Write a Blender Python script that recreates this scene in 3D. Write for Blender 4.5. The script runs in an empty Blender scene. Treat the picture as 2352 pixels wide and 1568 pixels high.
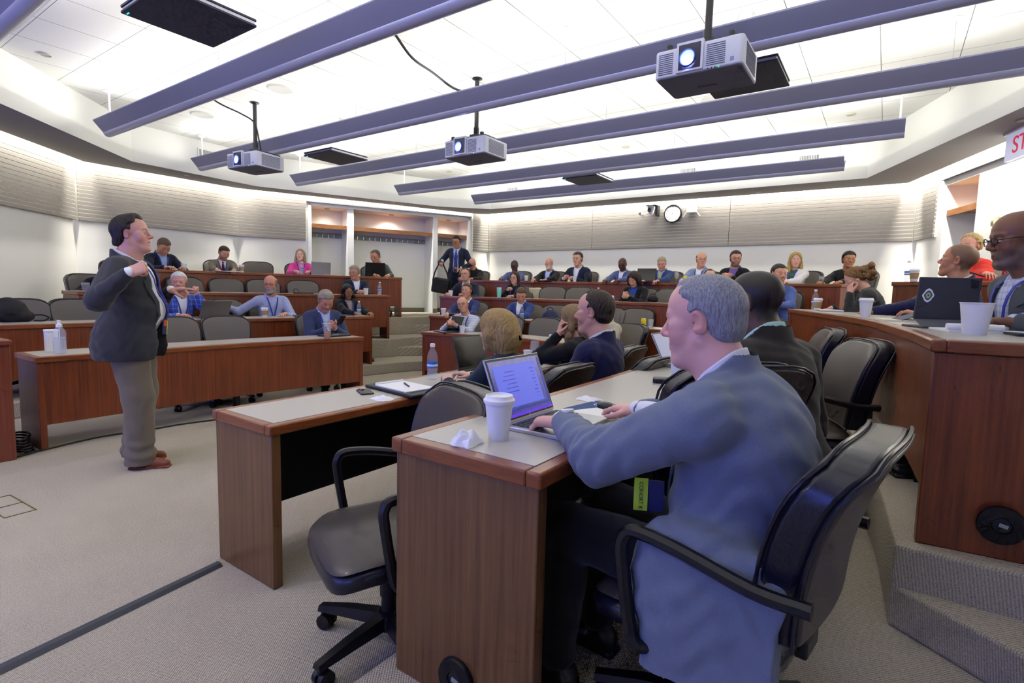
SCR=5.6; EXPO=0.34
import bpy, math, random
import numpy as np
from mathutils import Vector, Matrix
random.seed(7); np.random.seed(7)
SC = bpy.context.scene
COL = SC.collection
PI = math.pi
def R(d): return math.radians(d)

# ------------------------------------------------------------------ objects
def link(name, me, parent=None, mats=(), loc=None, rot=None):
    o = bpy.data.objects.new(name, me); COL.objects.link(o)
    if parent is not None: o.parent = parent
    if me is not None:
        for m in mats: me.materials.append(m)
    if loc is not None: o.location = loc
    if rot is not None: o.rotation_euler = rot
    return o
def tag(o, label=None, cat=None, group=None, kind=None):
    if label: o['label'] = label
    if cat: o['category'] = cat
    if group: o['group'] = group
    if kind: o['kind'] = kind
    return o
def empty(name, loc=(0,0,0), rz=0.0, label=None, cat=None, group=None):
    o = bpy.data.objects.new(name, None); COL.objects.link(o)
    o.empty_display_size = .1
    o.location = loc; o.rotation_euler = (0,0,rz)
    return tag(o, label, cat, group)
KIDS = {}
def kids(o): return [c for c in bpy.data.objects if c.parent is o]
def dup(root, loc, rz=None, label=None, cat=None, group=None, rot=None):
    r = root.copy(); COL.objects.link(r); r.location = loc
    if rz is not None: r.rotation_euler = (0,0,rz)
    if rot is not None: r.rotation_euler = rot
    tag(r, label, cat, group)
    for ch in kids(root):
        c = ch.copy(); COL.objects.link(c); c.parent = r
        for g in kids(ch):
            d = g.copy(); COL.objects.link(d); d.parent = c
    return r
def mk(name, V, F, smooth=True, mi=None):
    """mesh from arrays; F is an (n,4) array or a list of index tuples"""
    me = bpy.data.meshes.new(name)
    V = np.asarray(V, dtype=np.float32)
    if isinstance(F, np.ndarray):
        n, k = F.shape
        me.vertices.add(len(V)); me.vertices.foreach_set('co', V.ravel())
        me.loops.add(n*k); me.loops.foreach_set('vertex_index', F.astype(np.int32).ravel())
        me.polygons.add(n); me.polygons.foreach_set('loop_start', np.arange(0, n*k, k, dtype=np.int32))
        me.update(calc_edges=True)
    else:
        me.from_pydata(V.tolist(), [], F)
    if smooth: me.polygons.foreach_set('use_smooth', [True]*len(me.polygons))
    if mi is not None: me.polygons.foreach_set('material_index', mi)
    me.update()
    return me

class MB:
    """collects shapes; build() links them as one mesh object"""
    def __init__(s): s.V=[]; s.F=[]; s.M=[]; s.m=0; s.T=None
    def mat(s, i): s.m=i; return s
    def add(s, V, F):
        b=len(s.V)
        if s.T is not None: V=[tuple(s.T @ Vector(v)) for v in V]
        s.V+= [tuple(v) for v in V]; s.F+= [tuple(i+b for i in f) for f in F]; s.M+= [s.m]*len(F); return s
    def box(s, c, d, r=None):
        x,y,z=[k/2 for k in d]
        V=[Vector(p) for p in ((-x,-y,-z),(x,-y,-z),(x,y,-z),(-x,y,-z),(-x,-y,z),(x,-y,z),(x,y,z),(-x,y,z))]
        if r is not None: V=[r@v for v in V]
        return s.add([v+Vector(c) for v in V],[(0,3,2,1),(4,5,6,7),(0,1,5,4),(1,2,6,5),(2,3,7,6),(3,0,4,7)])
    def bx(s, x0,x1,y0,y1,z0,z1): return s.box(((x0+x1)/2,(y0+y1)/2,(z0+z1)/2),(x1-x0,y1-y0,z1-z0))
    def rbox(s, c, d, r=.01, n=3):
        """box with rounded vertical (z) edges"""
        x,y,z=[k/2 for k in d]; r=min(r,x*.99,y*.99); P=[]
        for cx,cy,a0 in ((x-r,y-r,0),(-x+r,y-r,90),(-x+r,-y+r,180),(x-r,-y+r,270)):
            for i in range(n+1):
                a=R(a0+90*i/n); P.append((c[0]+cx+r*math.cos(a), c[1]+cy+r*math.sin(a)))
        return s.prism(P, c[2]-z, c[2]+z)
    def prism(s, P, z0, z1, cap=True):
        n=len(P); V=[(p[0],p[1],z0) for p in P]+[(p[0],p[1],z1) for p in P]
        F=[(i,(i+1)%n,n+(i+1)%n,n+i) for i in range(n)]
        if cap: F+=[tuple(range(n-1,-1,-1)),tuple(range(n,2*n))]
        return s.add(V,F)
    def loft(s, rings, closed=True, caps=True):
        n=len(rings[0]); V=[p for r in rings for p in r]; F=[]
        for k in range(len(rings)-1):
            for i in range(n if closed else n-1):
                j=(i+1)%n; F.append((k*n+i,k*n+j,(k+1)*n+j,(k+1)*n+i))
        if caps: F+=[tuple(range(n-1,-1,-1)),tuple(range((len(rings)-1)*n,len(rings)*n))]
        return s.add(V,F)
    def lathe(s, prof, c=(0,0,0), n=24, cap=True):
        rings=[[(c[0]+r*math.cos(2*PI*i/n), c[1]+r*math.sin(2*PI*i/n), c[2]+z) for i in range(n)] for r,z in prof]
        return s.loft(rings, True, cap)
    def cyl(s, a, b, r, r2=None, n=16):
        return s.tube([a,b],[r,r if r2 is None else r2],n)
    def tube(s, P, r, n=8, caps=True):
        P=[Vector(p) for p in P]; rr=r if isinstance(r,(list,tuple)) else [r]*len(P); rings=[]; up=None
        for i,p in enumerate(P):
            t=(P[min(i+1,len(P)-1)]-P[max(i-1,0)]).normalized()
            if up is None:
                up=Vector((0,0,1)) if abs(t.z)<.9 else Vector((1,0,0))
            a=t.cross(up).normalized(); b=a.cross(t).normalized(); up=b
            rings.append([tuple(p+a*rr[i]*math.cos(2*PI*k/n)+b*rr[i]*math.sin(2*PI*k/n)) for k in range(n)])
        return s.loft(rings,True,caps)
    def sweep(s, P, w, h, up=(0,0,1), rnd=0.0):
        """rectangular bar (width w, height h) along a path, corners softened by rnd"""
        P=[Vector(p) for p in P]; rings=[]; up=Vector(up)
        q=[(w/2,h/2-rnd),(w/2-rnd,h/2),(-w/2+rnd,h/2),(-w/2,h/2-rnd),(-w/2,-h/2+rnd),(-w/2+rnd,-h/2),(w/2-rnd,-h/2),(w/2,-h/2+rnd)]
        for i,p in enumerate(P):
            t=(P[min(i+1,len(P)-1)]-P[max(i-1,0)]).normalized()
            a=t.cross(up).normalized(); b=a.cross(t).normalized()
            rings.append([tuple(p+a*x+b*y) for x,y in q])
        return s.loft(rings)
    def ball(s, c, r, n=16, m=10):
        r=r if isinstance(r,(tuple,list)) else (r,r,r)
        rings=[]
        for j in range(m+1):
            t=PI*(j+.02*(j==0)-.02*(j==m))/m
            rings.append([(c[0]+r[0]*math.sin(t)*math.cos(2*PI*i/n), c[1]+r[1]*math.sin(t)*math.sin(2*PI*i/n), c[2]-r[2]*math.cos(t)) for i in range(n)])
        return s.loft(rings)
    def build(s, name, mats, parent=None, smooth=None, bevel=0, seg=2, ang=35, loc=None, rot=None):
        me=bpy.data.meshes.new(name); me.from_pydata(s.V,[],s.F)
        mats=mats if isinstance(mats,(list,tuple)) else [mats]
        if len(mats)>1: me.polygons.foreach_set('material_index', s.M)
        if smooth is None: smooth=True
        me.polygons.foreach_set('use_smooth',[smooth]*len(me.polygons))
        if smooth: 
            try: me.set_sharp_from_angle(angle=R(ang))
            except Exception: pass
        me.update()
        o=link(name, me, parent, mats, loc, rot)
        if bevel:
            b=o.modifiers.new('bevel','BEVEL'); b.width=bevel; b.segments=seg; b.limit_method='ANGLE'; b.angle_limit=R(40)
            try: b.harden_normals=False
            except Exception: pass
        return o

# ------------------------------------------------------------------ materials
def nodes(name):
    m=bpy.data.materials.new(name); m.use_nodes=True; nt=m.node_tree
    return m, nt, nt.nodes['Principled BSDF']
def rgb(c): return (c[0],c[1],c[2],1)
def hexc(h):
    v=[int(h[i:i+2],16)/255 for i in (0,2,4)]
    return tuple((x/12.92 if x<=.04045 else ((x+.055)/1.055)**2.4) for x in v)
MATS={}
def mat(name, col, rough=.5, metal=0, emit=None, es=1, trans=0, ior=1.45, coat=0, sheen=0, bump=0, bscale=200, noise=0, nscale=8, stretch=(1,1,1), alpha=1, spec=None):
    if name in MATS: return MATS[name]
    if isinstance(col,str): col=hexc(col)
    m,nt,b=nodes(name); b.inputs['Base Color'].default_value=rgb(col); b.inputs['Roughness'].default_value=rough
    b.inputs['Metallic'].default_value=metal; b.inputs['IOR'].default_value=ior
    if trans: b.inputs['Transmission Weight'].default_value=trans
    if coat: b.inputs['Coat Weight'].default_value=coat; b.inputs['Coat Roughness'].default_value=.12
    if sheen: b.inputs['Sheen Weight'].default_value=sheen; b.inputs['Sheen Roughness'].default_value=.5
    if spec is not None: b.inputs['Specular IOR Level'].default_value=spec
    if alpha<1: b.inputs['Alpha'].default_value=alpha
    if emit is not None:
        b.inputs['Emission Color'].default_value=rgb(hexc(emit) if isinstance(emit,str) else emit); b.inputs['Emission Strength'].default_value=es
    if bump or noise:
        tc=nt.nodes.new('ShaderNodeTexCoord'); mp=nt.nodes.new('ShaderNodeMapping'); mp.inputs['Scale'].default_value=stretch
        nt.links.new(tc.outputs['Object'],mp.inputs['Vector'])
        if bump:
            n=nt.nodes.new('ShaderNodeTexNoise'); n.inputs['Scale'].default_value=bscale; n.inputs['Detail'].default_value=2
            nt.links.new(mp.outputs['Vector'],n.inputs['Vector'])
            bp=nt.nodes.new('ShaderNodeBump'); bp.inputs['Strength'].default_value=bump; bp.inputs['Distance'].default_value=.002
            nt.links.new(n.outputs['Fac'],bp.inputs['Height']); nt.links.new(bp.outputs['Normal'],b.inputs['Normal'])
        if noise:
            n=nt.nodes.new('ShaderNodeTexNoise'); n.inputs['Scale'].default_value=nscale; n.inputs['Detail'].default_value=4
            nt.links.new(mp.outputs['Vector'],n.inputs['Vector'])
            mx=nt.nodes.new('ShaderNodeMix'); mx.data_type='RGBA'
            mx.inputs['A'].default_value=rgb([c*(1-noise) for c in col]); mx.inputs['B'].default_value=rgb([min(1,c*(1+noise)) for c in col])
            nt.links.new(n.outputs['Fac'],mx.inputs['Factor']); nt.links.new(mx.outputs['Result'],b.inputs['Base Color'])
    MATS[name]=m
    return m
class G:
    """tiny node-graph helper"""
    def __init__(s,name): s.m,s.nt,s.b=nodes(name); s.N=s.nt.nodes; s.L=s.nt.links; MATS[name]=s.m
    def n(s,t,**k):
        x=s.N.new('ShaderNode'+t)
        for a,v in k.items(): setattr(x,a,v)
        return x
    def l(s,a,b): s.L.new(a,b)
    def math(s,op,a,b=None,c=None):
        x=s.n('Math',operation=op)
        for i,v in enumerate((a,b,c)):
            if v is None: continue
            if isinstance(v,(int,float)): x.inputs[i].default_value=v
            else: s.l(v,x.inputs[i])
        return x.outputs[0]
    def xyz(s,coord='Object'):
        tc=s.n('TexCoord'); sp=s.n('SeparateXYZ'); s.l(tc.outputs[coord],sp.inputs[0]); return tc.outputs[coord],sp.outputs
    def mix(s,f,a,b):
        x=s.n('Mix',data_type='RGBA')
        for k,v in (('Factor',f),('A',a),('B',b)):
            if isinstance(v,(int,float)): x.inputs[k].default_value=v
            elif isinstance(v,(tuple,list)): x.inputs[k].default_value=rgb(v)
            else: s.l(v,x.inputs[k])
        return x.outputs['Result']
    def noise(s,vec,scale,detail=2,rough=.5):
        x=s.n('TexNoise'); x.inputs['Scale'].default_value=scale; x.inputs['Detail'].default_value=detail; x.inputs['Roughness'].default_value=rough
        s.l(vec,x.inputs['Vector']); return x.outputs['Fac']
    def bump(s,h,st=.3,dist=.003):
        x=s.n('Bump'); x.inputs['Strength'].default_value=st; x.inputs['Distance'].default_value=dist
        s.l(h,x.inputs['Height']); s.l(x.outputs['Normal'],s.b.inputs['Normal'])
    def col(s,c): s.l(c,s.b.inputs['Base Color'])

# ------------------------------------------------------------------ implicit surfaces
def smin(a,b,k):
    if k<=0: return np.minimum(a,b)
    h=np.clip(.5+.5*(b-a)/k,0,1); return b+(a-b)*h-k*h*(1-h)
def unit(v):
    v=np.asarray(v,float); return v/max(1e-9,np.linalg.norm(v))
class Fr:
    """frame: origin o, columns of A are the local axes in model space, scale s"""
    def __init__(f,o=(0,0,0),A=None,s=1.0): f.o=np.array(o,float); f.A=np.eye(3) if A is None else np.array(A,float); f.s=s
    def w(f,p): return f.o+f.A@(np.array(p,float)*f.s)
    def d(f,v): return f.A@np.array(v,float)
    def loc(f,X,Y,Z):
        a=X-f.o[0]; b=Y-f.o[1]; c=Z-f.o[2]; A=f.A/f.s
        return a*A[0,0]+b*A[1,0]+c*A[2,0], a*A[0,1]+b*A[1,1]+c*A[2,1], a*A[0,2]+b*A[1,2]+c*A[2,2]
def rotm(rx=0,ry=0,rz=0):
    """Rz @ Rx @ Ry in degrees"""
    cx,sx=math.cos(R(rx)),math.sin(R(rx)); cy,sy=math.cos(R(ry)),math.sin(R(ry)); cz,sz=math.cos(R(rz)),math.sin(R(rz))
    X=np.array([[1,0,0],[0,cx,-sx],[0,sx,cx]]); Y=np.array([[cy,0,sy],[0,1,0],[-sy,0,cy]]); Z=np.array([[cz,-sz,0],[sz,cz,0],[0,0,1]])
    return Z@X@Y
class SDF:
    def __init__(s): s.ops=[]
    def ell(s,c,r,k=.02,fr=None,A=None,mode='u'):
        fr=fr or Fr(); r=np.array(r,float); c=np.array(c,float); f2=Fr(fr.w(c), fr.A if A is None else fr.A@A, fr.s)
        def f(X,Y,Z):
            x,y,z=f2.loc(X,Y,Z)
            k0=np.sqrt((x/r[0])**2+(y/r[1])**2+(z/r[2])**2)+1e-9; k1=np.sqrt((x/r[0]**2)**2+(y/r[1]**2)**2+(z/r[2]**2)**2)+1e-9
            return k0*(k0-1)/k1*f2.s
        e=np.sqrt(((f2.A*f2.s*r)**2).sum(1))
        s.ops.append((mode,f,f2.o-e,f2.o+e,k)); return s
    def cap(s,a,b,ra,rb=None,k=.02,fr=None,mode='u'):
        fr=fr or Fr(); rb=ra if rb is None else rb; a=fr.w(a); b=fr.w(b); ra*=fr.s; rb*=fr.s; d=b-a; dd=max(1e-9,d@d)
        def f(X,Y,Z):
            x=X-a[0]; y=Y-a[1]; z=Z-a[2]; t=np.clip((x*d[0]+y*d[1]+z*d[2])/dd,0,1)
            return np.sqrt((x-t*d[0])**2+(y-t*d[1])**2+(z-t*d[2])**2)-(ra+(rb-ra)*t)
        m=max(ra,rb); s.ops.append((mode,f,np.minimum(a,b)-m,np.maximum(a,b)+m,k)); return s
    def chain(s,P,rr,k=.02,fr=None):
        for i in range(len(P)-1): s.cap(P[i],P[i+1],rr[i],rr[i+1],k,fr)
        return s
    def box(s,c,hd,rnd=.005,k=.01,fr=None,A=None,mode='u'):
        fr=fr or Fr(); f2=Fr(fr.w(c), fr.A if A is None else fr.A@A, fr.s); hd=np.array(hd,float)-rnd
        def f(X,Y,Z):
            x,y,z=f2.loc(X,Y,Z); qx=np.abs(x)-hd[0]; qy=np.abs(y)-hd[1]; qz=np.abs(z)-hd[2]
            return (np.sqrt(np.maximum(qx,0)**2+np.maximum(qy,0)**2+np.maximum(qz,0)**2)+np.minimum(np.maximum(qx,np.maximum(qy,qz)),0)-rnd)*f2.s
        e=np.abs(f2.A*f2.s)@(hd+rnd); s.ops.append((mode,f,f2.o-e,f2.o+e,k)); return s
    def bounds(s):
        L=[o[2] for o in s.ops if o[0]=='u']; H=[o[3] for o in s.ops if o[0]=='u']
        return np.min(L,0),np.max(H,0)
    def grid(s,ax,F=None):
        xs,ys,zs=ax; h=xs[1]-xs[0]
        if F is None: F=np.full((len(xs),len(ys),len(zs)),.2)
        for mode,f,lo,hi,k in s.ops:
            m=k+2.5*h+.04; sl=[]
            for a,l,u in zip(ax,lo-m,hi+m):
                i0=np.searchsorted(a,l); i1=np.searchsorted(a,u); sl.append(slice(i0,i1))
            if any(q.stop<=q.start for q in sl): continue
            v=f(xs[sl[0]][:,None,None],ys[sl[1]][None,:,None],zs[sl[2]][None,None,:]); sub=F[sl[0],sl[1],sl[2]]
            F[sl[0],sl[1],sl[2]]= smin(sub,v,k) if mode=='u' else -smin(-sub,v,k)
        return F
    def at(s,P):
        P=np.atleast_2d(P); F=np.full(len(P),9.)
        for mode,f,lo,hi,k in s.ops:
            v=f(P[:,0],P[:,1],P[:,2]); F=smin(F,v,k) if mode=='u' else -smin(-F,v,k)
        return F
def axes(lo,hi,h):
    return [np.arange(l-2.5*h,u+3*h,h) for l,u in zip(lo,hi)]
def nets(F,ax):
    """surface nets on the grid field F -> vertices, quads"""
    xs,ys,zs=ax; h=xs[1]-xs[0]; o=np.array([xs[0],ys[0],zs[0]])
    B=F<0; nx,ny,nz=F.shape
    c=np.zeros((nx-1,ny-1,nz-1),np.int8)
    for i in (0,1):
        for j in (0,1):
            for k in (0,1): c+=B[i:nx-1+i,j:ny-1+j,k:nz-1+k]
    act=(c>0)&(c<8); I=np.argwhere(act)
    if len(I)==0: return np.zeros((0,3)),np.zeros((0,4),int)
    idx=np.full(act.shape,-1,np.int32); idx[act]=np.arange(len(I))
    g=lambda a: F[I[:,0]+a[0],I[:,1]+a[1],I[:,2]+a[2]]
    acc=np.zeros((len(I),3)); cnt=np.zeros(len(I))
    for a in [(i,j,k) for i in (0,1) for j in (0,1) for k in (0,1)]:
        for d in range(3):
            if a[d]==0:
                b=list(a); b[d]=1; va=g(a); vb=g(b); m=(va<0)!=(vb<0); t=np.where(m,va/np.where(m,va-vb,1),0)
                p=np.array(a,float)[None,:]*np.ones((len(I),1)); p[:,d]+=t
                acc+=p*m[:,None]; cnt+=m
    V=o+(I+acc/cnt[:,None])*h
    Q=[]
    for d in range(3):
        e1,e2=[(1,2),(2,0),(0,1)][d]
        A=[slice(None)]*3; Bs=[slice(None)]*3; A[d]=slice(0,-1); Bs[d]=slice(1,None)
        for e in (e1,e2): A[e]=slice(1,-1); Bs[e]=slice(1,-1)
        s0=B[tuple(A)]; s1=B[tuple(Bs)]; ch=np.argwhere(s0!=s1); sg=s0[s0!=s1]
        ch=ch.copy(); ch[:,e1]+=1; ch[:,e2]+=1
        def cell(u,v):
            q=ch.copy(); q[:,e1]-=u; q[:,e2]-=v; return idx[q[:,0],q[:,1],q[:,2]]
        q=np.stack([cell(1,1),cell(0,1),cell(0,0),cell(1,0)],1)
        q[~sg]=q[~sg][:,::-1]; Q.append(q)
    Q=np.concatenate(Q); Q=Q[(Q>=0).all(1)]
    return V,Q
def mesh_sdf(S,h,post=None,lo=None,hi=None):
    l,u=S.bounds(); l=l if lo is None else np.maximum(l,lo); u=u if hi is None else np.minimum(u,hi)
    ax=axes(l,u,h); F=S.grid(ax)
    if post is not None: F=post(F,ax[0][:,None,None],ax[1][None,:,None],ax[2][None,None,:])
    return nets(F,ax)
def join(parts):
    V=[];Q=[];b=0
    for v,q in parts:
        V.append(v); Q.append(np.asarray(q)+b); b+=len(v)
    return np.concatenate(V),np.concatenate(Q)
# ------------------------------------------------------------------ people
def skin_mat():
    g=G('skin'); a=g.n('Attribute',attribute_name='tint'); g.col(a.outputs['Color'])
    g.b.inputs['Roughness'].default_value=.48; 
    tc,_=g.xyz(); g.bump(g.noise(tc,260,3),.12,.002); return g.m
SKIN=skin_mat()
def cloth(name,col,pat=None,c2=None,rough=.9):
    """woven cloth; pat: None, 'plaid', 'check', 'stripe', 'pin', 'heather', 'knit'"""
    if name in MATS: return MATS[name]
    g=G(name); tc,(x,y,z)=g.xyz(); col=hexc(col) if isinstance(col,str) else col
    b=g.b; b.inputs['Roughness'].default_value=rough; b.inputs['Sheen Weight'].default_value=.15; b.inputs['Specular IOR Level'].default_value=.25
    n=g.noise(tc,420,2,.7); n2=g.noise(tc,9,3)
    base=g.mix(n, tuple(c*(.72 if pat=='heather' else .86) for c in col), tuple(min(1,c*(1.3 if pat=='heather' else 1.14)) for c in col))
    if pat in ('plaid','check','stripe','pin'):
        c2=hexc(c2) if isinstance(c2,str) else c2
        per={'plaid':.055,'check':.03,'stripe':.012,'pin':.02}[pat]; wd={'plaid':.09,'check':.28,'stripe':.35,'pin':.1}[pat]
        def line(u,p=per): return g.math('LESS_THAN',g.math('FRACT',g.math('DIVIDE',u,p)),wd)
        m=line(g.math('ADD',x,y) if pat!='plaid' else x)
        if pat in ('plaid','check'): m=g.math('MULTIPLY',g.math('ADD',m,line(z,per*1.1)),.5 if pat=='check' else .8)
        base=g.mix(m,base,c2)
    g.col(base); g.bump(g.math('ADD',g.math('MULTIPLY',n,.35),g.math('MULTIPLY',n2,1.2)),.35,.003)
    return g.m
def hairmat(col,name=None):
    name=name or 'hair_'+(col if isinstance(col,str) else 'x')
    if name in MATS: return MATS[name]
    g=G(name); tc=g.n('TexCoord'); mp=g.n('Mapping'); mp.inputs['Scale'].default_value=(1,1,.16); g.l(tc.outputs['Object'],mp.inputs['Vector'])
    c=hexc(col); n=g.noise(mp.outputs[0],230,3,.7)
    r=g.n('ValToRGB'); r.color_ramp.elements[0].position=.3; r.color_ramp.elements[0].color=rgb([v*.5 for v in c]); r.color_ramp.elements[1].position=.72; r.color_ramp.elements[1].color=rgb([min(1,v*1.45) for v in c])
    g.l(n,r.inputs[0]); g.col(r.outputs[0]); g.b.inputs['Roughness'].default_value=.5; g.b.inputs['Specular IOR Level'].default_value=.35
    g.bump(n,.7,.004); return g.m
LINE=np.interp
def head_sdf(S,f,p):
    """skull, face, ears and neck top. frame f: origin mid head, +Y face, +Z up"""
    w=p.get('w',1.0); jw=p.get('jaw',1.0); fat=p.get('fat',0.0); fem=p.get('fem',0)
    e=lambda c,r,k=.02,A=None,mode='u': S.ell(c,r,k,f,A,mode)
    e((0,-.014,.032),(.0755*w,.097,.086)); e((0,.020,.040),(.068*w,.066,.070),.02)
    e((0,.030,-.030),(.060*w*jw,.058,.078),.02)
    ch=.017+.004*(not fem)
    for s in (-1,1):
        S.cap((s*.049*w*jw,-.002,-.050),(s*.021,.064,-.097),.016+.007*fat,.014,.024,f)
        e((s*.040*w,.056,-.026),(.024+.006*fat,.026,.030+.006*fat),.02)          # cheek
        S.cap((s*.012,.083,.024),(s*.044,.070,.024),.011,.010,.014,f)            # brow
        e((s*.051*w,.052,-.002),(.016,.022,.014),.015)                            # cheek bone
    S.cap((-.010,.070,-.100),(.010,.070,-.100),ch,ch,.018,f)                      # chin
    if fat: e((0,.022,-.098),(.045,.05,.025+.014*fat),.03)                        # double chin
    e((0,.070,-.060),(.036,.022,.026),.018)                                       # mouth mound
    for s in (-1,1): e((s*.031,.098,.004),(.019,.018,.0115),.012,mode='s')        # sockets
    ns=p.get('nose',1.0)
    S.cap((0,.084,.014),(0,.084+.023*ns,-.022),.0075,.0105*ns,.010,f); e((0,.101+.006*(ns-1),-.026),(.0125*ns,.012,.0095),.006)
    for s in (-1,1): e((s*.0135*ns,.093,-.029),(.0085,.011,.0075),.006)
    for s in (-1,1): e((s*.0065,.1005,-.0385),(.0035,.006,.003),.002,mode='s')
    lid=p.get('lids',.35)
    for s in (-1,1):
        e((s*.031,.0765,.0045),(.0145,.0130,.0125),.003)                          # eyeball volume / lids
    # lips
    op=p.get('open',0)
    S.cap((-.026,.0800,-.0600),(0,.0925,-.0570),.0040,.0050,.005,f); S.cap((.026,.0800,-.0600),(0,.0925,-.0570),.0040,.0050,.005,f)
    S.cap((-.018,.0850,-.0672-op),(.018,.0850,-.0672-op),.0058,.0058,.006,f)
    S.cap((-.023,.094,-.0622-op/2),(.023,.094,-.0622-op/2),.0020+op*.5,.0020+op*.5,.0015,f,mode='s')
    for s in (-1,1):                                                              # ears
        A=rotm(rz=-s*22,rx=-10)
        e((s*.0775*w,-.010,-.002),(.0075,.0195,.031),.006,A); e((s*.0835*w,-.004,.000),(.006,.0115,.021),.004,A,mode='s')
        e((s*.079*w,-.004,-.022),(.006,.009,.010),.005,A)
    S.cap((0,-.022,-.050),(0,-.036,-.135),.052+.006*fat-.010*fem,.056+.010*fat-.012*fem,.03,f)
def tint_head(P,f,p,skin,hair):
    """base colour of each head vertex: skin with lips, brows, beard, cropped hair"""
    x,y,z=f.loc(P[:,0],P[:,1],P[:,2]); C=np.tile(np.array(skin,float),(len(P),1)); hair=np.array(hair,float)
    ax=np.abs(x)
    def sm(d,w): return np.clip(.5-d/w,0,1)
    def bl(m,c):
        nonlocal C
        C=C*(1-m[:,None])+np.array(c)*m[:,None]
    red=np.array(skin)*np.array([1.0,.80,.76]); 
    bl(.55*sm(np.sqrt(((ax-.045)/.026)**2+((z+.03)/.022)**2+((y-.07)/.05)**2)-1,.8),red)
    bl(.55*sm(np.sqrt((ax/.018)**2+((z+.026)/.014)**2+((y-.105)/.022)**2)-1,.6),red)
    bl(.5*sm(.076-ax,.004)*sm(np.abs(z+.002)-.03,.01)*sm(np.abs(y+.008)-.026,.01),red)
    lipc=np.array(skin)*np.array([.82,.50,.48]) if not p.get('fem') else np.array(skin)*np.array([.78,.36,.36])
    op=p.get('open',0)
    l=sm(np.sqrt((ax/.028)**2+((z+.0625+op/2)/(.0105+op/2))**2)-1,.35)*(y>.078); bl((.85 if p.get('fem') else .6)*l,lipc)
    if op: bl(sm(np.sqrt((ax/.015)**2+((z+.0625+op/2)/(op*.55))**2)-1,.4)*(y>.075)*(y<.093),np.array([.5,.42,.38]))
    # scalp stubble / crop
    crop=p.get('crop')
    if crop:
        lo=LINE(z,[-.08,-.03,.0,.03,.05,.075,.095],[-.04,-.03,.004,.022,.045,crop.get('fh',.068),crop.get('fh',.068)])
        m=sm(y-lo,.012)*sm(-.075-z,.02)*(1-sm(.0775-ax,.002)*sm(np.abs(z+.002)-.034,.004)*sm(np.abs(y+.010)-.024,.004))
        if crop.get('bald'): m=m*sm(z-LINE(y,[-.11,-.05,.03],[.075,.05,.035]),.02)
        bl(crop.get('a',.85)*m,hair)
    bc=np.array(p.get('brow',hair*.55),float)
    zb=.0285-.10*np.maximum(ax-.032,0)-.03*np.maximum(.02-ax,0)*4
    bl(p.get('browa',.8)*sm(np.abs(z-zb)-.0035,.005)*sm(np.abs(ax-.032)-.017,.008)*(y>.045),bc)
    bd=p.get('beard')
    if bd:
        a,kind,bcol=bd; bcol=np.array(bcol,float)
        jaw=sm(z-LINE(y,[-.02,.03,.07,.1],[-.005,-.028,-.040,-.046]),.02)*sm(-.125-z,.01)*sm(-.012-y,.02)
        jaw*=1-sm(np.sqrt((ax/.020)**2+((z+.063)/.009)**2)-1,.4)*(y>.07)
        if kind=='goatee': jaw*=sm(ax-.030,.012)
        if kind=='mous': jaw*=sm(ax-.026,.008)*sm(np.abs(z+.050)-.006,.006)*(y>.07)
        jaw*=1-sm(np.sqrt((ax/.02)**2+((z+.03)/.014)**2)-1,.3)
        bl(a*jaw,bcol)
    # eye slit and lash line on the lid
    lid=p.get('lids',.3)
    ez=.0045-.004*lid
    if lid<.75:
        oh=.0062*(1-lid*.7)
        m=sm(np.sqrt(((ax-.0315)/.0142)**2+((z-ez)/oh)**2)-1,.25)*(y>.075)
        bl(m,np.array([.74,.72,.70]))
        gx=p.get('gaze',0.0)
        bl(m*sm(np.sqrt(((x-np.sign(x)*.031-gx)/.0056)**2+((z-ez)/.0062)**2)-1,.4),np.array(p.get('iris',(.05,.035,.025))))
    m=sm(np.abs(z-(ez+.0064*(1-lid*.7)*np.sqrt(np.clip(1-((ax-.031)/.014)**2,0,1)) if lid<.75 else z*0+ez-.003))-.0016,.0022)*sm(np.abs(ax-.0315)-.0145,.004)*(y>.072)
    bl(.9*m,np.array(skin)*.16)
    return np.clip(C,0,1)
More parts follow.
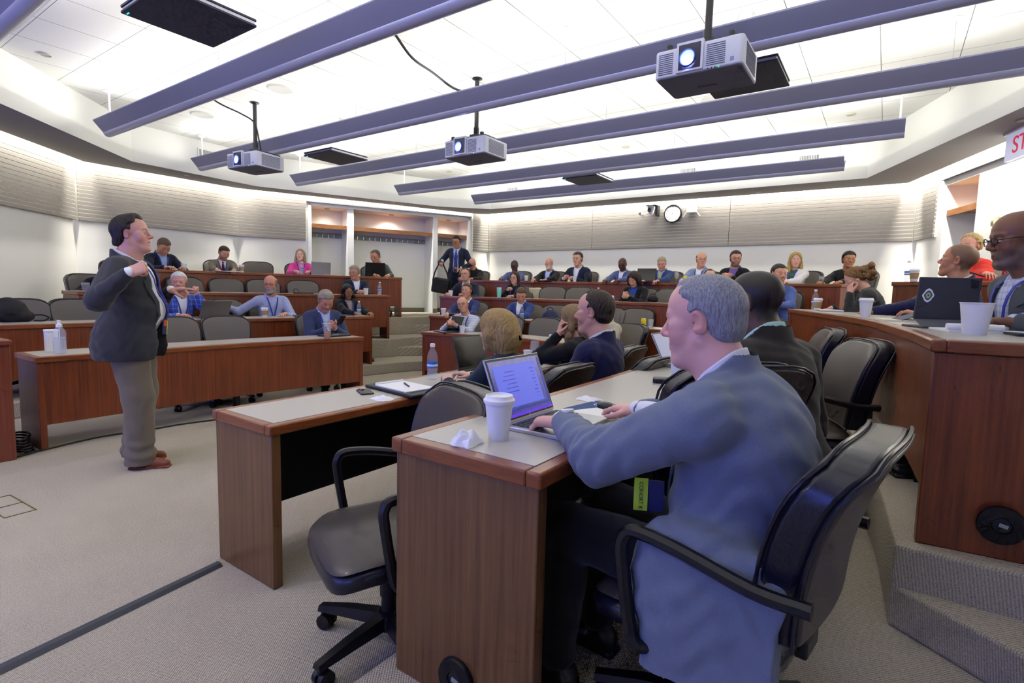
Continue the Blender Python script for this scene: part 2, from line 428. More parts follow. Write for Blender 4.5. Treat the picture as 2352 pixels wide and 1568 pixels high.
def hair_sdf(f,st,p,h):
    """hair shell as a child mesh: style st"""
    S=SDF(); w=p.get('w',1.0); t={'short':.0095,'side':.018,'long':.014,'bob':.022,'curly':.026,'tail':.014,'sides':.009,'thin':.0055}.get(st,.010)
    t=p.get('ht',t)
    S.ell((0,-.014,.032),(.0755*w+t,.097+t,.086+t),.02,f); S.ell((0,.020,.040),(.068*w+t*.8,.066+t*.6,.070+t),.02,f)
    if st in ('short','side','sides','thin'): S.ell((0,-.055,-.03),(.055*w+t,.045+t*.4,.045),.03,f)
    if st=='side':
        S.ell((0,-.080,-.080),(.050,.034,.035),.03,f); S.cap((-.03,.030,.108),(.035,.030,.110),.018,.016,.03,f); S.ell((0,-.07,-.055),(.055,.045,.035),.03,f)
    L=p.get('hl',.17)
    if st=='long':
        for s in (-1,1): S.chain([(s*.070*w,-.02,.03),(s*.082,-.01,-.05),(s*.088,.012,-.05-L*.5),(s*.082,.035,-.05-L)],[.020,.024,.024,.014],.03,f)
        S.chain([(0,-.075,.02),(0,-.095,-.08),(0,-.09,-.05-L)],[.05,.052,.04],.04,f)
    if st=='bob':
        S.ell((0,-.080,-.055),(.085,.035,.070),.03,f)
        for s in (-1,1): S.ell((s*.074,-.012,-.055),(.030,.055,.065),.03,f)
        for s in (-1,1): S.chain([(s*.068*w,.0,.05),(s*.086,.012,-.02),(s*.084,.03,-.085)],[.026,.030,.018],.03,f)
        S.chain([(0,-.070,.03),(0,-.088,-.04),(0,-.07,-.125)],[.055,.060,.045],.04,f)
        for s in (-1,1): S.cap((s*.05,-.07,0),(s*.05,-.055,-.125),.045,.035,.03,f)
    if st=='tail':
        S.chain([(0,-.09,.03),(0,-.125,.03),(0,-.16,.00)],[.040,.055,.030],.03,f)
        for a in range(16): S.ell((.065*math.sin(a*2.2),-.140-.055*math.cos(a*1.7),.00+.065*math.cos(a*2.9)),(.030,.030,.030),.01,f)
    if st=='curly':
        for a in range(16):
            u=a*2.4; S.ell((.075*math.cos(u),-.035+.05*math.sin(u),.04-.011*a),(.030,.030,.026),.012,f)
    rec=p.get('rec',0.0); amp=p.get('hamp',.0018 if st not in('curly','tail') else .005)
    def post(F,X,Y,Z):
        x,y,z=f.loc(X,Y,Z); ax=np.abs(x)
        ang=np.arctan2(x,y+.02)
        F=F+amp*(np.sin(ang*31+z*23+2.4*np.sin(z*34+x*20))*.6+.7*np.sin(x*170+y*230+3*np.sin(z*47+y*30)))
        if st in ('long','bob','curly'):
            fh=p.get('fh',.060); xx=p.get('part',0)
            lo=LINE(z,[-.30,-.12,-.08,-.02,.02,.05,.085,.10,.12],[.09,.05,.034,.022,.034,.052,fh,fh,.02])
            face=np.maximum(y*-1+lo, ax-LINE(z,[-.2,-.08,.0,.05,.08],[.045,.060,.068,.060,.020]) + np.where(z>.088,(z-.088)*6,0))  # inside face opening when <0
            F=np.maximum(F,-face)
        elif st=='tail':
            lo=LINE(z,[-.08,-.03,.0,.03,.05,.075,.10],[-.05,-.035,-.012,.02,.045,.066,.07]); F=np.maximum(F,np.where(y>-.09,y-lo,F)); F=np.maximum(F,np.where(y>-.07,-(z+.06),F))
        else:
            fh=p.get('fhl',.063)-rec
            lo=LINE(z,[-.09,-.03,-.005,.02,.045,.060,.074,.12],[-.035,-.024,.002,.016-rec*.3,.036-rec*.9,.050-rec*1.2,.088-rec*2.4,.12-rec*3.4])
            lo=lo-LINE(ax,[.0,.018,.038,.056],[0,.002,.020+rec*.8,.010+rec*.4])*np.clip((z-.035)/.02,0,1)+.0035*np.sin(x*260+3*np.sin(x*90))*(z>.05)
            F=F+t*.75*np.clip(1+(y-lo)/.03,0,1)**2+t*.7*np.clip(1-(z+p.get('nape',.070))/.03,0,1)**2*(y<0)
            F=np.maximum(F,y-lo); F=np.maximum(F,-(z+p.get('nape',.070))-.3*np.minimum(y+.06,0))
            ear=np.sqrt(((ax-.08*w)/.03)**2+((y+.006)/.026)**2+((z+.004)/.036)**2)-1
            F=np.maximum(F,-ear*.025)
            if st=='sides':
                top=z-LINE(y,[-.12,-.06,.02,.05],[p.get('crown',.085),.075,.058,.04]); F=np.maximum(F,top)
        return F
    return mesh_sdf(S,h,post)
def hand_sdf(S,W,f,n,thumb,pose='rest',s=1.0,fd=None):
    """wrist W, forward f, palm normal n, thumb direction sign"""
    f=unit(f); n=np.array(n,float); n=unit(n-f*(n@f)); u=np.cross(n,f)*thumb
    P=lambda a,b,c: W+(u*a+f*b+n*c)*s
    cur={'rest':(22,30,18),'flat':(6,10,8),'curl':(48,55,30),'fist':(78,88,55),'mouse':(16,34,22),'type':(30,42,20),'hold':(38,42,26),'point':(60,70,40)}[pose]
    fin=[(.031,.004,(.041,.025,.020),.0088),(.0105,.0,(.046,.029,.021),.0092),(-.0105,.0,(.042,.027,.020),.0086),(-.0295,-.007,(.032,.020,.018),.0076)]
    for i,(a,db,L,r) in enumerate(fin):
        K=P(a,.086+db,-.004+(.004 if i in(0,3) else 0)); S.cap(P(a*.62,.006,.002),K,.0155*s,.0118*s,.016)
        c=list(cur)
        if pose=='point' and i==0: c=[6,10,6]
        if pose=='fist': c=[c[0]+i*3,c[1],c[2]]
        if pose in('rest','curl','hold','type'): c=[c[0]+i*5-4,c[1]+i*3,c[2]]
        if pose=='mouse' and i in (2,3): c=[24,38,26]
        ang=0; q=K; d0=unit(f+u*a*1.6)
        for j in range(3):
            ang+=c[j]; d=d0*math.cos(R(ang))+n*math.sin(R(ang)); q2=q+d*L[j]*s
            S.cap(q,q2,r*s*(1-.09*j),r*s*(1-.09*(j+1)),.003 if j else .006); q=q2
    b=P(.024,.026,.006); S.cap(P(.010,.010,.004),b,.017*s,.0145*s,.014)
    tc={'fist':(.35,.85,.75),'hold':(.45,.75,.65),'point':(.3,.8,.7),'curl':(.5,.75,.55)}.get(pose,(.72,.72,.22))
    d1=unit(u*tc[0]+f*tc[1]*.8+n*tc[2]*.8); m=b+d1*.036*s; S.cap(b,m,.0140*s,.0112*s,.010)
    d2=unit(u*tc[0]*.35+f*tc[1]+n*tc[2]); e=m+d2*.030*s; S.cap(m,e,.0108*s,.0098*s,.004); S.cap(e,e+unit(d2+f*.2)*.020*s,.0096*s,.0078*s,.003)
    S.cap(W-(f if fd is None else fd)*.05*s,W,.0235*s,.0215*s,.02); S.cap(W,W+f*.012*s,.0215*s,.0215*s,.02)
    if s>0: S.ell(W+(f*.045+n*.002)*s,(.033*s,.033*s,.012*s),.014,Fr((0,0,0)) )if False else None
def ik(S,W,l1,l2,hint):
    d=W-S; L=np.linalg.norm(d)
    if L>(l1+l2)*.985: W=S+d/L*(l1+l2)*.985; d=W-S; L=np.linalg.norm(d)
    a=(l1*l1-l2*l2+L*L)/(2*L); hh=math.sqrt(max(0,l1*l1-a*a)); u=d/L; h=np.array(hint,float); h=unit(h-u*(h@u))
    return S+u*a+h*hh, W
LEGMESH={}
TAN=hexc('d8a78c')
def person(name,label,pos,rz,**k):
    """pos = point under the pelvis (x,y,floor z); rz = heading in degrees (0 = +Y).  Model space: +Y ahead, Z up"""
    g=k.get; s=g('s',1.0); stand=g('stand',False); fem=g('fem',0); det=g('det',0)
    hh={0:.0065,1:.0045,2:.003}[det]; hb={0:.0108,1:.008,2:.006}[det]; hsh={0:.0082,1:.0052,2:.0040}[det]; hd={0:.0045,1:.0038,2:.0028}[det]
    skin=np.array(hexc(g('skin','d9a58b'))); hair=hexc(g('hair','3a2a20'))
    pz=g('pz',.95*s if stand else .545); a1,a2=g('lean',(4,6)); tw=g('tw',0); side=g('side',0)
    F1=Fr((0,0,pz),rotm(rx=-a1,ry=side),s); c1=F1.w((0,0,.22)); F2=Fr(c1,rotm(rz=tw,rx=-a2,ry=side),s)
    N=F2.w((0,-.012,.25)); hy,hp,ht=g('head',(0,0,0))     # yaw(+left), pitch(+down), tilt
    hs=s*g('hs',1.0)*(.96 if fem else 1.0)
    HA=rotm(rz=hy,rx=-hp,ry=ht); HC=N+np.array([0,0,.042*s])+F2.A@np.array([0,.012,0.0])*s+HA@np.array([0,.026,.108])*hs
    HF=Fr(HC,HA,hs)
    sw=g('sw',.93 if fem else 1.0); fat=g('fat',0.0)
    T=SDF()
    T.ell((0,0,.0),(.160+.025*fat,.118+.02*fat,.13),.05,F1); T.ell((0,.010+.03*fat,.12),(.140+.035*fat-.012*fem,.105+.055*fat,.15),.05,F1)
    T.ell((0,.004,.07),(.158*sw+.012*fat,.118+.018*fat,.17),.05,F2); T.ell((0,-.025,.13),(.145*sw,.085,.11),.05,F2)
    if g('hump'): T.ell((0,-.075,.06),(.155,.085,.17),.06,F2)
    if fem:
        for q in (-1,1): T.ell((q*.07,.085,.045),(.06,.055,.06),.03,F2)
    for q in (-1,1):
        T.cap((q*.04,-.01,.160),(q*.155*sw,-.008,.172),.060,.058,.04,F2); T.cap((q*.030,-.034,.205),(q*.135*sw,-.018,.190),.040,.038,.045,F2)
    SH=[F2.w((q*.178*sw,-.005,.165)) for q in (-1,1)]                          # left (-x)=index 0 is the model's left? x<0 = left
    hands=g('hands',[(-.20,.42,.30),(.20,.42,.30)]); poses=g('poses',('rest','rest')); pn=g('palms',((0,0,-1),(0,0,-1))); fw=g('fwd',(None,None)); hints=g('hints',((-.7,-.5,-.6),(.7,-.5,-.6)))
    A=SDF(); HS=SDF(); CF=SDF(); CFL=[]; arms=[]
    lu,lf=.290*s,.255*s; bare=g('bare',0); sl=g('slv',1.0)
    for i in (0,1):
        if hands[i] is None: continue
        W=np.array(hands[i],float)*1.0; E,W=ik(SH[i],W,lu,lf,hints[i]); fd=unit(W-E); arms.append((SH[i],E,W,fd))
        r=sl*(1+.10*fat)
        A.cap(SH[i],E,.062*r*s,.053*r*s,.035); A.cap(E,W-fd*.012*s,.052*r*s,(.036 if not g('nojk') else .031)*s,.03)
        fv=fd if fw[i] is None else unit(np.array(fw[i],float))
        hand_sdf(HS,W,fv,pn[i],1 if i==0 else -1,poses[i],s*(.92 if fem else 1.0),fd)
        if not fem:
            CFL.append(SDF()); CF.ops.append(1); CFL[-1].cap(W-fd*.05*s,W+fd*.006*s,.031*s,.0325*s,0)
    # ---- root = continuous body: head, neck, hands and what is under the clothes
    S=SDF(); head_sdf(S,HF,k); 
    Sn=F2.w((0,-.02,.18)); S.cap(HF.w((0,-.030,-.11)),Sn,.054*s*(1-.14*fem)+.010*fat*s,.060*s,.03)
    parts=[mesh_sdf(S,hh)]
    nh=len(parts[0][0])
    if HS.ops:
        parts.append(mesh_sdf(HS,hd))
    co=SDF(); co.ell((0,0,0),(.12,.08,.09),.04,F1); co.cap((0,0,.02),(0,0,.2),.085,.085,.05,F1); co.ell((0,-.005,.06),(.12,.08,.13),.05,F2); co.cap((-.13,-.01,.15),(.13,-.01,.15),.035,.035,.04,F2)
    for sh,E,W,fd in arms: co.cap(sh,E,.03*s,.028*s,.03); co.cap(E,W-fd*.03*s,.026*s,.020*s,.02)
    if bare:
        for sh,E,W,fd in arms: co.cap(E+fd*.04,W-fd*.02*s,.042*s*.85,.026*s,.02)
    parts.append(mesh_sdf(co,.016 if not bare else .009))
    V,Q=join(parts); me=mk(name,V,Q)
    C=np.tile(np.append(skin,1.0),(len(V),1)); C[:nh,:3]=tint_head(V[:nh],HF,k,skin,hair)
    at=me.color_attributes.new('tint','FLOAT_COLOR','POINT'); at.data.foreach_set('color',C.astype(np.float32).ravel())
    root=link(name,me,None,[SKIN]); root.location=pos; root.rotation_euler=(0,0,R(rz)); tag(root,label,'person',g('group'))
    # ---- clothes
    nojk=g('nojk'); jm=g('jacket'); smt=g('shirt'); opn=g('vw',1.0)
    def V_(X,Y,Z):
        x,y,z=F2.loc(X,Y,Z); lo=g('vz',-.10)
        w=LINE(z,[lo-.02,lo,.02,.20,.30],[-.02,.006,.030*opn,.062*opn,.075]) if not g('openjk') else LINE(z,[-.5,-.2,0,.2,.3],[.10*opn,.07*opn,.058*opn,.070,.08])
        return x,y,z,w
    amp=g('wr',.0022)
    def wrinkle(F,X,Y,Z):
        if amp:
            F=F+amp*(np.sin(38*X+21*Z+3*np.sin(17*Y+9*Z))*np.sin(29*Z-18*Y+2*np.sin(23*X))+.5*np.sin(75*Z+50*X+4*np.sin(30*Y)))
        for sh,E,W,fd in arms:
            r2=(X-E[0])**2+(Y-E[1])**2+(Z-E[2])**2; t=(X-E[0])*fd[0]+(Y-E[1])*fd[1]+(Z-E[2])*fd[2]
            F=F+g('fold',.0035)*np.exp(-r2/.0075)*np.sin(t*150+20*(X+Z))
        return F
    if not nojk:
        l,u=T.bounds(); l2,u2=A.bounds() if A.ops else (l,u); l=np.minimum(l,l2)-.02; u=np.maximum(u,u2)+.02
        HM=SDF()
        if stand: HM.ell((0,.0,-.11),(.180+.055*fat,.136+.062*fat,.25),.05,F1); HM.cap((0,.015,-.14),(0,.015,-.20),.150+.03*fat,.155+.03*fat,.06,F1) if False else None
        else: HM.ell((0,-.010,-.03),(.185+.02*fat,.150+.02*fat,.12),.05,F1)
        if g('tail'): HM.box((-.215,-.02,-.10),(.028,.15,.20),.025,.06,F1,rotm(ry=4)); HM.ell((-.20,.06,-.02),(.05,.12,.14),.06,F1)
        ax=axes(l-.06,u+.02,hb); Ft=SDF.grid(T,ax); 
        J=smin(Ft,SDF.grid(HM,ax),.05)-.012*s
        X,Y,Z=ax[0][:,None,None],ax[1][None,:,None],ax[2][None,None,:]
        x,y,z,w=V_(X,Y,Z); J=wrinkle(J,X,Y,Z)
        vcut=np.maximum(np.abs(x)-w,.02-y); Jb=np.maximum(J,-vcut)
        # standing collar around the neck
        rr=np.sqrt((x/1.02)**2+(y+.016)**2); zc=z-LINE(y,[-.09,.0,.05],[.282,.235,.18]); col=np.maximum(np.abs(rr-(.081+.012*fat-.008*fem))-.0085,np.maximum(zc-.012+.022*fem,-zc-.07)); col=np.maximum(col,y-.03)
        Jb=smin(Jb,col*s,.008)
        if A.ops:
            Fa=A.grid(ax)-.004*s; Fa=wrinkle(Fa,X,Y,Z); Jb=smin(Jb,Fa,.022)
        if g('clip'): Jb=np.maximum(Jb,np.where(Z<pz+.40*s,-(Y-g('clip')+.27*np.maximum(0,Z-.5)),-1))
        if stand:
            zz=Z-(pz-.205*s); Jb=np.maximum(Jb,-zz-.12*np.maximum(0,Y*0))
            sp=np.maximum(np.abs(X)-.012-.28*np.maximum(0,pz-.03-Z),.0-Y); Jb=np.maximum(Jb,-np.where(Z<pz+.03,sp,1))
        cl=lambda q: np.maximum(q,-(np.sqrt(((x)/.056)**2+((y+.018)/.060)**2)-1)*-.05) 
        v,q=nets(Jb,ax); jo=link('jacket',mk('jacket',v,q),root,[jm])
    # shirt / blouse
    if smt is not None:
        ax=None
        if nojk:
            l,u=T.bounds()
            if A.ops: l2,u2=A.bounds(); l=np.minimum(l,l2); u=np.maximum(u,u2)
            ax=axes(l-.02,u+.02,hb); X,Y,Z=ax[0][:,None,None],ax[1][None,:,None],ax[2][None,None,:]
            Fx=T.grid(ax)-.005*s; Fx=wrinkle(Fx,X,Y,Z)
            if A.ops:
                Fa=wrinkle(A.grid(ax),X,Y,Z)
                if bare:
                    for sh,E,W,fd in arms:
                        t=(X-E[0])*fd[0]+(Y-E[1])*fd[1]+(Z-E[2])*fd[2]; near=np.sqrt((X-W[0])**2+(Y-W[1])**2+(Z-W[2])**2)-.20; Fa=np.maximum(Fa,np.where(near<0,t-.05,Fa))
                Fx=smin(Fx,Fa,.03)
        else:
            lo=F2.w((0,0,.0))-np.array([.16,.20,.20])*s; hi=F2.w((0,0,.3))+np.array([.16,.22,.05])*s; lo[2]-=.12*s*(1 if g('openjk') else .3)
            ax=axes(lo,hi,hsh); X,Y,Z=ax[0][:,None,None],ax[1][None,:,None],ax[2][None,None,:]
            Fx=T.grid(ax)-.003*s
        x,y,z=F2.loc(X,Y,Z)
        if not nojk: Fx=np.maximum(Fx,np.maximum(np.abs(x)-.125,-y-.05))
        if not g('nocollar'):
            rr=np.sqrt((x/1.0)**2+(y+.014)**2); zt=LINE(y,[-.08,.0,.06],[.300,.268,.226]); col=np.maximum(np.abs(rr-(.068+.012*fat-.010*fem))-.0058,np.maximum(z-zt,.15-z))
            gap=np.maximum(np.abs(x)-LINE(z,[.16,.24],[.002,.020*g('vgap',1.0)]),.0-y); col=np.maximum(col,-gap)
            wing=np.maximum(np.abs(rr-(LINE(z,[.17,.26],[.096,.074])+.012*fat-.010*fem))-.0055,np.maximum(z-zt-.002,(zt-.038-.5*np.maximum(0,.035-np.abs(x)))-z)); wing=np.maximum(wing,np.maximum(np.abs(x)-.075,-y-.02)); wing=np.maximum(wing,-gap)
            Fx=np.minimum(smin(Fx,col*s,.006),wing*s)
        if g('vneck') or nojk:
            vw=LINE(z,[.05,.10,.24,.3],[-.01,.004,.035,.05]) if not g('vneck') else LINE(z,[.02,.06,.24,.3],[-.01,.01,.055,.07])
            Fx=np.maximum(Fx,-np.maximum(np.abs(x)-vw*g('vgap',1.0),.02-y)) if g('vneck') else Fx
        v,q=nets(Fx,ax); sp=[(v,q)]
        if CF.ops and not nojk: [link('shirt_cuff',mk('shirt_cuff',*mesh_sdf(c_,.006 if det<2 else .004)),root,[smt]) for c_ in CFL]
        v,q=join(sp); link(g('shirtname','shirt'),mk('shirt',v,q),root,[smt])
    surf=SDF(); surf.ops=list(T.ops)
    def front(x,z,off=.008,fr=F2,back=False):
        ys=np.linspace(.32,-.05,150) if not back else np.linspace(-.30,.0,150)
        P=np.array([fr.w((x,q,z)) for q in ys]); d=surf.at(P)-off*s; i=np.argmax(d<0)
        return P[i]
    off0=.006+(.004 if nojk else 0)
    if not nojk and not g('nolapel'):
        zs=[-.09,-.04,.02,.07,.115,.122,.135,.17,.205] if not g('openjk') else [-.30,-.22,-.12,-.03,.05,.10,.122,.135,.17,.205]
        ow=dict(zip([-.30,-.22,-.12,-.09,-.04,-.03,.02,.05,.07,.10,.115,.122,.135,.17,.205],[.010,.016,.026,.008,.026,.038,.042,.048,.052,.058,.060,.034,.056,.052,.034]))
        for q in (-1,1):
            rows=[]
            for zz_ in zs:
                w_=float(LINE(zz_,[g('vz',-.10)-.02,g('vz',-.10),.02,.20,.30],[-.02,.006,.030*opn,.062*opn,.075])) if not g('openjk') else float(LINE(zz_,[-.5,-.2,0,.2,.3],[.10*opn,.07*opn,.058*opn,.070,.08]))
                w_=max(.002,w_)-.003; o1=w_+ow[zz_]
                p=[front(q*w_,zz_,.017),front(q*(w_+ow[zz_]*.5),zz_,.0225),front(q*o1,zz_,.0215)]; dn=F2.A@np.array([0,-.007,0])
                rows.append([tuple(v_) for v_ in p]+[tuple(v_+dn) for v_ in p[::-1]])
            MB().loft(rows).build('lapel',jm,root,ang=30)
    if g('tie'):
        tm=g('tie'); rows=[]
        for z,w in ((.222,.014),(.212,.018),(.200,.010),(.16,.020),(.10,.028),(.03,.034),(-.06,.038),(-.13,.040)):
            c=front(0,z,off0+.010 if z>.195 else off0+.004); rows.append([tuple(c+F2.A@np.array([q*w,0,0])*s+F2.A@np.array([0,-abs(q)*.004+e,0])*s) for q,e in ((-1,0),(-.4,.004),(.4,.004),(1,0),(.4,-.006),(-.4,-.006))])
        MB().loft(rows).build('tie',tm,root)
    if g('pocket'):
        m=MB(); pts=[front(q,-.235-(q-.10)*.25,.020) for q in (.085,.11,.135,.16,.18)]; pts=[p for p in pts if p[1]>-.04]
        if len(pts)>1: m.sweep(pts,.006,.055,up=(0,0,1)); m.build('pocket_flap',jm,root)
    if g('lanyard'):
        lm,bm=g('lanyard'); m=MB()
        bz=g('bz',-.12); dx=g('bdx',0.0)
        for q in (-1,1):
            pts=[F2.w((q*.052,-.045,.262)),F2.w((q*.070,.005,.250))]+[front(q*(.066-.066*t)+dx*t,.21+(bz-.21)*t,off0+(.018 if not nojk else .010)) for t in np.linspace(0,1,9)]
            m.sweep(pts,.016*s,.003*s,up=F2.A@np.array([0,1,.001]))
        m.build('lanyard',lm,root)
        if bm:
            c=front(dx,bz-.04,off0+.022); b=MB(); A_=F2.A
            M4=Matrix.Translation(Vector(c))@Matrix(A_.tolist()).to_4x4()
            b.T=M4; b.mat(0).box((0,0,-.02),(.085,.003,.115)); b.mat(1).box((0,.002,.005),(.050,.002,.045)); b.mat(2).box((-.040,.0025,-.03),(.012,.002,.10)) ; b.build('badge',bm,root)
    # hair
    st=g('style')
    if st:
        v,q=hair_sdf(HF,st,k,max(hh*.9,.0035)); 
        if len(v): link('hair',mk('hair',v,q),root,[hairmat(g('hair','3a2a20'))])
    if g('glasses'):
        m=MB(); q=HF; gw=.0012 if g('glasses')=='wire' else .0022
        ring=lambda sx:[tuple(q.w((sx*(.033+.0215*math.cos(t)*(1 if abs(math.cos(t))<.9 else .97)),.1045-.010*abs(math.cos(t)+sx*0)*.3-(.004 if math.cos(t)>.5 else 0),.002+.0155*math.sin(t)))) for t in np.linspace(0,2*PI,17)]
        for sx in (-1,1):
            m.tube(ring(sx),gw*s,6,False)
            m.tube([q.w((sx*.0545,.100,.006)),q.w((sx*.076*k.get('w',1),.06,.008)),q.w((sx*.080*k.get('w',1),.0,.006)),q.w((sx*.078*k.get('w',1),-.018,-.008))],gw*s,6)
        m.tube([q.w((-.012,.104,.006)),q.w((0,.107,.009)),q.w((.012,.104,.006))],gw*s,6)
        m.build('glasses',mat('eyeglass_metal','5a5a60',.3,.8) if g('glasses')=='wire' else mat('eyeglass_black','141416',.3),root)
    # legs
    tm=g('pants',cloth('pants_charcoal','2b2c33'))
    if g('legs',1):
        key=(stand,round(s,2),tuple(np.round(g('feet',(0,0)),2)),round(pz,2),round(fat,1),g('cross',0))
        if key not in LEGMESH:
            L=SDF(); SHL=[]; fo=g('feet',(0,0))
            for i,q in enumerate((-1,1)):
                if stand:
                    f_=fo[i]; hp_=np.array([q*.085*s,0,pz-.02]); fw_=.012*fat; kn=np.array([q*.09*s,.03+f_*.4,.50*s]); an=np.array([q*.095*s,f_-.03,.10*s])
                    L.cap(hp_,kn,(.100+.025*fat)*s,.078*s+fw_,.05); L.cap(kn,an,.078*s+fw_,.074*s+fw_,.04); L.cap(an,an-np.array([0,0,.045*s]),.074*s+fw_,.080*s+fw_,.02)
                else:
                    hp_=np.array([q*.09*s,.0,pz-.04]); kn=np.array([q*.12*s,.43*s,pz-.02]); an=np.array([q*.12*s,.43*s+.03+fo[i],.12])
                    L.cap(hp_,kn,.095*s,.070*s,.05); L.cap(kn,an,.068*s,.055*s,.03)
                a0=an+np.array([0,0,-.02]); Sh=SDF(); SHL.append(Sh)
                Sh.cap((a0[0],a0[1]-.035,.045),(a0[0]+q*.006,a0[1]+.09,.036),.040,.036,.02); Sh.cap((a0[0]+q*.006,a0[1]+.09,.034),(a0[0]+q*.012,a0[1]+.165,.030),.038,.029,.02); Sh.cap((a0[0],a0[1]-.02,.06),(a0[0],a0[1]-.01,.10),.038,.040,.02)
                Sh.box((a0[0]+q*.006,a0[1]+.060,.007),(.037,.132,.009),.007,.006)
            L.ell((0,0,pz-.02),(.150*s+.02*fat,.108*s+.03*fat,.11),.05)
            def lp(F,X,Y,Z):
                F=F+.003*np.sin(30*Z+20*X+2*np.sin(25*Y))*np.sin(22*X-17*Z)
                if stand: F=np.maximum(F,-(Z-.035)); F=F+.006*np.exp(-((Z-.13)/.10)**2)*np.sin(Z*75+14*X+9*Y)
                return F
            def spost(F,X,Y,Z): return np.maximum(F,-(Z-.001))
            LEGMESH[key]=[mk('trousers',*mesh_sdf(L,.012 if det==0 else .008,lp))]+[mk('shoe',*mesh_sdf(Sh,.008 if det==0 else .005,spost)) for Sh in SHL]
        a,b,c=LEGMESH[key]; shm=g('shoes',mat('shoe_black','17171a',.35))
        for me_,nm,mt in ((a,'trousers',tm),(b,'shoe',shm),(c,'shoe',shm)):
            if me_.users==0: me_.materials.append(mt); link(nm,me_,root)
            else:
                o=link(nm,me_,root); o.material_slots[0].link='OBJECT'; o.material_slots[0].material=mt
    root['_hf']=0; del root['_hf']
    return root, dict(HF=HF,F1=F1,F2=F2,arms=arms,front=front)
# ------------------------------------------------------------------ geometry of the hall
def wood(name,a,b,vertical=True,rough=.38,sc=1.0):
    g=G(name); tc=g.n('TexCoord'); mp=g.n('Mapping'); mp.inputs['Scale'].default_value=(60*sc,60*sc,1.6*sc) if vertical else (6*sc,6*sc,60*sc)
    g.l(tc.outputs['Object'],mp.inputs['Vector']); n=g.noise(mp.outputs[0],1.0,4,.6); n2=g.noise(tc.outputs['Object'],2.2,2); n3=g.noise(mp.outputs[0],5,2)
    f=g.math('ADD',g.math('MULTIPLY',n,.6),g.math('ADD',g.math('MULTIPLY',n2,.25),g.math('MULTIPLY',n3,.15)))
    r=g.n('ValToRGB'); r.color_ramp.elements[0].position=.36; r.color_ramp.elements[0].color=rgb(hexc(a)); r.color_ramp.elements[1].position=.66; r.color_ramp.elements[1].color=rgb(hexc(b))
    g.l(f,r.inputs[0]); g.col(r.outputs[0]); g.b.inputs['Roughness'].default_value=rough; g.b.inputs['Coat Weight'].default_value=.25; g.b.inputs['Coat Roughness'].default_value=.25
    g.bump(n,.06,.001); return g.m
WD=wood('walnut_veneer','5c2610','8a441e'); WE=wood('walnut_edge','6f3518','98562a',False,.3); WB=wood('brown_oak_veneer','563519','7d5730',True,.42)
def carpet(name,a,b,st):
    g=G(name); tc,(x,y,z)=g.xyz(); n=g.noise(tc,170,2,.7); n2=g.noise(tc,1.2,3)
    wv=g.math('MULTIPLY',g.math('SINE',g.math('MULTIPLY',g.math('ADD',x,g.math('MULTIPLY',z,1.0)),620)),g.math('SINE',g.math('MULTIPLY',g.math('ADD',y,z),520)))
    f=g.math('ADD',g.math('MULTIPLY',wv,.30),n); f=g.math('ADD',f,g.math('MULTIPLY',n2,.25))
    r=g.n('ValToRGB'); r.color_ramp.elements[0].position=.28; r.color_ramp.elements[0].color=rgb(hexc(a)); r.color_ramp.elements[1].position=.95; r.color_ramp.elements[1].color=rgb(hexc(b))
    g.l(f,r.inputs[0]); g.col(r.outputs[0]); g.b.inputs['Roughness'].default_value=.95; g.b.inputs['Specular IOR Level'].default_value=.1; g.bump(g.math('ADD',wv,n),st,.004); return g.m
CP=carpet('loop_carpet','857d6e','cfc6b4',.5)
WALLM=mat('wall_paint','eeeeea',.8,bump=.05,bscale=300); SOFF=mat('soffit_paint','8e8b8d',.85); TRIMW=mat('white_trim','eceeee',.5)
def tilemat():
    g=G('ceiling_tile'); tc,(x,y,z)=g.xyz()
    def ln(u,o,p,w): 
        f=g.math('FRACT',g.math('DIVIDE',g.math('SUBTRACT',u,o),p)); return g.math('LESS_THAN',g.math('ABSOLUTE',g.math('SUBTRACT',f,.5)),w/p)
    m=g.math('MAXIMUM',ln(x,-3.261-.305,.61,.0035),ln(y,4.088-.305,.61,.0028))
    n=g.noise(tc,120,2)
    g.col(g.mix(m,g.mix(n,hexc('e9eae6'),hexc('f4f5f1')),hexc('7f817c'))); g.b.inputs['Roughness'].default_value=.9; return g.m
TILE=tilemat()
def slatmat():
    g=G('slatted_acoustic_panel'); tc,(x,y,z)=g.xyz(); n=g.noise(tc,160,2)
    g.col(g.mix(n,hexc('736e6a'),hexc('84807b'))); g.b.inputs['Roughness'].default_value=.8; g.bump(n,.2,.002); return g.m
SLAT=slatmat(); GROOVE=mat('panel_groove','d6d3c6',.7)
W0=(-8.3,1.18);W1=(-10.03,2.93);W2=(-10.05,5.4);WC=(-7.82,10.2);WDd=(.3,10.25);WE_=(1.25,7.75);WF=(2.35,4.9);WG=(2.35,-3.0);WH=(-10.1,-3.0)
LV=(0,.16,.47,.795); TOPZ=(.745,.905,1.215,1.54)
def V2(p): return np.array(p,float)
def offs(P,o):
    P=[V2(p) for p in P]; out=[]
    for i in range(len(P)):
        n=[]
        for a,b in ((i-1,i),(i,i+1)):
            if a<0 or b>=len(P): continue
            t=P[b]-P[a]; t=t/np.hypot(*t); n.append(np.array([-t[1],t[0]]))
        m=sum(n); m=m/np.hypot(*m); out.append(P[i]+m*o/(m@n[0]))
    return out
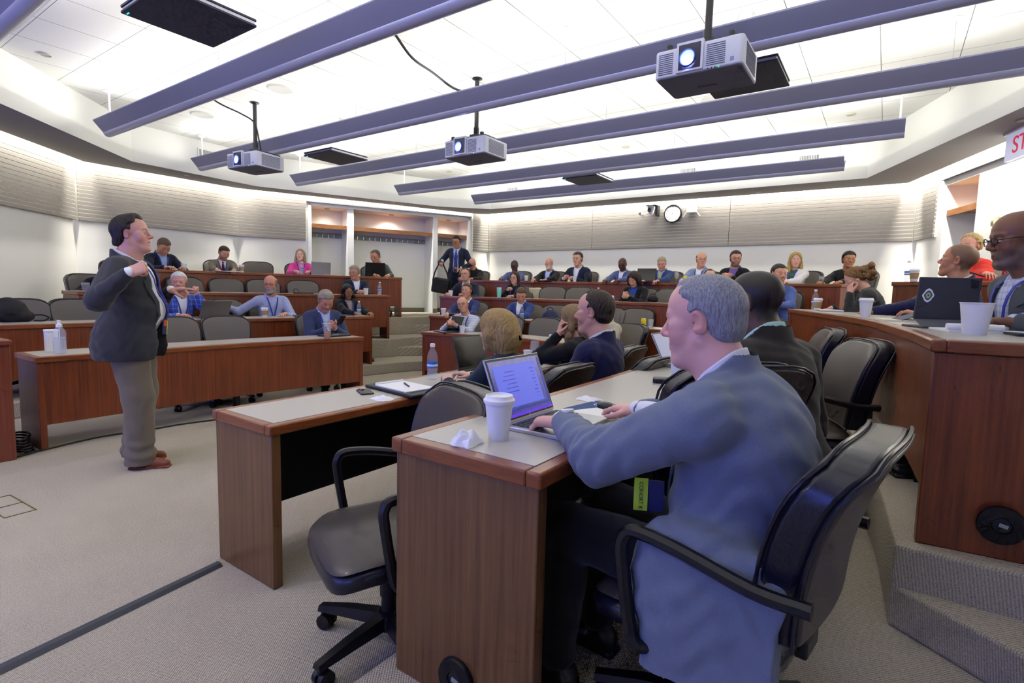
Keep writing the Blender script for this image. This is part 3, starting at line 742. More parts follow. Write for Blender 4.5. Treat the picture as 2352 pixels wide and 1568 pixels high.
def smooth(P,n=6):
    """Catmull-Rom through the points"""
    P=[V2(p) for p in P]
    if len(P)<3: return P
    Q=[2*P[0]-P[1]]+P+[2*P[-1]-P[-2]]; out=[]
    for i in range(1,len(Q)-2):
        for k in range(n):
            t=k/n; a,b,c,d=Q[i-1],Q[i],Q[i+1],Q[i+2]
            out.append(.5*((2*b)+(c-a)*t+(2*a-5*b+4*c-d)*t*t+(3*b-a-3*c+d)*t**3))
    out.append(P[-1]); return out
def ribbon(mb,P,o1,o2,z1,z2):
    a=offs(P,o1); b=offs(P,o2); n=len(P)
    rings=[[(a[i][0],a[i][1],z1),(b[i][0],b[i][1],z1),(b[i][0],b[i][1],z2),(a[i][0],a[i][1],z2)] for i in range(n)]
    return mb.loft(rings)
def struct(o,kind='structure'): o['kind']=kind; return o
def extr(name,P,z0,z1,m,parent=None): return MB().prism([tuple(p) for p in P],z0,z1).build(name,m,parent,smooth=False)

# floor (level 0) and the tiers
struct(extr('floor',[WH,WG,WF,WE_,WDd,WC,W2,W1,W0,(-10.1,-.6)],-.12,0,CP))
ROW=dict(R1=[(-2.62,1.26),(-2.62,3.0),(-2.70,4.6)],L1=[(-5.36,1.27),(-5.37,2.9),(-5.16,4.3)],C1=[(-5.27,5.38),(-4,5.68),(-2.72,5.4)],
R2=[(-1.19,1.09),(-1.19,2.4),(-1.25,3.6),(-1.5,5.4)],L2=[(-6.88,1.1),(-6.78,3.2),(-6.45,5.55)],C2=[(-6.15,6.45),(-5.2,6.65),(-4,6.75),(-2.8,6.65),(-1.8,6.4)],
R3=[(.14,2.38),(.06,3.2),(-.2,4.7),(-.92,6.85)],L3=[(-7.9,2.3),(-7.9,4.3),(-6.95,6.35)],C3=[(-6.7,7.3),(-5.6,7.65),(-4,7.8),(-2.4,7.65),(-1.3,7.3)],
L4=[(-9.0,3.3),(-8.85,4.8),(-7.5,7.15)],C4=[(-7.15,8.35),(-5.8,8.8),(-4,8.95),(-1.9,8.8),(-.5,8.35)],R4=[(.03,7.1),(.85,6.4),(1.35,4.5)])
def rowdir(k): return -1 if k[0]=='R' else 1
ROWS={k:smooth(v,5) for k,v in ROW.items()}
OUT=[(-10.06,-1.2)]
def tier(name,ins,z,zb,clip):
    """platform between an inner edge polyline and the walls"""
    P=list(ins)+clip; return struct(MB().prism([tuple(p) for p in P],zb,z).build(name,[CP],smooth=False,bevel=.012))
# tier edges run just inside each row's front (left wing from the front, round the back, down the right wing)
right_wall=[WF,WE_,WDd,WC,W2,W1]
def edge(L,C,Rr,l0,r0,d=.05):
    a=[tuple(p) for p in offs(ROWS[L],-d)]; c=[tuple(p) for p in offs(ROWS[C],-d)]; r=[tuple(p) for p in offs(ROWS[Rr],d)][::-1]
    return [l0]+a+c+r+[r0]
# right wing runs the other way: its inside is on the -x side
E2=[(-6.99,-3.0)]+[tuple(p) for p in offs(ROWS['L2'],-.05)]+[(-6.30,6.05)]+[tuple(p) for p in offs(ROWS['C2'],-.05)]+[(-1.62,6.1)]+[tuple(p) for p in offs(ROWS['R2'],.05)][::-1]+[(-1.24,-3.0)]
E3=[(-8.05,1.6)]+[tuple(p) for p in offs(ROWS['L3'],-.05)]+[(-6.95,6.9)]+[tuple(p) for p in offs(ROWS['C3'],-.05)]+[(-.95,6.95)]+[tuple(p) for p in offs(ROWS['R3'],.05)][::-1]+[(.09,2.33)]
E4=[(-9.06,2.6)]+[tuple(p) for p in offs(ROWS['L4'],-.05)]+[(-7.4,7.75)]+[tuple(p) for p in offs(ROWS['C4'],-.05)]+[(-.2,7.7)]+[tuple(p) for p in offs(ROWS['R4'],-.05)]
tier('floor_tier_two',E2,.16,0,[(2.35,-3.0),WF,WE_,WDd,WC,W2,W1,W0,(-10.06,-3.0)])
tier('floor_tier_three',E3,.47,.16,[(2.35,2.33),WF,WE_,WDd,WC,W2,W1,(-9.3,1.6)])
tier('floor_tier_four',E4,.795,.47,[(2.0,4.4),(2.35,4.9),WE_,WDd,WC,W2,W1,(-9.8,2.6)])
# half steps in the aisles
def step(name,P,z0,z1): return struct(MB().prism(P,z0,z1).build(name,[CP],smooth=False,bevel=.012))
def quad_along(a,b,d,w):  # edge a-b pushed by vector d
    return [a,b,(b[0]+d[0],b[1]+d[1]),(a[0]+d[0],a[1]+d[1])]
step('floor_step_left_low',[(-7.20,6.10),(-6.55,7.02),(-6.79,7.30),(-7.48,6.38)][::-1],.16,.315)
step('floor_step_left_high',[(-7.78,6.95),(-7.12,7.82),(-7.45,8.15),(-8.1,7.3)][::-1],.47,.64)
step('floor_step_right_low',[(-1.5,6.75),(-.9,6.2),(-.7,6.5),(-1.3,7.05)],.16,.315)
step('floor_step_front_right',[(.09,2.34),(.46,2.06),(1.3,1.45),(2.35,.9),(2.35,2.34)],.16,.315)
# walls
def wall(name,a,b,z0,z1,t=.12,m=WALLM):
    P=[V2(a),V2(b)]; n=offs(P,0); o=offs(P,t)   # outward = left of a->b
    return struct(MB().prism([tuple(P[0]),tuple(P[1]),tuple(o[1]),tuple(o[0])],z0,z1).build(name,m,smooth=False))
def wl(a,b,s): a=V2(a);b=V2(b);u=(b-a)/np.hypot(*(b-a));return tuple(a+u*s)
HT=3.9
wall('wall_left_front',WH,(-10.1,-.6),0,HT); wall('wall_left_diagonal_front',(-10.1,-.6),W0,0,HT) if False else wall('wall_left_diagonal_front',(-8.3,1.18),(-10.1,-.6),0,HT,-.12)
wall('wall_left_diagonal',W0,W1,0,HT); wall('wall_left',W1,W2,0,HT)
# back-left wall with three coat alcoves (openings z .795-2.93)
L=np.hypot(*(V2(WC)-V2(W2))); AL=[(1.32,2.02),(2.15,3.90),(4.01,4.74)]
def seg(s0,s1,z0,z1,name,m=WALLM,t=.55): 
    return wall(name,wl(W2,WC,s0),wl(W2,WC,s1),z0,z1,t,m)
seg(0,AL[0][0],0,HT,'wall_back_left_pier_south'); seg(AL[0][1],AL[1][0],.795,HT,'wall_back_left_pier_centre',TRIMW); seg(AL[1][1],AL[2][0],.795,HT,'wall_back_left_pier_north',TRIMW); seg(AL[2][1],L+.06,0,HT,'wall_back_left_pier_corner')
seg(AL[0][0],AL[2][1],0,.795,'wall_back_left_base'); seg(AL[0][0],AL[2][1],2.93,HT,'wall_back_left_header',TRIMW)
o=wall('wall_back_left_alcove',wl(W2,WC,1.2),wl(W2,WC,4.9),.7,3.0,.1); o.location=(-.466,.216,0)
# picture frame moulding round the alcoves
u=(V2(WC)-V2(W2))/L; nin=np.array([u[1],-u[0]])
def bar(mb,s0,s1,z0,z1,d0,d1):
    a=V2(W2)+u*s0; b=V2(W2)+u*s1; return mb.prism([tuple(a+nin*d0),tuple(b+nin*d0),tuple(b+nin*d1),tuple(a+nin*d1)],z0,z1)
m=MB(); bar(m,1.22,4.84,2.995,3.02,0,.045); struct(m.build('trim_1',mat('dark_reveal','6c6c6c',.6),smooth=False))
m=MB(); bar(m,1.25,1.31,.8,2.99,0,.02); bar(m,1.25,4.81,2.93,2.99,0,.02); bar(m,4.75,4.81,.8,2.99,0,.02); struct(m.build('trim_2',TRIMW,smooth=False))
wall('wall_back',WC,WDd,0,HT)
# right diagonal wall with one alcove
L2=np.hypot(*(V2(WE_)-V2(WDd)))
def segR(s0,s1,z0,z1,name,m=WALLM,t=.55): return wall(name,wl(WDd,WE_,s0),wl(WDd,WE_,s1),z0,z1,t,m)
segR(-.05,.74,0,HT,'wall_right_diagonal_pier'); segR(1.5,L2,0,HT,'wall_right_diagonal'); segR(.74,1.5,0,.795,'wall_right_diagonal_base'); segR(.74,1.5,2.92,HT,'wall_right_diagonal_header')
o=wall('wall_right_alcove',wl(WDd,WE_,.6),wl(WDd,WE_,1.6),.7,3.0,.1); o.location=(.46,.175,0)
u2=(V2(WE_)-V2(WDd))/L2; nin2=np.array([u2[1],-u2[0]])
m=MB(); a=V2(WDd)+u2*.66; b=V2(WDd)+u2*3.0; m.prism([tuple(a),tuple(b),tuple(b+nin2*.045),tuple(a+nin2*.045)],3.0,3.02); struct(m.build('trim_3',mat('dark_reveal','6c6c6c',.6),smooth=False))
wall('wall_right',WE_,WF,0,HT); wall('wall_right_front',WF,WG,0,HT); wall('wall_front',WG,WH,0,HT)
# baseboards on the top tier
BBM=mat('carpet_base','7a715c',.9)
for i,(a,b,z) in enumerate(((wl(W2,WC,0.0),wl(W2,WC,1.3),.795),(wl(W2,WC,4.75),WC,.795),(WC,WDd,.795),(WDd,wl(WDd,WE_,.73),.795),(wl(W2,WC,2.03),wl(W2,WC,2.14),.795),(wl(W2,WC,3.91),wl(W2,WC,4.0),.795))):
    o=wall('baseboard_%d'%(i+1),a,b,z,z+.10,-.012,BBM)
o=wall('baseboard_alcove',wl(W2,WC,1.32),wl(W2,WC,4.74),.795,.895,-.012,BBM); o.location=(-.466,.216,0)
# ceiling
CE=[(-7.3,.4),(-7.42,1.61),(-8.12,2.33),(-9.14,3.38),(-9.21,4.17),(-9.36,5.39),(-8.63,6.65),(-7.97,8.53),(-7.17,9.38),(-5.1,9.5),(-3.04,9.52),(-.34,9.36),(.16,8.28),(.9,6.6),(1.35,4.9),(1.35,-2.3),(-7.3,-2.3)]
CE=[(-7.3,-2.3),(-7.3,1.5),(-9.17,3.40),(-9.36,5.39),(-7.95,8.62),(-7.17,9.42),(-.36,9.42),(.9,6.6),(1.35,4.9),(1.35,-2.3)]
RO=[(-8.4,-2.9),(-8.4,1.53),(-9.84,3.02),(-9.87,5.33),(-7.98,9.72),(-7.74,9.98),(.14,10.06),(1.04,7.7),(2.1,4.9),(2.1,-2.9)]
struct(extr('ceiling',CE,3.635,3.72,TILE))
m=MB(); n=len(CE)
inn=CE
# fascia between tile ceiling and soffit, soffit ring
V=[(p[0],p[1],3.086) for p in inn]+[(p[0],p[1],3.70) for p in inn]
F=[(i,(i+1)%n,n+(i+1)%n,n+i) for i in range(n)]
cx=V2((-4,4)); oo=[tuple(V2(p)+(V2(p)-cx)/np.hypot(*(V2(p)-cx))*.06) for p in inn]
V+=[(p[0],p[1],3.086) for p in oo]+[(p[0],p[1],3.70) for p in oo]
F+=[(2*n+i,2*n+(i+1)%n,3*n+(i+1)%n,3*n+i) for i in range(n)]+[(i,(i+1)%n,2*n+(i+1)%n,2*n+i) for i in range(n)]+[(n+i,n+(i+1)%n,3*n+(i+1)%n,3*n+i) for i in range(n)]
m.add(V,F); struct(m.build('ceiling_fascia',mat('fascia_paint','e4e5e0',.85),smooth=False))
m=MB(); V=[(p[0],p[1],3.085) for p in inn]+[(p[0],p[1],3.085) for p in RO]+[(p[0],p[1],3.15) for p in inn]+[(p[0],p[1],3.15) for p in RO]
F=[]
for i in range(n):
    j=(i+1)%n; F+=[(i,j,n+j,n+i),(2*n+i,2*n+j,3*n+j,3*n+i),(n+i,n+j,3*n+j,3*n+i)]
m.add(V,F); struct(m.build('ceiling_soffit',SOFF,smooth=False))
struct(extr('ceiling_cove_lid',[WH,WG,WF,WE_,WDd,WC,W2,W1,(-8.3,1.0),(-10.1,-.6)],3.86,3.94,WALLM))
# slatted acoustic panels on the walls: runs between joints
def panel(label,a,b,z0,z1,d=.05):
    a=V2(a);b=V2(b);L_=np.hypot(*(b-a));uu=(b-a)/L_;nn=np.array([uu[1],-uu[0]])
    t=empty('acoustic_wall_panel',(0,0,0),0,label,'wall panel','slatted wall panels')
    m=MB(); m.prism([tuple(a),tuple(b),tuple(b+nn*.0475),tuple(a+nn*.0475)],z0,z1).build('backing',GROOVE,t,smooth=False)
    z=z0; m=MB(); 
    while z<z1-.02:
        m.prism([tuple(a+nn*.028),tuple(b+nn*.028),tuple(b+nn*d),tuple(a+nn*d)],z,min(z+.047,z1)); z+=.058
    o=m.build('slats',SLAT,t,smooth=False); return t
Zp0,Zp1=2.24,3.48
panel('ribbed grey panel at the far left edge, left of the speaker',wl(W0,W1,0),wl(W0,W1,2.42),Zp0,Zp1)
panel('long ribbed grey panel above and right of the speaker',wl(W1,W2,.04),wl(W1,W2,2.46),Zp0,Zp1)
panel('ribbed grey panel ending at the coat alcoves',wl(W2,WC,.01),wl(W2,WC,1.20),Zp0,Zp1)
panel('narrow ribbed grey panel between alcoves and back corner',wl(W2,WC,4.86),wl(W2,WC,5.27),Zp0,Zp1)
bp=[.04,2.72,5.42,8.08]
for i,l in enumerate(('left third of the ribbed back wall panels, at the corner','middle third of the ribbed back wall panels, behind clock and camera','right third of the ribbed back wall panels, ending at the right corner')):
    panel(l,wl(WC,WDd,bp[i]+.004),wl(WC,WDd,bp[i+1]-.004),Zp0,Zp1)
panel('short ribbed grey panel beside the right alcove',wl(WDd,WE_,.04),wl(WDd,WE_,.60),Zp0,Zp1)
# coat shelves with hook rails
SHW=wood('shelf_oak','7a4a22','a46c3a',False,.4)
HOOK=mat('chrome','c9cbd0',.2,1)
def coat(label,A,B,s0,s1,dx,nh):
    A=V2(A);B=V2(B);uu=(B-A)/np.hypot(*(B-A));nn=np.array([uu[1],-uu[0]])
    t=empty('coat_shelf',(0,0,0),0,label,'shelf','coat shelves in the alcoves')
    def br(m,q0,q1,z0,z1,d0,d1):
        a=A+uu*q0;b=A+uu*q1;return m.prism([tuple(a+nn*d0),tuple(b+nn*d0),tuple(b+nn*d1),tuple(a+nn*d1)],z0,z1)
    br(MB(),s0+.005,s1-.005,2.55,2.58,-.50,-.06).build('board',SHW,t,smooth=False); br(MB(),s0+.005,s1-.005,2.505,2.585,-.06,-.03).build('front_edge',SHW,t,smooth=False)
    br(MB(),s0+.01,s1-.01,2.36,2.46,-.51,-.49).build('hook_rail',mat('rail_grey','8b8f98',.5),t,smooth=False)
    for i in range(nh):
        s=s0+(i+.5)*(s1-s0)/nh; p=A+uu*s+nn*(-.485); q=p+nn*.05
        MB().tube([(p[0],p[1],2.43),(q[0],q[1],2.42),(q[0],q[1],2.36),((p[0]+q[0])/2,(p[1]+q[1])/2,2.345)],.006,6).build('hook',HOOK,t)
    c=A+uu*(s0+s1)/2+nn*(-.25); MB().cyl((c[0],c[1],2.928),(c[0],c[1],2.915),.05,n=20).build('downlight_trim',mat('alcove_light','a8a698',.5),t)
    l_=bpy.data.lights.new('alcove_lamp','SPOT'); l_.energy=14*(s1-s0)/.7; l_.spot_size=R(150); l_.spot_blend=1; l_.shadow_soft_size=.05; l_.color=(1,.95,.86); lo=bpy.data.objects.new('lamp',l_); COL.objects.link(lo); lo.parent=t; lo.location=(c[0],c[1],2.90)
coat('oak coat shelf with hooks in the leftmost alcove',W2,WC,AL[0][0],AL[0][1],0,6)
coat('long oak coat shelf with hooks in the wide middle alcove',W2,WC,AL[1][0],AL[1][1],0,14)
coat('short oak coat shelf behind the standing man with the bag',W2,WC,AL[2][0],AL[2][1],0,6)
coat('oak shelf in the right-hand alcove near the stair sign',WDd,WE_,.74,1.5,0,5)
# ------------------------------------------------------------------ linear uplights
DWE=85.0
UPW=7.8
FXM=mat('fixture_lavender_grey','7c7e9a',.45,.25); FXN=mat('fixture_nose','a2a4be',.35,.3)
def uplight(label,x0,x1,y,rods,thick):
    t=empty('linear_uplight',((x0+x1)/2,y,3.1),0,label,'ceiling light','linear uplights'); h=(x1-x0)/2
    prof=[(-.155,.165),(-.150,.172),(-.055,.060),(.055,.060),(.150,.172),(.155,.165),(.155,.158),(.052,.040),(-.052,.040),(-.155,.158)]
    MB().loft([[(x,p[0],p[1]) for p in prof] for x in (-h,h)]).build('wing_reflector',FXM,t,smooth=False)
    MB().loft([[(x,.056*math.cos(R(a)),.052+.054*math.sin(R(a))) for a in range(180,361,12)] for x in (-h,h)]).build('rounded_trough',FXN,t)
    for rx in rods:
        c=rx-(x0+x1)/2
        if thick and abs(rx-x0)<.4 or thick and abs(rx-x1)<.3:
            MB().cyl((c,0,.06),(c,0,.53),.012,n=10).build('stem',TRIMW,t); MB().lathe([(.06,0),(.06,-.012),(.02,-.03)],(c,0,.532),20).build('canopy',TRIMW,t)
        else:
            MB().cyl((c,0,.06),(c,0,.53),.0035,n=6).build('cable',mat('steel_cable','b9bcc0',.4,.6),t); MB().lathe([(.05,0),(.05,-.005),(.012,-.02)],(c,0,.532),20).build('canopy',TRIMW,t)
    for q in (-1,1):
        a=bpy.data.lights.new('uplight_lamp','AREA'); a.shape='RECTANGLE'; a.size=(x1-x0)-.1; a.size_y=.10; a.energy=UPW*(x1-x0)/2; a.color=(1,.965,.90)
        lo=bpy.data.objects.new('lamp',a); COL.objects.link(lo); lo.parent=t; lo.location=(0,q*.07,.20); lo.rotation_euler=(PI-q*R(60),0,0)
    return t
uplight('grey linear light fixture cut off at the top left corner',-5.6,.9,1.20,(-5.4,-2.5,.5),1)
uplight('nearest fully seen linear light, running out over the top edge',-7.97,.9,2.71,(-7.9,-5.3,-2.47,.4),1)
uplight('linear light behind the large projector, second row',-9.0,.95,4.28,(-8.95,-5.28,-2.47,.3),1)
uplight('linear light crossing behind the middle projector, third row',-8.73,.80,5.79,(-8.65,-5.8,-2.78,.3),1)
uplight('linear light just beyond the middle projector, fourth row',-7.77,.03,7.33,(-7.65,-5.1,-2.5,-.02),1)
uplight('farthest and shortest linear light, near the back wall',-7.12,-.61,8.82,(-7.0,-4.0,-.68),1)
uplight('extra linear light added behind the camera to brighten the teaching floor',-5.6,.9,-.32,(-5.4,-2.5,.5),1)  # extra unseen fixture, added to brighten the near floor
def fill_lamp(x,y,e,tilt=18):  # fill spots added out of view to lift the floor at the front
    t=empty('fill_downlight',(x,y,3.634),0,'round ceiling fill light added out of view to brighten the teaching floor','ceiling light','added fill lights over the teaching floor')
    MB().lathe([(.10,0),(.10,-.006),(.082,-.012),(.078,-.002)],n=28,cap=False).build('trim_ring',TRIMW,t); MB().lathe([(.078,-.003),(.0001,-.003)],n=24,cap=False).build('lamp_glass',mat('fill_lamp_glass','ffffff',.4,emit=(1,.95,.86),es=6),t)
    l=bpy.data.lights.new('fill_lamp','SPOT'); l.energy=e; l.spot_size=R(140); l.spot_blend=.9; l.shadow_soft_size=.09; l.color=(1,.95,.87)
    o=bpy.data.objects.new('lamp',l); COL.objects.link(o); o.parent=t; o.location=(0,0,-.03); o.rotation_euler=(R(8),0,0)
for x_ in (-6.3,-4.8,-3.3): fill_lamp(x_,-.9,DWE)
# cove lamps washing the walls
def coveline(a,b,e):
    a=V2(a);b=V2(b);L_=np.hypot(*(b-a));c=(a+b)/2;uu=(b-a)/L_;nn=np.array([-uu[1],uu[0]])  # outward
    l=bpy.data.lights.new('cove_lamp','AREA'); l.shape='RECTANGLE'; l.size=L_*1.03; l.size_y=.06; l.energy=e*L_; l.color=(1,.95,.84)
    o=bpy.data.objects.new('cove_lamp',l); COL.objects.link(o); c2=c+nn*.02; o.location=(c2[0],c2[1],3.30)
    d=Vector((nn[0]*.55,nn[1]*.55,-1)).normalized(); z=-d; x=Vector((uu[0],uu[1],0)); y=z.cross(x).normalized(); x=y.cross(z)
    o.rotation_euler=Matrix((x,y,z)).transposed().to_euler()
CW=27.0
for i in range(1,len(RO)-2): coveline(RO[i],RO[i+1],CW)
# ------------------------------------------------------------------ things on the ceiling
def disc(name,label,cat,group,x,y,r,m,z=3.634,t=.012):
    o=MB().lathe([(r,0),(r,-t*.5),(r*.93,-t),(r*.88,-t*.6)],(0,0,0),32).build(name,m); o.location=(x,y,z); tag(o,label,cat,group); return o
# ceiling things
SPK=mat('speaker_grille','c9cac6',.7)
for i,((x,y),l) in enumerate(zip([(-6.01,3.78),(-7.84,3.77),(-4.16,6.76),(-5.4,8.52),(-1.83,6.71),(-2.33,8.53)],
  ['round ceiling speaker nearest the left projector pole','round ceiling speaker above the vent, left of the left projector','round ceiling speaker behind the middle projector','round ceiling speaker at far left near the back','round ceiling speaker under the large projector','round ceiling speaker near the back right of the ceiling'])):
    disc('ceiling_speaker',l,'speaker','round ceiling speakers',x,y,.145,SPK)
for (x,y),l in zip([(-7.23,1.94),(-7.19,8.07),(-3.53,8.1),(-.53,8.06),(-.52,5.0),(-3.57,5.0)],['small round ceiling disc in the upper left corner','small ceiling disc at the far left back','small ceiling disc above the fourth linear light','small ceiling disc at the right back','small ceiling disc near the top right edge','small ceiling disc above the middle projector']):
    disc('sprinkler_cover',l,'sprinkler cover','round sprinkler covers',x,y,.055,mat('sprinkler_brass','b5b2a0',.5))
for (x,y),l in zip([(-9.46,4.28),(-8.37,7.72),(-5.8,9.8),(-1.87,9.8),(.94,7.1)],['soffit disc above the left ribbed panel','soffit disc above the coat alcoves','soffit disc left of the clock','soffit disc right of the clock','soffit disc beside the stair sign']):
    disc('soffit_sprinkler_cover',l,'sprinkler cover','soffit sprinkler covers',x,y,.05,mat('sprinkler_brass','b5b2a0',.5),3.084)
def vent(label,A,B,s,w,z=3.43):
    A=V2(A);B=V2(B);uu=(B-A)/np.hypot(*(B-A));nn=np.array([uu[1],-uu[0]]); c=A+uu*s+nn*.012
    t=empty('air_vent',(c[0],c[1],z),math.atan2(uu[1],uu[0]),label,'vent','air grilles in the fascia')
    MB().box((0,0,0),(w,.02,.16)).build('frame',mat('vent_frame','dcdcd6',.6),t,smooth=False)
    m=MB(); 
    for i in range(int(w/.022)-2): m.box((-w/2+.03+i*.022,-.012,0),(.006,.012,.11))
    MB().box((0,-.011,0),(w-.04,.004,.12)).build('dark_core',mat('vent_dark','6d6f6a',.8),t,smooth=False); m.build('louvres',mat('vent_frame','dcdcd6',.6),t,smooth=False)
vent('air grille on the left fascia above the left projector',(-9.17,3.40),(-9.36,5.39),1.13,.34)
vent('air grille on the back fascia at far left',(-7.17,9.42),(-.36,9.42),.57,.30); vent('air grille on the back fascia above the clock',(-7.17,9.42),(-.36,9.42),4.22,.30); vent('air grille on the back fascia at right',(-7.17,9.42),(-.36,9.42),6.05,.30)
DK=mat('array_mic_face','2b2d3f',.6); FR=mat('array_mic_frame','b6b8c4',.4,.4)
def micpanel(label,x,y,z):
    t=empty('ceiling_microphone_panel',(x,y,z),0,label,'microphone panel','square ceiling microphone panels')
    MB().rbox((0,0,0),(.60,.60,.012),.01).build('face',DK,t,smooth=False); MB().rbox((0,0,.018),(.585,.585,.020),.01).build('edge_frame',FR,t,smooth=False); MB().rbox((0,0,.036),(.60,.60,.012),.01).build('back_plate',DK,t,smooth=False)
    MB().box((-.26,-.27,-.007),(.03,.006,.004)).build('status_light',mat('led_cyan','2ad0d8',.4,emit='2ad0d8',es=3),t,smooth=False)
    m=MB(); [m.cyl((a,b,.04),(a*.2,b*.2,3.635-z),.0025,n=5) for a in (-.2,.2) for b in (-.2,.2)]; m.build('suspension_wires',mat('steel_cable','b9bcc0',.4,.6),t)
    if y>4.7: MB().cyl((0,0,.04),(0,0,3.635-z),.028,n=16).build('conduit_stem',TRIMW,t)
micpanel('large dark blue square panel hanging at the top left',-4.00,1.86,3.12); micpanel('dark square panel hanging right of the left projector',-6.34,4.80,3.10)
micpanel('dark square panel partly behind the large projector',-1.09,4.80,3.10); micpanel('farthest dark square panel between the back linear lights',-3.99,7.74,3.10)
# projectors
PJ=mat('projector_shell','c3c6d6',.45); PJD=mat('projector_dark','24252c',.5); PJT=mat('projector_top','3a3b44',.5)
def lensmat():
    return mat('projector_beam_glass','3a5cff',.1,emit=(.10,.16,1.0),es=5.0), mat('projector_beam_core','ffffff',.1,emit=(.75,.85,1.0),es=40.0)
LB,LCO=lensmat()
def projector(label,x,y,z,rz):
    t=empty('projector',(x,y,z),R(rz),label,'projector','ceiling projectors')
    w,d,h=.56,.42,.175
    b=MB(); P=[]
    m=MB(); m.rbox((0,0,.0+h/2),(w,d,h),.03,4).build('shell',PJ,t,bevel=.008)
    MB().rbox((0,0,-.003),(w-.02,d-.02,.006),.03,3).build('underside',mat('projector_belly','57586a',.6),t,smooth=False)
    MB().rbox((0,.01,h+.012),(w-.06,d-.07,.024),.03,3).build('top_cover',PJT,t,bevel=.004)
    m=MB(); m.rbox((-.045,-d/2-.002,h/2+.012),(.170,.030,.185),.001,1); bz=m.build('lens_bezel',PJ,t,bevel=.012,seg=3)
    MB().box((-.045,-d/2-.0175,h/2+.010),(.140,.004,.155)).build('lens_recess',mat('lens_recess_blue','10123a',.3),t,bevel=.001)
    cx=-.058; zz=h/2+.003; y0=-d/2-.020
    def ring(r0,r1,ya,yb,mm,nm):
        k=MB(); k.T=Matrix.Translation((cx,y0,zz))@Matrix.Rotation(PI/2,4,'X'); k.lathe([(r0,ya),(r1,yb),(r1-.006,yb),(r0-.010,ya)],n=28,cap=False); return k.build(nm,mm,t)
    ring(.056,.052,.0,.010,mat('lens_ring','5560a8',.3,.5),'lens_ring'); 
    k=MB(); k.T=Matrix.Translation((cx,y0-.001,zz))@Matrix.Rotation(PI/2,4,'X'); k.lathe([(.046,0),(.034,.006),(.0,.008)],n=28,cap=False); k.build('lens_glass',LB,t)
    k=MB(); k.T=Matrix.Translation((cx+.006,y0-.010,zz-.004))@Matrix.Rotation(PI/2,4,'X'); k.lathe([(.021,0),(.014,.003),(0,.004)],n=20,cap=False); k.build('lamp_beam_spot',LCO,t)
    for c_,d_ in (((-.205,-d/2-.001),(.095,.004,.005)),((.115,-d/2-.001),(.115,.004,.005)),((w/2+.001,0),(.004,.27,.005)),((-w/2-.001,0),(.004,.27,.005))):
        m=MB(); [m.box((c_[0],c_[1],.022+i*.0125),d_) for i in range(11)]; m.build('vent_grille',mat('vent_slot','5b6078',.7),t,smooth=False)
    MB().box((.215,-d/2-.001,.035),(.022,.004,.022)).build('front_badge',mat('badge_grey','8890b8',.5),t,smooth=False)
    m=MB(); [m.box((.07+i*.022,-d/2+.004,.004),(.005,.012,.008)) for i in range(3)]; m.build('indicator_slots',PJD,t,smooth=False)
    MB().box((.136,-d/2+.004,.004),(.005,.012,.008)).build('power_light',mat('led_green','20c060',.4,emit='20c060',es=2),t,smooth=False)
    for fx in (-.21,.19):
        MB().lathe([(.022,0),(.022,.030),(.019,.034)],(fx,-.14,h+.02),16).build('foot_knob',PJD,t)
    m=MB(); m.box((0,.0,h+.04),(.20,.17,.022)); m.box((0,.0,h+.065),(.11,.10,.035)); m.build('mount_bracket',mat('mount_black','1c1c22',.5),t,bevel=.003)
    m=MB(); m.cyl((0,0,h+.07),(0,0,3.62-z),.024,n=16); m.cyl((0,0,h+.07),(0,0,h+.16),.030,n=16); m.build('ceiling_pole',mat('mount_black','1c1c22',.5),t)
    MB().lathe([(.055,0),(.055,-.008),(.03,-.02)],(0,0,3.634-z),20).build('ceiling_flange',mat('mount_black','1c1c22',.5),t)
    txt('Panasonic',.032,.001,(.0,.05,-.007),(PI,0,0),'brand_lettering',mat('projector_print','1d1e26',.5),t)
    l=bpy.data.lights.new('projector_beam','SPOT'); l.energy=PJE; l.color=(.28,.36,1.0); l.spot_size=R(58); l.spot_blend=.5; l.shadow_soft_size=.03
    o=bpy.data.objects.new('beam',l); COL.objects.link(o); o.parent=t; o.location=(cx,-d/2-.06,h/2); o.rotation_euler=(R(72),0,0)
    return t
PJE=25
def txt(s,size,ext,loc,rot,name,m,parent=None,align='CENTER'):
    c=bpy.data.curves.new(name,'FONT'); c.body=s; c.size=size; c.extrude=ext; c.align_x=align; c.align_y='CENTER'
    o=bpy.data.objects.new(name+'_tmp',c); me=bpy.data.meshes.new_from_object(o); bpy.data.objects.remove(o); me.name=name
    return link(name,me,parent,[m],loc,rot)
projector('large grey projector with glowing blue lens at upper right',-1.11,3.82,2.78,0)
projector('grey projector with lit blue lens in the middle of the ceiling',-3.83,4.74,2.78,0)
projector('smallest grey projector, hanging above the left half of the hall',-6.74,3.88,2.80,8)
BLK=mat('cable_black','121214',.5)
def cord(name,label,pts,r=.008,m=BLK,cat='cable'):
    o=MB().tube([tuple(p) for p in smooth3(pts)],r,8).build(name,m); tag(o,label,cat); return o
def smooth3(P,n=6):
    P=[np.array(p,float) for p in P]; Q=[2*P[0]-P[1]]+P+[2*P[-1]-P[-2]]; out=[]
    for i in range(1,len(Q)-2):
        for k in range(n):
            t=k/n;a,b,c,d=Q[i-1],Q[i],Q[i+1],Q[i+2]; out.append(.5*((2*b)+(c-a)*t+(2*a-5*b+4*c-d)*t*t+(3*b-a-3*c+d)*t**3))
    out.append(P[-1]); return out
cord('projector_cable','black cable sagging from a light to the middle projector pole',[(-3.83,3.55,3.63),(-3.82,3.75,3.50),(-3.84,4.05,3.47),(-3.84,4.35,3.42),(-3.84,4.60,3.44),(-3.83,4.70,3.42)],.012)
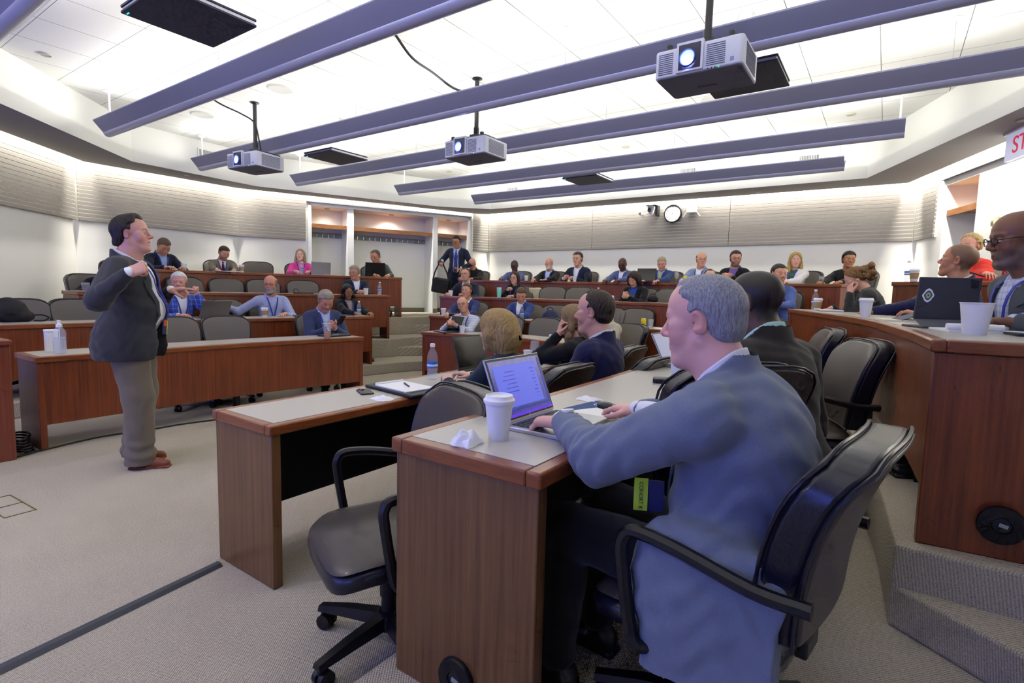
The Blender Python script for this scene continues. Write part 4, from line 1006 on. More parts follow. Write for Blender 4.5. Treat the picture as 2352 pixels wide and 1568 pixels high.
cord('projector_cable','black cable looping to the left projector pole',[(-6.7,3.1,3.63),(-6.72,3.4,3.50),(-6.74,3.70,3.45),(-6.72,3.86,3.38),(-6.70,3.90,3.2),(-6.68,3.92,3.02)],.010)
# back wall devices
yb=10.185
t=empty('wall_clock',(-3.42,yb-.045,2.86),0,'round white wall clock with black rim on the ribbed panel','clock')
k=MB(); k.T=Matrix.Rotation(PI/2,4,'X'); k.lathe([(.165,-.03),(.168,.0),(.160,.014),(.148,.012),(.145,-.01)],n=40).build('rim',mat('clock_rim','141416',.35),t)
k=MB(); k.T=Matrix.Rotation(PI/2,4,'X'); k.lathe([(.148,-.012),(.148,.003),(0.0001,.003)],n=40).build('dial',mat('clock_face','f2f2ee',.5),t)
CB=mat('clock_black','17171a',.4)
for h in range(12):
    a=R(90-30*(h if h else 12)); n_=h if h else 12
    txt(str(n_),.034,.0008,(.118*math.cos(a),-.006,.118*math.sin(a)),(PI/2,0,0),'numeral',CB,t)
def hand(ang,l,w,nm): 
    a=R(ang); d=Vector((math.sin(a),0,math.cos(a))); p=Vector((d.z,0,-d.x)); o=Vector((0,-.009,0))
    MB().add([tuple(o-d*.02-p*w),tuple(o-d*.02+p*w),tuple(o+d*l+p*w*.5),tuple(o+d*l-p*w*.5)],[(0,1,2,3)]).build(nm,CB,t,smooth=False)
hand(310,.075,.004,'hour_hand'); hand(205,.115,.003,'minute_hand'); hand(206,.12,.0012,'second_hand')
t=empty('pan_tilt_camera',(-3.80,yb-.16,2.93),0,'white pan-tilt video camera on a black bracket left of the clock','camera')
WP=mat('white_plastic','e3e4e8',.35)
m=MB(); m.box((0,.07,.09),(.20,.20,.012)); m.box((.09,.10,.0),(.05,.13,.19)); m.build('bracket',mat('mount_black','1c1c22',.5),t,bevel=.003)
MB().lathe([(.045,.085),(.07,.07),(.072,.04),(.062,.0),(.050,-.05),(.035,-.075),(.001,-.08)],(0,0,0),24).build('camera_head',WP,t); 
k=MB(); k.T=Matrix.Translation((-.012,-.062,-.005))@Matrix.Rotation(PI/2,4,'X'); k.lathe([(.034,-.01),(.034,.008),(.026,.010),(.001,.006)],n=20).build('lens',mat('lens_black','0c0c10',.1),t)
t=empty('box_camera',(-4.02,yb-.12,2.88),0,'small white fixed camera left of the pan-tilt camera','camera')
k=MB(); k.rbox((0,0,0),(.055,.07,.055),.008).build('body',WP,t,bevel=.004); k=MB(); k.T=Matrix.Translation((-.01,-.035,.0))@Matrix.Rotation(PI/2,4,'X'); k.lathe([(.020,-.0),(.018,.012),(.001,.012)],n=16).build('lens',mat('lens_black','0c0c10',.1),t)
MB().tube([(.02,.03,0),(.05,.06,-.01),(.12,.07,.03),(.18,.04,.05)],.004,6).build('cable',WP,t); MB().cyl((0,.03,0),(0,.12,.0),.008).build('arm',WP,t)
t=empty('wireless_router',(-3.06,yb-.05,2.95),0,'white wireless router with angled antennas right of the clock','router')
MB().rbox((0,0,0),(.19,.05,.20),.012).build('housing',WP,t,bevel=.02,seg=3)
for sx in (-1,1): MB().tube([(sx*.075,0,-.07),(sx*.11,-.01,-.11),(sx*.155,-.01,-.17)],.007,8).build('antenna',WP,t)
MB().cyl((0,.0,.1),(0,.0,.16),.01).build('cable_stub',WP,t)
# thermostat and stair sign on the right
nrm=np.array([-u2[1],u2[0]]); c=V2(WDd)+u2*2.02+nin2*.02
t=empty('thermostat',(c[0],c[1],2.27),math.atan2(u2[1],u2[0]),'cream wall thermostat on the right wall','thermostat')
MB().rbox((0,-.0,0),(.11,.035,.12),.004).build('back_plate',mat('cream_plastic','cdc69a',.5),t,bevel=.003); MB().rbox((-.03,-.03,-.01),(.06,.04,.07),.004).build('cover',mat('cream_plastic','cdc69a',.5),t,bevel=.003)
m=MB(); [m.box((-.03,-.052,-.03+i*.008),(.045,.002,.003)) for i in range(5)]; m.build('slots',mat('slot_brown','7a744e',.6),t,smooth=False)
t=empty('stair_sign',(1.07,7.15,2.93),math.atan2(-.93,.30),'lit hanging STAIRS sign with red letters, cut by the right edge','sign')
MB().box((.0,0,0),(.98,.05,.27)).build('panel',mat('sign_panel','c9cbe0',.35,emit='c9cbe8',es=.35),t,bevel=.004)
MB().box((0,0,.150),(1.04,.085,.03)).build('top_channel',mat('sign_channel','d8dade',.4),t,bevel=.003); MB().box((0,0,.172),(1.0,.14,.016)).build('canopy',mat('sign_channel','d8dade',.4),t,bevel=.003)
txt('STAIRS',.235,.002,(0,-.028,-.005),(PI/2,0,0),'lettering',mat('sign_red','c01838',.4,emit='c01838',es=.5),t)
# ------------------------------------------------------------------ desks
LAM=mat('laminate_grey','b3afa9',.32,noise=.04,nscale=30,spec=.5); LAM2=mat('laminate_grey','b3afa9')
BLKM=mat('desk_black','141315',.5)
def desk(k,label,wd=.50,gap=.20,near_full=True,endm=None,mod_low=None):
    P=ROWS[k]; s=rowdir(k) if k!='R4' else 1; lv=int(k[1])-1; z0=LV[lv]; zt=TOPZ[lv]
    t=empty('curved_desk',(P[0][0],P[0][1],z0),0,label,'desk','tiered curved desks'); T0=Matrix.Translation((-P[0][0],-P[0][1],-z0))
    def part(nm,m,f,bev=0):
        mb=MB(); mb.T=T0; f(mb); return mb.build(nm,m,t,smooth=True,bevel=bev,ang=30)
    # extend the worktop a little beyond the end panels
    def ext(P,a,b):
        P=[p.copy() for p in P]; u_=(P[0]-P[1])/np.hypot(*(P[0]-P[1])); v_=(P[-1]-P[-2])/np.hypot(*(P[-1]-P[-2])); P[0]=P[0]+u_*a; P[-1]=P[-1]+v_*b; return P
    Q=ext(P,0,0); q=lambda o:o*s
    Qi=ext(P,-.045,-.045)
    def rb(mb,P_,a,b,z1,z2):
        a,b=q(a),q(b)
        if a>b: a,b=b,a
        ribbon(mb,P_,a,b,z1,z2)
    part('worktop',LAM,lambda m:rb(m,Qi,.045,wd-.045,zt-.03,zt+.0005))
    def band(m): rb(m,Q,0,.046,zt-.045,zt); rb(m,Q,wd-.046,wd,zt-.045,zt)
    def ends(m,ee):
        for e in (ee,):
            d=(Q[1]-Q[0]) if e==0 else (Q[-2]-Q[-1]); d=d/np.hypot(*d); a=Q[e]; b=a+d*.047; rb(m,[a,b] if e==0 else [b,a],.045,wd-.045,zt-.045,zt)
    part('wood_edge_band',WE,band,.007); part('wood_end_band',WE,lambda m:ends(m,0),.006); part('wood_end_band',WE,lambda m:ends(m,-1),.006)
    P1=ext(P,-.02,-.02); part('modesty_panel',WD,lambda m:rb(m,P1,.018,.040,z0+gap,zt-.045)); part('black_backing',BLKM,lambda m:rb(m,P1,.041,.047,z0+gap,zt-.046))
    for e in (0,-1):
        d=(P[1]-P[0]) if e==0 else (P[-2]-P[-1]); d=d/np.hypot(*d); a=P[e]+d*.012; b=a+d*.045
        part('end_panel',endm if endm else WD,lambda m:rb(m,[a,b] if e==0 else [b,a],.012,wd-.012,z0+.001,zt-.045),.004)
    n=max(2,int(sum(np.hypot(*(P[i+1]-P[i])) for i in range(len(P)-1))/1.2)); 
    R1_=offs(P,q(.15)); 
    for i in range(1,n):
        p=R1_[int(i*len(P)/n)]; part('post_leg',BLKM,lambda m:m.bx(p[0]-.035,p[0]+.035,p[1]-.02,p[1]+.02,z0+.001,zt-.03))
    part('cable_tray',BLKM,lambda m:rb(m,P1,.041,.13,zt-.16,zt-.05))
    return t
desk('R1','desk in the front row with phone, notepad and wood end panel, nearest the open floor',endm=WB)
desk('R2','nearest desk, where the man in the blue-grey jacket types on a laptop',.53,endm=WB)
desk('R3','raised desk at the right with the tablet and big paper cup',.50)
desk('R4','highest desk at the right edge, with the red soda can',.46)
desk('L1','front-row desk behind the speaker with hand sanitiser bottles')
desk('L2','second-row desk at left, where the bald bearded man in the pale shirt sits')
desk('L3','third-row desk at left with the water bottle at its aisle end')
desk('L4','back-row desk at left, with the woman in the pink jacket',.46)
desk('C1','front desk of the centre block, with the man in the plaid shirt')
desk('C2','second desk of the centre block, with the yellow can',.48)
desk('C3','third desk of the centre block, with the teal tumbler',.48)
desk('C4','back-row desk along the rear wall, full of seated people',.45)
# round floor-level grommets on two end panels
def grommet(label,x,y,z,r):
    t=empty('round_cable_grommet',(x,y,z),0,label,'grommet','black cable grommets'); M_=Matrix.Rotation(PI/2,4,'X')
    k=MB(); k.T=M_; k.lathe([(r,-.004),(r,.006),(r*.96,.012),(r*.42,.014),(r*.36,.004)],n=36).build('flange',mat('grommet_black','0c0d12',.3),t)
    k=MB(); k.T=M_; k.lathe([(r*.38,.002),(r*.38,.010),(r*.2,.012),(.0001,.012)],n=24).build('hub',mat('grommet_hub','1a1b22',.4),t)
    MB().box((.004,-.014,.002),(.024,.003,.012),Matrix.Rotation(R(12),3,'Y')).build('label_plate',mat('grommet_plate','8c9296',.4),t,smooth=False)
grommet('black round cable grommet low on the nearest desk end',-.925,1.098,.245,.062); grommet('black round cable grommet on the raised right desk end',.375,2.386,.600,.066)
# lectern
t=empty('lectern',(-5.58,.82,0),0,'wooden lectern at the left edge of the picture','lectern'); WL=wood('cherry_veneer','6a2f1c','8d4a30',True,.35,.6)
MB().bx(-.33,.33,-.30,.29,0,.86).build('cabinet',WL,t,bevel=.006); MB().bx(-.36,.35,-.33,.30,.86,.90).build('ledge',WL,t,bevel=.008)
MB().bx(-.30,.22,-.20,.20,.90,.97).build('reading_top',WL,t,bevel=.01)
# ------------------------------------------------------------------ chairs
LEA=mat('chair_taupe_leather','625c55',.42,bump=.15,bscale=300,coat=.05); LEB=mat('chair_black_leather','141622',.32,bump=.1,bscale=300,coat=.1); PLB=mat('chair_plastic','101116',.38)
def backsurf(mb,dy,t0,t1,inset=0,w0=.225,w1=.265):
    """curved slab between depth offsets t0..t1"""
    nz,nx=12,12; rows=[]
    def pt(u,v,off):
        z=.50+v*.465; w=(w0+(w1-w0)*min(1,v*1.6))-inset; 
        
        if v>.80: w*= 1-.16*((v-.80)/.20)**2.2
        z-=.030*abs(u)**5*max(0,(v-.7)/.3)**1.5; x=u*w; y=-.20-.125*v**1.05+.026*(x/w1)**2 +(.03*math.sin(v*PI*.9)); return (x,y-off+dy,z-(inset*.8 if v>.5 else -inset*.8)*(abs(v-.5)*2)**6)
    F=[];V=[]
    for o in (t0,t1):
        for j in range(nz+1):
            for i in range(nx+1): V.append(pt(-1+2*i/nx,j/nz,o))
    N=(nx+1)*(nz+1); id_=lambda s,i,j:s*N+j*(nx+1)+i
    for j in range(nz):
        for i in range(nx):
            F.append((id_(0,i,j),id_(0,i+1,j),id_(0,i+1,j+1),id_(0,i,j+1))); F.append((id_(1,i,j),id_(1,i,j+1),id_(1,i+1,j+1),id_(1,i+1,j)))
    for j in range(nz):
        F.append((id_(0,0,j),id_(0,0,j+1),id_(1,0,j+1),id_(1,0,j))); F.append((id_(0,nx,j),id_(1,nx,j),id_(1,nx,j+1),id_(0,nx,j+1)))
    for i in range(nx):
        F.append((id_(0,i,0),id_(1,i,0),id_(1,i+1,0),id_(0,i+1,0))); F.append((id_(0,i,nz),id_(0,i+1,nz),id_(1,i+1,nz),id_(1,i,nz)))
    return mb.add(V,F)
LEG_=mat('chair_grey_fabric','6a645e',.8,bump=.2,bscale=500); LEA=mat('chair_dark_taupe_leather','433d38',.36,bump=.15,bscale=300,coat=.1)
def make_chair(LEA=LEG_):
    t=empty('conference_chair',(0,0,0),0,'x','chair')
    backsurf(MB(),0,-.016,.066).build('backrest',LEB,t,bevel=.016,seg=3,ang=50)
    backsurf(MB(),0,-.030,-.012,.012).build('front_cushion',LEA,t,bevel=.012,seg=3,ang=50)
    backsurf(MB(),0,.062,.076,.012).build('back_cushion',LEA,t,bevel=.01,seg=2,ang=50)
    for off_ in (-.017,.067):
        pp=[]
        for u_,v_ in [(-1,q/10) for q in range(11)]+[(-1+q/5,1.0) for q in range(1,11)]+[(1,1-q/10) for q in range(1,11)]:
            w_=(.225+.04*min(1,v_*1.6)); w_*= (1-.16*((v_-.80)/.20)**2.2) if v_>.80 else 1
            x_=u_*w_; pp.append((x_*1.004,-.20-.125*v_**1.05+.026*(x_/.265)**2+.03*math.sin(v_*PI*.9)-off_,.50+v_*.465-.030*abs(u_)**5*max(0,(v_-.7)/.3)**1.5+(.002 if v_==1 else 0)))
        MB().tube(pp,.0045,6).build('piping',LEB if LEA is not LEG_ else mat('piping_grey','3a3836',.6),t)
    # seat
    def seat(m,z0,z1,ins):
        rings=[]
        for z,i_ in ((z0,.03),(z0+.015,.006),(z1-.015,.0),(z1,.02)):
            P=[]
            for a in range(32):
                c_,s_=math.cos(2*PI*a/32),math.sin(2*PI*a/32); e=.42; x=(.255-i_-ins)*abs(c_)**e*(1 if c_>0 else -1); y=(.245-i_-ins)*abs(s_)**e*(1 if s_>0 else -1)+.02
                P.append((x,y,z-(.035*max(0,(y-.12)/.14)**2)+ (0 if z<z1-.01 else .012*(1-(x/.25)**2))))
            rings.append(P)
        return m.loft(rings)
    seat(MB(),.375,.445,0).build('seat_shell',LEB,t,ang=60); seat(MB(),.435,.470,.004).build('seat_cushion',LEA,t,ang=60)
    for s in (-1,1):
        x=s*.285
        pts=[(x*.80,.03,.385),(x,.06,.385),(x+s*.004,.085,.42),(x+s*.004,.115,.60),(x,.115,.655),(x,.085,.680),(x,-.02,.672),(x-s*.002,-.18,.640),(x-s*.006,-.29,.640)]
        MB().sweep(smooth3(pts,4),.030,.022,up=(0.001,1,.3),rnd=.006).build('armrest',PLB,t) if False else MB().tube(smooth3(pts,4),.0175,8).build('armrest',PLB,t)
    m=MB(); m.box((0,.0,.355),(.26,.28,.04)); m.box((0,-.19,.40),(.10,.10,.05)); m.build('tilt_mechanism',PLB,t,bevel=.006)
    m=MB(); m.cyl((0,0,.10),(0,0,.34),.028,n=14); m.cyl((0,0,.20),(0,0,.30),.034,n=14); m.build('gas_column',PLB,t)
    m=MB(); m.lathe([(.05,.075),(.055,.09),(.045,.13),(.03,.14)],n=20)
    b=m.build('star_base_hub',PLB,t)
    for i in range(5):
        a=R(196-157+72*i); c_,s_=math.cos(a),math.sin(a)
        m=MB(); m.loft([[(c_*r-s_*w,s_*r+c_*w,z) for w,z in ((-hw,zz),(hw,zz),(hw*.7,zz+h2),(-hw*.7,zz+h2))] for r,hw,zz,h2 in ((.03,.032,.085,.045),(.18,.026,.078,.036),(.31,.021,.070,.020))])
        m.cyl((c_*.295,s_*.295,.05),(c_*.295,s_*.295,.085),.012,n=10); lg=m.build('base_leg',PLB,t)
        cm=MB(); p=Vector((-s_,c_,0))
        for q in (-1,1):
            cc=Vector((c_*.295,s_*.295,.030))+p*q*.016+Vector((c_,s_,0))*-.012; k=MB()
            cm.cyl(cc-p*.010,cc+p*.010,.0295,n=18)
        cm.box((c_*.285,s_*.285,.052),(.03,.03,.022)); cm.build('caster',PLB,lg)
    return t
CH0=make_chair(); CH1=make_chair(LEA); CHN=[0,0]; CHK=[[(ch,kids(ch)) for ch in kids(q)] for q in (CH0,CH1)]
def chair(x,y,z,rz,label,group='conference chairs',spin=None):
    v=1 if x>-2.3 and y<6.5+x*0 and z<.5 and not (z<.1 and y>4.7) and y<5.2+(x>-.7)*3 else 0; CHN[v]+=1; src=(CH0,CH1)[v]
    if CHN[v]==1: r=src
    else:
        r=src.copy(); COL.objects.link(r)
        for ch,gs in CHK[v]:
            c=ch.copy(); COL.objects.link(c); c.parent=r
            for g_ in gs: d=g_.copy(); COL.objects.link(d); d.parent=c
    r.location=(x,y,z); r.rotation_euler=(0,0,R(rz)); tag(r,label,'chair',group); return r
def heading(k,x,y):
    """direction across the desk towards the room at this seat, and floor level"""
    P=ROWS[k]; d=[np.hypot(p[0]-x,p[1]-y) for p in P]; i=int(np.argmin(d)); i=min(max(i,1),len(P)-2); tt=P[i+1]-P[i-1]; tt/=np.hypot(*tt)
    s=rowdir(k) if k!='R4' else 1; n=np.array([-tt[1],tt[0]])*s; f=-n   # facing the row from outside
    return math.degrees(math.atan2(-f[0],f[1])), LV[int(k[1])-1]
SHIFT=dict(C1=.12,C2=.17,C3=.22,L2=.08,L3=.14,L4=.12)
EMPTY=[('L1',-6.19,2.75,'empty grey chair just right of the speaker, front row',6),('L1',-6.16,3.23,'empty grey chair between the speaker and the man with a phone, front row',-4),
('L2',-7.70,1.76,'empty grey chair at the far left behind the second desk',0),('L2',-7.68,2.27,'empty grey chair directly left of the speaker, behind the sanitiser',0),('L2',-7.52,3.98,'empty grey chair under the bald bearded man\'s outstretched arm',14),
('L3',-8.80,3.95,'empty grey chair behind the white-haired man',4),('L3',-8.79,4.55,'empty grey chair in the third row, left of the bald man\'s head',0),('L3',-8.55,5.03,'empty grey chair in the third row, behind the bald man\'s head',0),('L3',-8.27,5.58,'empty grey chair in the third row with a bag strap, right of the bald man',0),
('L4',-9.42,5.42,'empty dark chair in the back row between the tan suit and the pink jacket',0),
('C3',-5.05,8.55,'empty grey chair in the third centre row, right of the pale bag',0),('C3',-4.52,8.58,'empty grey chair in the third centre row, beside the water bottle',0),('C3',-2.85,8.50,'empty grey chair right of the woman holding a phone',0),
('C2',-4.46,7.62,'empty grey chair with the navy backpack, centre block second row',0),('C2',-3.50,7.62,'empty grey chair behind the man in the beige jacket, mostly hidden',0),('C2',-3.03,7.60,'empty grey chair behind the yellow can',6),
('C1',-4.55,6.35,'empty grey chair right of the man in the plaid shirt, partly behind blond hair',0),('C1',-4.00,6.48,'empty grey chair above the small cup and saucer',0),
]
for k_,x,y,l,dr in EMPTY:
    h_,z_=heading(k_,x,y); sh=SHIFT.get(k_,0); a_=R(h_); chair(x-math.sin(a_)*sh,y+math.cos(a_)*sh,z_,h_+dr,l)
chair(-1.46,1.33,0,157,'empty black leather chair turned sideways between the two nearest desks')
chair(-.36,3.42,.16,112,'empty taupe chair with black side at the right, behind the dark brown jacket')
chair(-.62,4.55,.16,105,'small empty taupe chair top just right of the dark brown jacket')
# ------------------------------------------------------------------ the audience
BLUEL=mat('lanyard_blue','27349c',.6); BADGE=[mat('badge_navy','20285a',.5),mat('badge_orange','e4572a',.5),mat('badge_lime','c4dc50',.5)]
NAVY=cloth('navy_suit','1b2136'); NAVB=cloth('bright_navy_suit','2b3768'); BLKJ=cloth('black_jacket','16161a'); CHAR=cloth('charcoal_jacket','3c4046','heather'); WHT=cloth('white_shirt','e3e6ee',rough=.8); LBL=cloth('light_blue_shirt','9db4dc',rough=.8)
TANJ=cloth('tan_grey_jacket','77705f','heather'); HEA=cloth('heather_blue_jacket','353f63','heather'); PINK=cloth('pink_jacket','e0429c'); BLG=cloth('pale_blue_grey_jacket','7e90b4','heather'); BSU=cloth('blue_suit','33487c','heather'); PLD=cloth('blue_windowpane_jacket','3c54a8','plaid','8fa4e0'); PLS=cloth('plaid_shirt','c9cfe4','check','8d97c4'); BCHK=cloth('blue_check_jacket','4a5688','check','6a78ac')
BEI=cloth('beige_jacket','b2ac98','heather'); BRN=cloth('dark_brown_jacket','2f2c28','heather'); GBL=cloth('grey_blue_jacket','6a7488','heather'); DGR=cloth('dark_grey_jacket','2f3133','heather'); WJK=cloth('white_jacket','e9e7ec'); REDT=cloth('red_top','e2382a'); BLO=cloth('royal_blue_blouse','2d4ea2'); GRJ=cloth('grey_knit_jacket','4f5357','heather'); PAT=cloth('patterned_top','a89a90','check','6e6258')
NV2=cloth('deep_navy_jacket','20224a'); DNV=cloth('ink_suit','23264a')
def LY(b=True): return (BLUEL,BADGE if b else None)
def toworld(pos,rz,p): a=R(rz); return (pos[0]+p[0]*math.cos(a)-p[1]*math.sin(a),pos[1]+p[0]*math.sin(a)+p[1]*math.cos(a))
def local(pos,rz,p):
    a=R(-rz); dx,dy=p[0]-pos[0],p[1]-pos[1]; return (dx*math.cos(a)-dy*math.sin(a),dx*math.sin(a)+dy*math.cos(a),p[2]-pos[2])
SPEAKER_AT=(-4.48,1.61)
def seated(k,x,y,label,top=1.27,turn=0,look='speaker',down=None,chairlabel=None,hands='desk',setback=0.09,**kw):
    """x,y = head position; puts pelvis behind it and a chair under it"""
    h_,z_=heading(k,x,y); sh=SHIFT.get(k,0); a_=R(h_); dd=math.hypot(x,y); q_=1-min(.06,sh/max(.3,abs((x*math.sin(a_)-y*math.cos(a_))/dd))/dd); top+=(1.35-z_-top)*(1-q_); x*=q_; y*=q_; rz=h_+turn; a=R(rz); l=kw.get('lean',(5,7)); s=max(.90,min(1.08,(top-.545)/.755)); pz=.545+(top-.545-.755*s)
    fwd=(.22*math.sin(R(l[0]))+.25*math.sin(R(l[1]))+.035)*s
    px_,py_=x+math.sin(a)*(fwd-(.09 if k=='L4' else 0)),y-math.cos(a)*(fwd-(.09 if k=='L4' else 0))
    if look=='speaker': t=SPEAKER_AT
    else: t=look
    hd=kw.pop('head',None)
    if hd is None:
        if t is None: hy=0
        else:
            ang=math.degrees(math.atan2(-(t[0]-x),t[1]-y))-rz; hy=(ang+180)%360-180; hy=max(-65,min(65,hy))
        hd=(hy,down if down is not None else 4,kw.pop('tilt',0))
    kw['head']=hd; kw.setdefault('hs',1.06); dz=.745+.030; pz=max(.49,pz)
    H=dict(desk=[(-.13,.50,dz),(.13,.50,dz)],clasp=[(-.035,.44,dz+.02),(.035,.44,dz+.02)],lap=[(-.10,.28,.66),(.10,.28,.66)],phone=[(-.05,.35,.81),(.05,.35,.81)],cup=[(-.10,.44,dz+.04),(.12,.42,dz)],type=[(-.12,.46,dz+.02),(.12,.46,dz+.02)])
    if isinstance(hands,str):
        P_={'desk':('rest','rest'),'clasp':('curl','curl'),'lap':('rest','rest'),'phone':('hold','hold'),'cup':('hold','rest'),'type':('type','type')}[hands]; kw.setdefault('poses',P_); hh=H[hands]
        if hands=='clasp': kw.setdefault('palms',((.7,0,-.7),(-.7,0,-.7))); kw.setdefault('fwd',((.55,.8,0),(-.55,.8,0)))
        if hands=='phone': kw.setdefault('palms',((.6,-.5,.6),(-.6,-.5,.6)))
        if hands=='cup': kw.setdefault('palms',((1,0,0),(0,0,-1)))
    else: hh=hands
    kw['hands']=hh
    o,inf=person('person',label,(px_,py_,z_),rz,s=s,pz=pz,**kw)
    cx,cy=toworld((px_,py_),rz,(0,-.03)); chair(cx,cy,z_,rz,chairlabel or 'chair of the '+label[0].lower()+label[1:].split(',')[0])
    return o,inf
cl=lambda n: 'chair under the person '+n
# --- left wing, back row
seated('L4',-9.70,3.93,'man with bowed head in a navy jacket, back row right behind the speaker',1.30,down=38,look=None,chairlabel=cl('in navy with bowed head, back row left'),jacket=NAVY,shirt=LBL,hair='5a4a3e',style='short',lids=.95,lanyard=LY(0),lean=(8,14),hands='desk',skin='c98d72')
seated('L4',-9.60,4.87,'bearded man in a tan-grey jacket and dark red tie reading at the back row',1.22,down=26,look=(-8.6,4.8),chairlabel=cl('in the tan-grey jacket'),jacket=TANJ,shirt=WHT,tie=cloth('maroon_tie','5e1c34'),hair='3a281d',style='short',lids=.9,beard=(.55,'full',hexc('5a4030')),skin='cf9a7e',lanyard=LY(0))
seated('L4',-9.06,6.05,'young woman with blond hair and a pink jacket behind a grey laptop',1.23,chairlabel=cl('in the pink jacket'),down=-3,jacket=PINK,shirt=cloth('pink_top','d87ab0'),nocollar=1,fem=1,hair='a08a68',style='long',hl=.12,skin='e2b6a2',hands='type',lanyard=LY(0),nose=.8)
seated('L4',-8.33,7.25,'man in a charcoal suit looking down at a black laptop, left back row',1.30,down=24,look=(-7.9,6.2),chairlabel=cl('in the charcoal suit, back row by the alcoves'),jacket=CHAR,shirt=WHT,hair='5b4c42',style='short',rec=.012,lids=.9,skin='c88f72',tie=cloth('dark_tie','22243a'))
# third row left
seated('L3',-8.72,2.85,'person in a black jacket almost hidden behind the speaker, leaning over a cola',1.20,down=30,look=None,chairlabel=cl('in black hidden behind the speaker'),jacket=BLKJ,shirt=BLKJ,nocollar=1,hair='2a2422',style='short',lean=(18,24),hands=[(-.22,.46,.775),(.26,.42,.775)])
seated('L3',-7.88,6.38,'heavy grey-haired man in glasses and dark navy jacket, third row left',1.27,head=(-38,12,0),chairlabel=cl('in dark navy, third row aisle'),jacket=NAVY,shirt=WHT,hair='8f8880',style='short',fat=.6,lids=.7,skin='c98f78',glasses='wire',lanyard=LY(0),hands='clasp')
# second row left
seated('L2',-7.62,3.32,'white-haired man in a bright blue checked jacket, half hidden by the speaker',1.33,chairlabel=cl('with white hair in the blue jacket'),jacket=PLD,shirt=WHT,hair='e6e4e2',style='short',skin='d99c88',lanyard=LY(),openjk=1,hands=[(-.15,.22,1.03),(.16,.44,.775)],poses=('fist','rest'),palms=((.6,-.6,0),(0,0,-1)),fwd=((.2,.3,1),None),hints=((-.5,.8,-.9),(.7,-.5,-.6)))
seated('L2',-7.46,4.50,'bald man with grey beard and pale blue shirt, arm over the next chair',1.33,chairlabel=cl('with the grey beard and pale shirt'),nojk=1,shirt=cloth('pale_lavender_shirt','a9b2d6','stripe','8d98c6'),hair='8a8078',style='sides',fat=.5,beard=(.9,'full',hexc('9c948c')),glasses='black',skin='cf8f76',lanyard=LY(),hands=[(-.10,.42,.775),(.66,.06,.90)],poses=('rest','rest'),fwd=((.5,.8,0),(.8,.1,-.55)),palms=((0,0,-1),(-.2,-.1,-1)),hints=((-.7,-.5,-.6),(0,-.5,-1)),vgap=1.6,setback=.1,bz=-.06,turn=-10)
seated('L2',-7.26,5.72,'woman with long black hair and glasses in a black jacket, second row aisle seat',1.24,head=(-10,14,4),chairlabel=cl('with black hair and glasses'),jacket=BLKJ,shirt=PAT,nocollar=1,fem=1,hair='121014',style='long',hl=.06,skin='9c6a4e',glasses='wire',lids=.6,lanyard=LY(0))
# front row left
seated('L1',-5.98,4.33,'grey-haired man in a heather blue jacket looking at his phone, front row',1.33,down=34,look=None,chairlabel=cl('with the phone in the front row'),jacket=HEA,shirt=cloth('sky_shirt','b4c4ea'),openjk=1,hair='9a9186',style='side',ht=.013,lids=.97,fat=.5,skin='cf9480',lanyard=LY(0),hands='phone',turn=-8,lean=(2,8))
# centre block back row
seated('C4',-7.33,9.02,'bald man in glasses and a black jacket with head down, beside a green bottle',1.25,down=28,look=None,chairlabel=cl('with bald head down, far left of the back row'),jacket=BLKJ,shirt=BLKJ,nocollar=1,hair='4a3c32',crop=dict(a=.35,bald=1),glasses='black',beard=(.6,'goatee',hexc('5a4638')),lids=.9,skin='c98c74',lean=(6,12),hands='desk',fat=.4)
seated('C4',-6.38,9.22,'dark-skinned man in glasses and a blue-grey jacket, back row behind the long-haired woman',1.19,head=(10,16,0),chairlabel=cl('in the blue-grey jacket, back row'),jacket=BCHK,shirt=LBL,hair='14100e',crop=dict(a=.92),glasses='black',lids=.7,skin='4e3226',fwd=(None,None))
seated('C4',-5.62,9.34,'bald man with a white beard, black jacket and pale blue shirt',1.22,chairlabel=cl('with the white beard'),jacket=BLKJ,shirt=cloth('sky_shirt','b4c4ea'),hair='c8c0b8',crop=dict(a=.25,bald=1),beard=(.85,'full',hexc('cfc8c0')),skin='cf917a',fat=.5,down=-2,lanyard=LY(0),openjk=1)
seated('C4',-4.98,9.36,'upright man with glasses and dark hair in a navy jacket holding a paper cup',1.34,chairlabel=cl('holding the paper cup'),jacket=NAVY,shirt=WHT,hair='3a2e28',style='short',glasses='wire',skin='d3a088',lean=(10,10),lanyard=LY(0),hands=[(-.10,.40,.80),(.15,.42,.80)],poses=('curl','hold'),palms=((0,0,-1),(-1,0,0)))
seated('C4',-4.06,9.38,'bald dark-skinned man in a blue checked jacket and white shirt, looking down',1.22,head=(12,24,0),chairlabel=cl('in the blue checked jacket, back row'),jacket=BCHK,shirt=WHT,hair='14100e',crop=dict(a=.5),beard=(.6,'full',hexc('1c1512')),lids=.95,skin='5a3826',lanyard=LY(0))
seated('C4',-3.32,9.38,'man with short grey-blond hair, blue suit and yellow tie, looking down beside a laptop',1.23,head=(14,24,0),chairlabel=cl('with the yellow tie'),jacket=BSU,shirt=LBL,tie=cloth('yellow_tie','d8c468'),hair='a8977c',style='thin',lids=.95,skin='dba08a',lanyard=LY(0))
seated('C4',-2.65,9.38,'balding man in glasses and a pale blue-grey jacket, back row by the yellow can',1.28,head=(32,2,0),chairlabel=cl('in the pale blue-grey jacket'),jacket=BLG,shirt=WHT,hair='94765a',style='sides',crown=.08,glasses='wire',skin='d9a086',lanyard=LY(0))
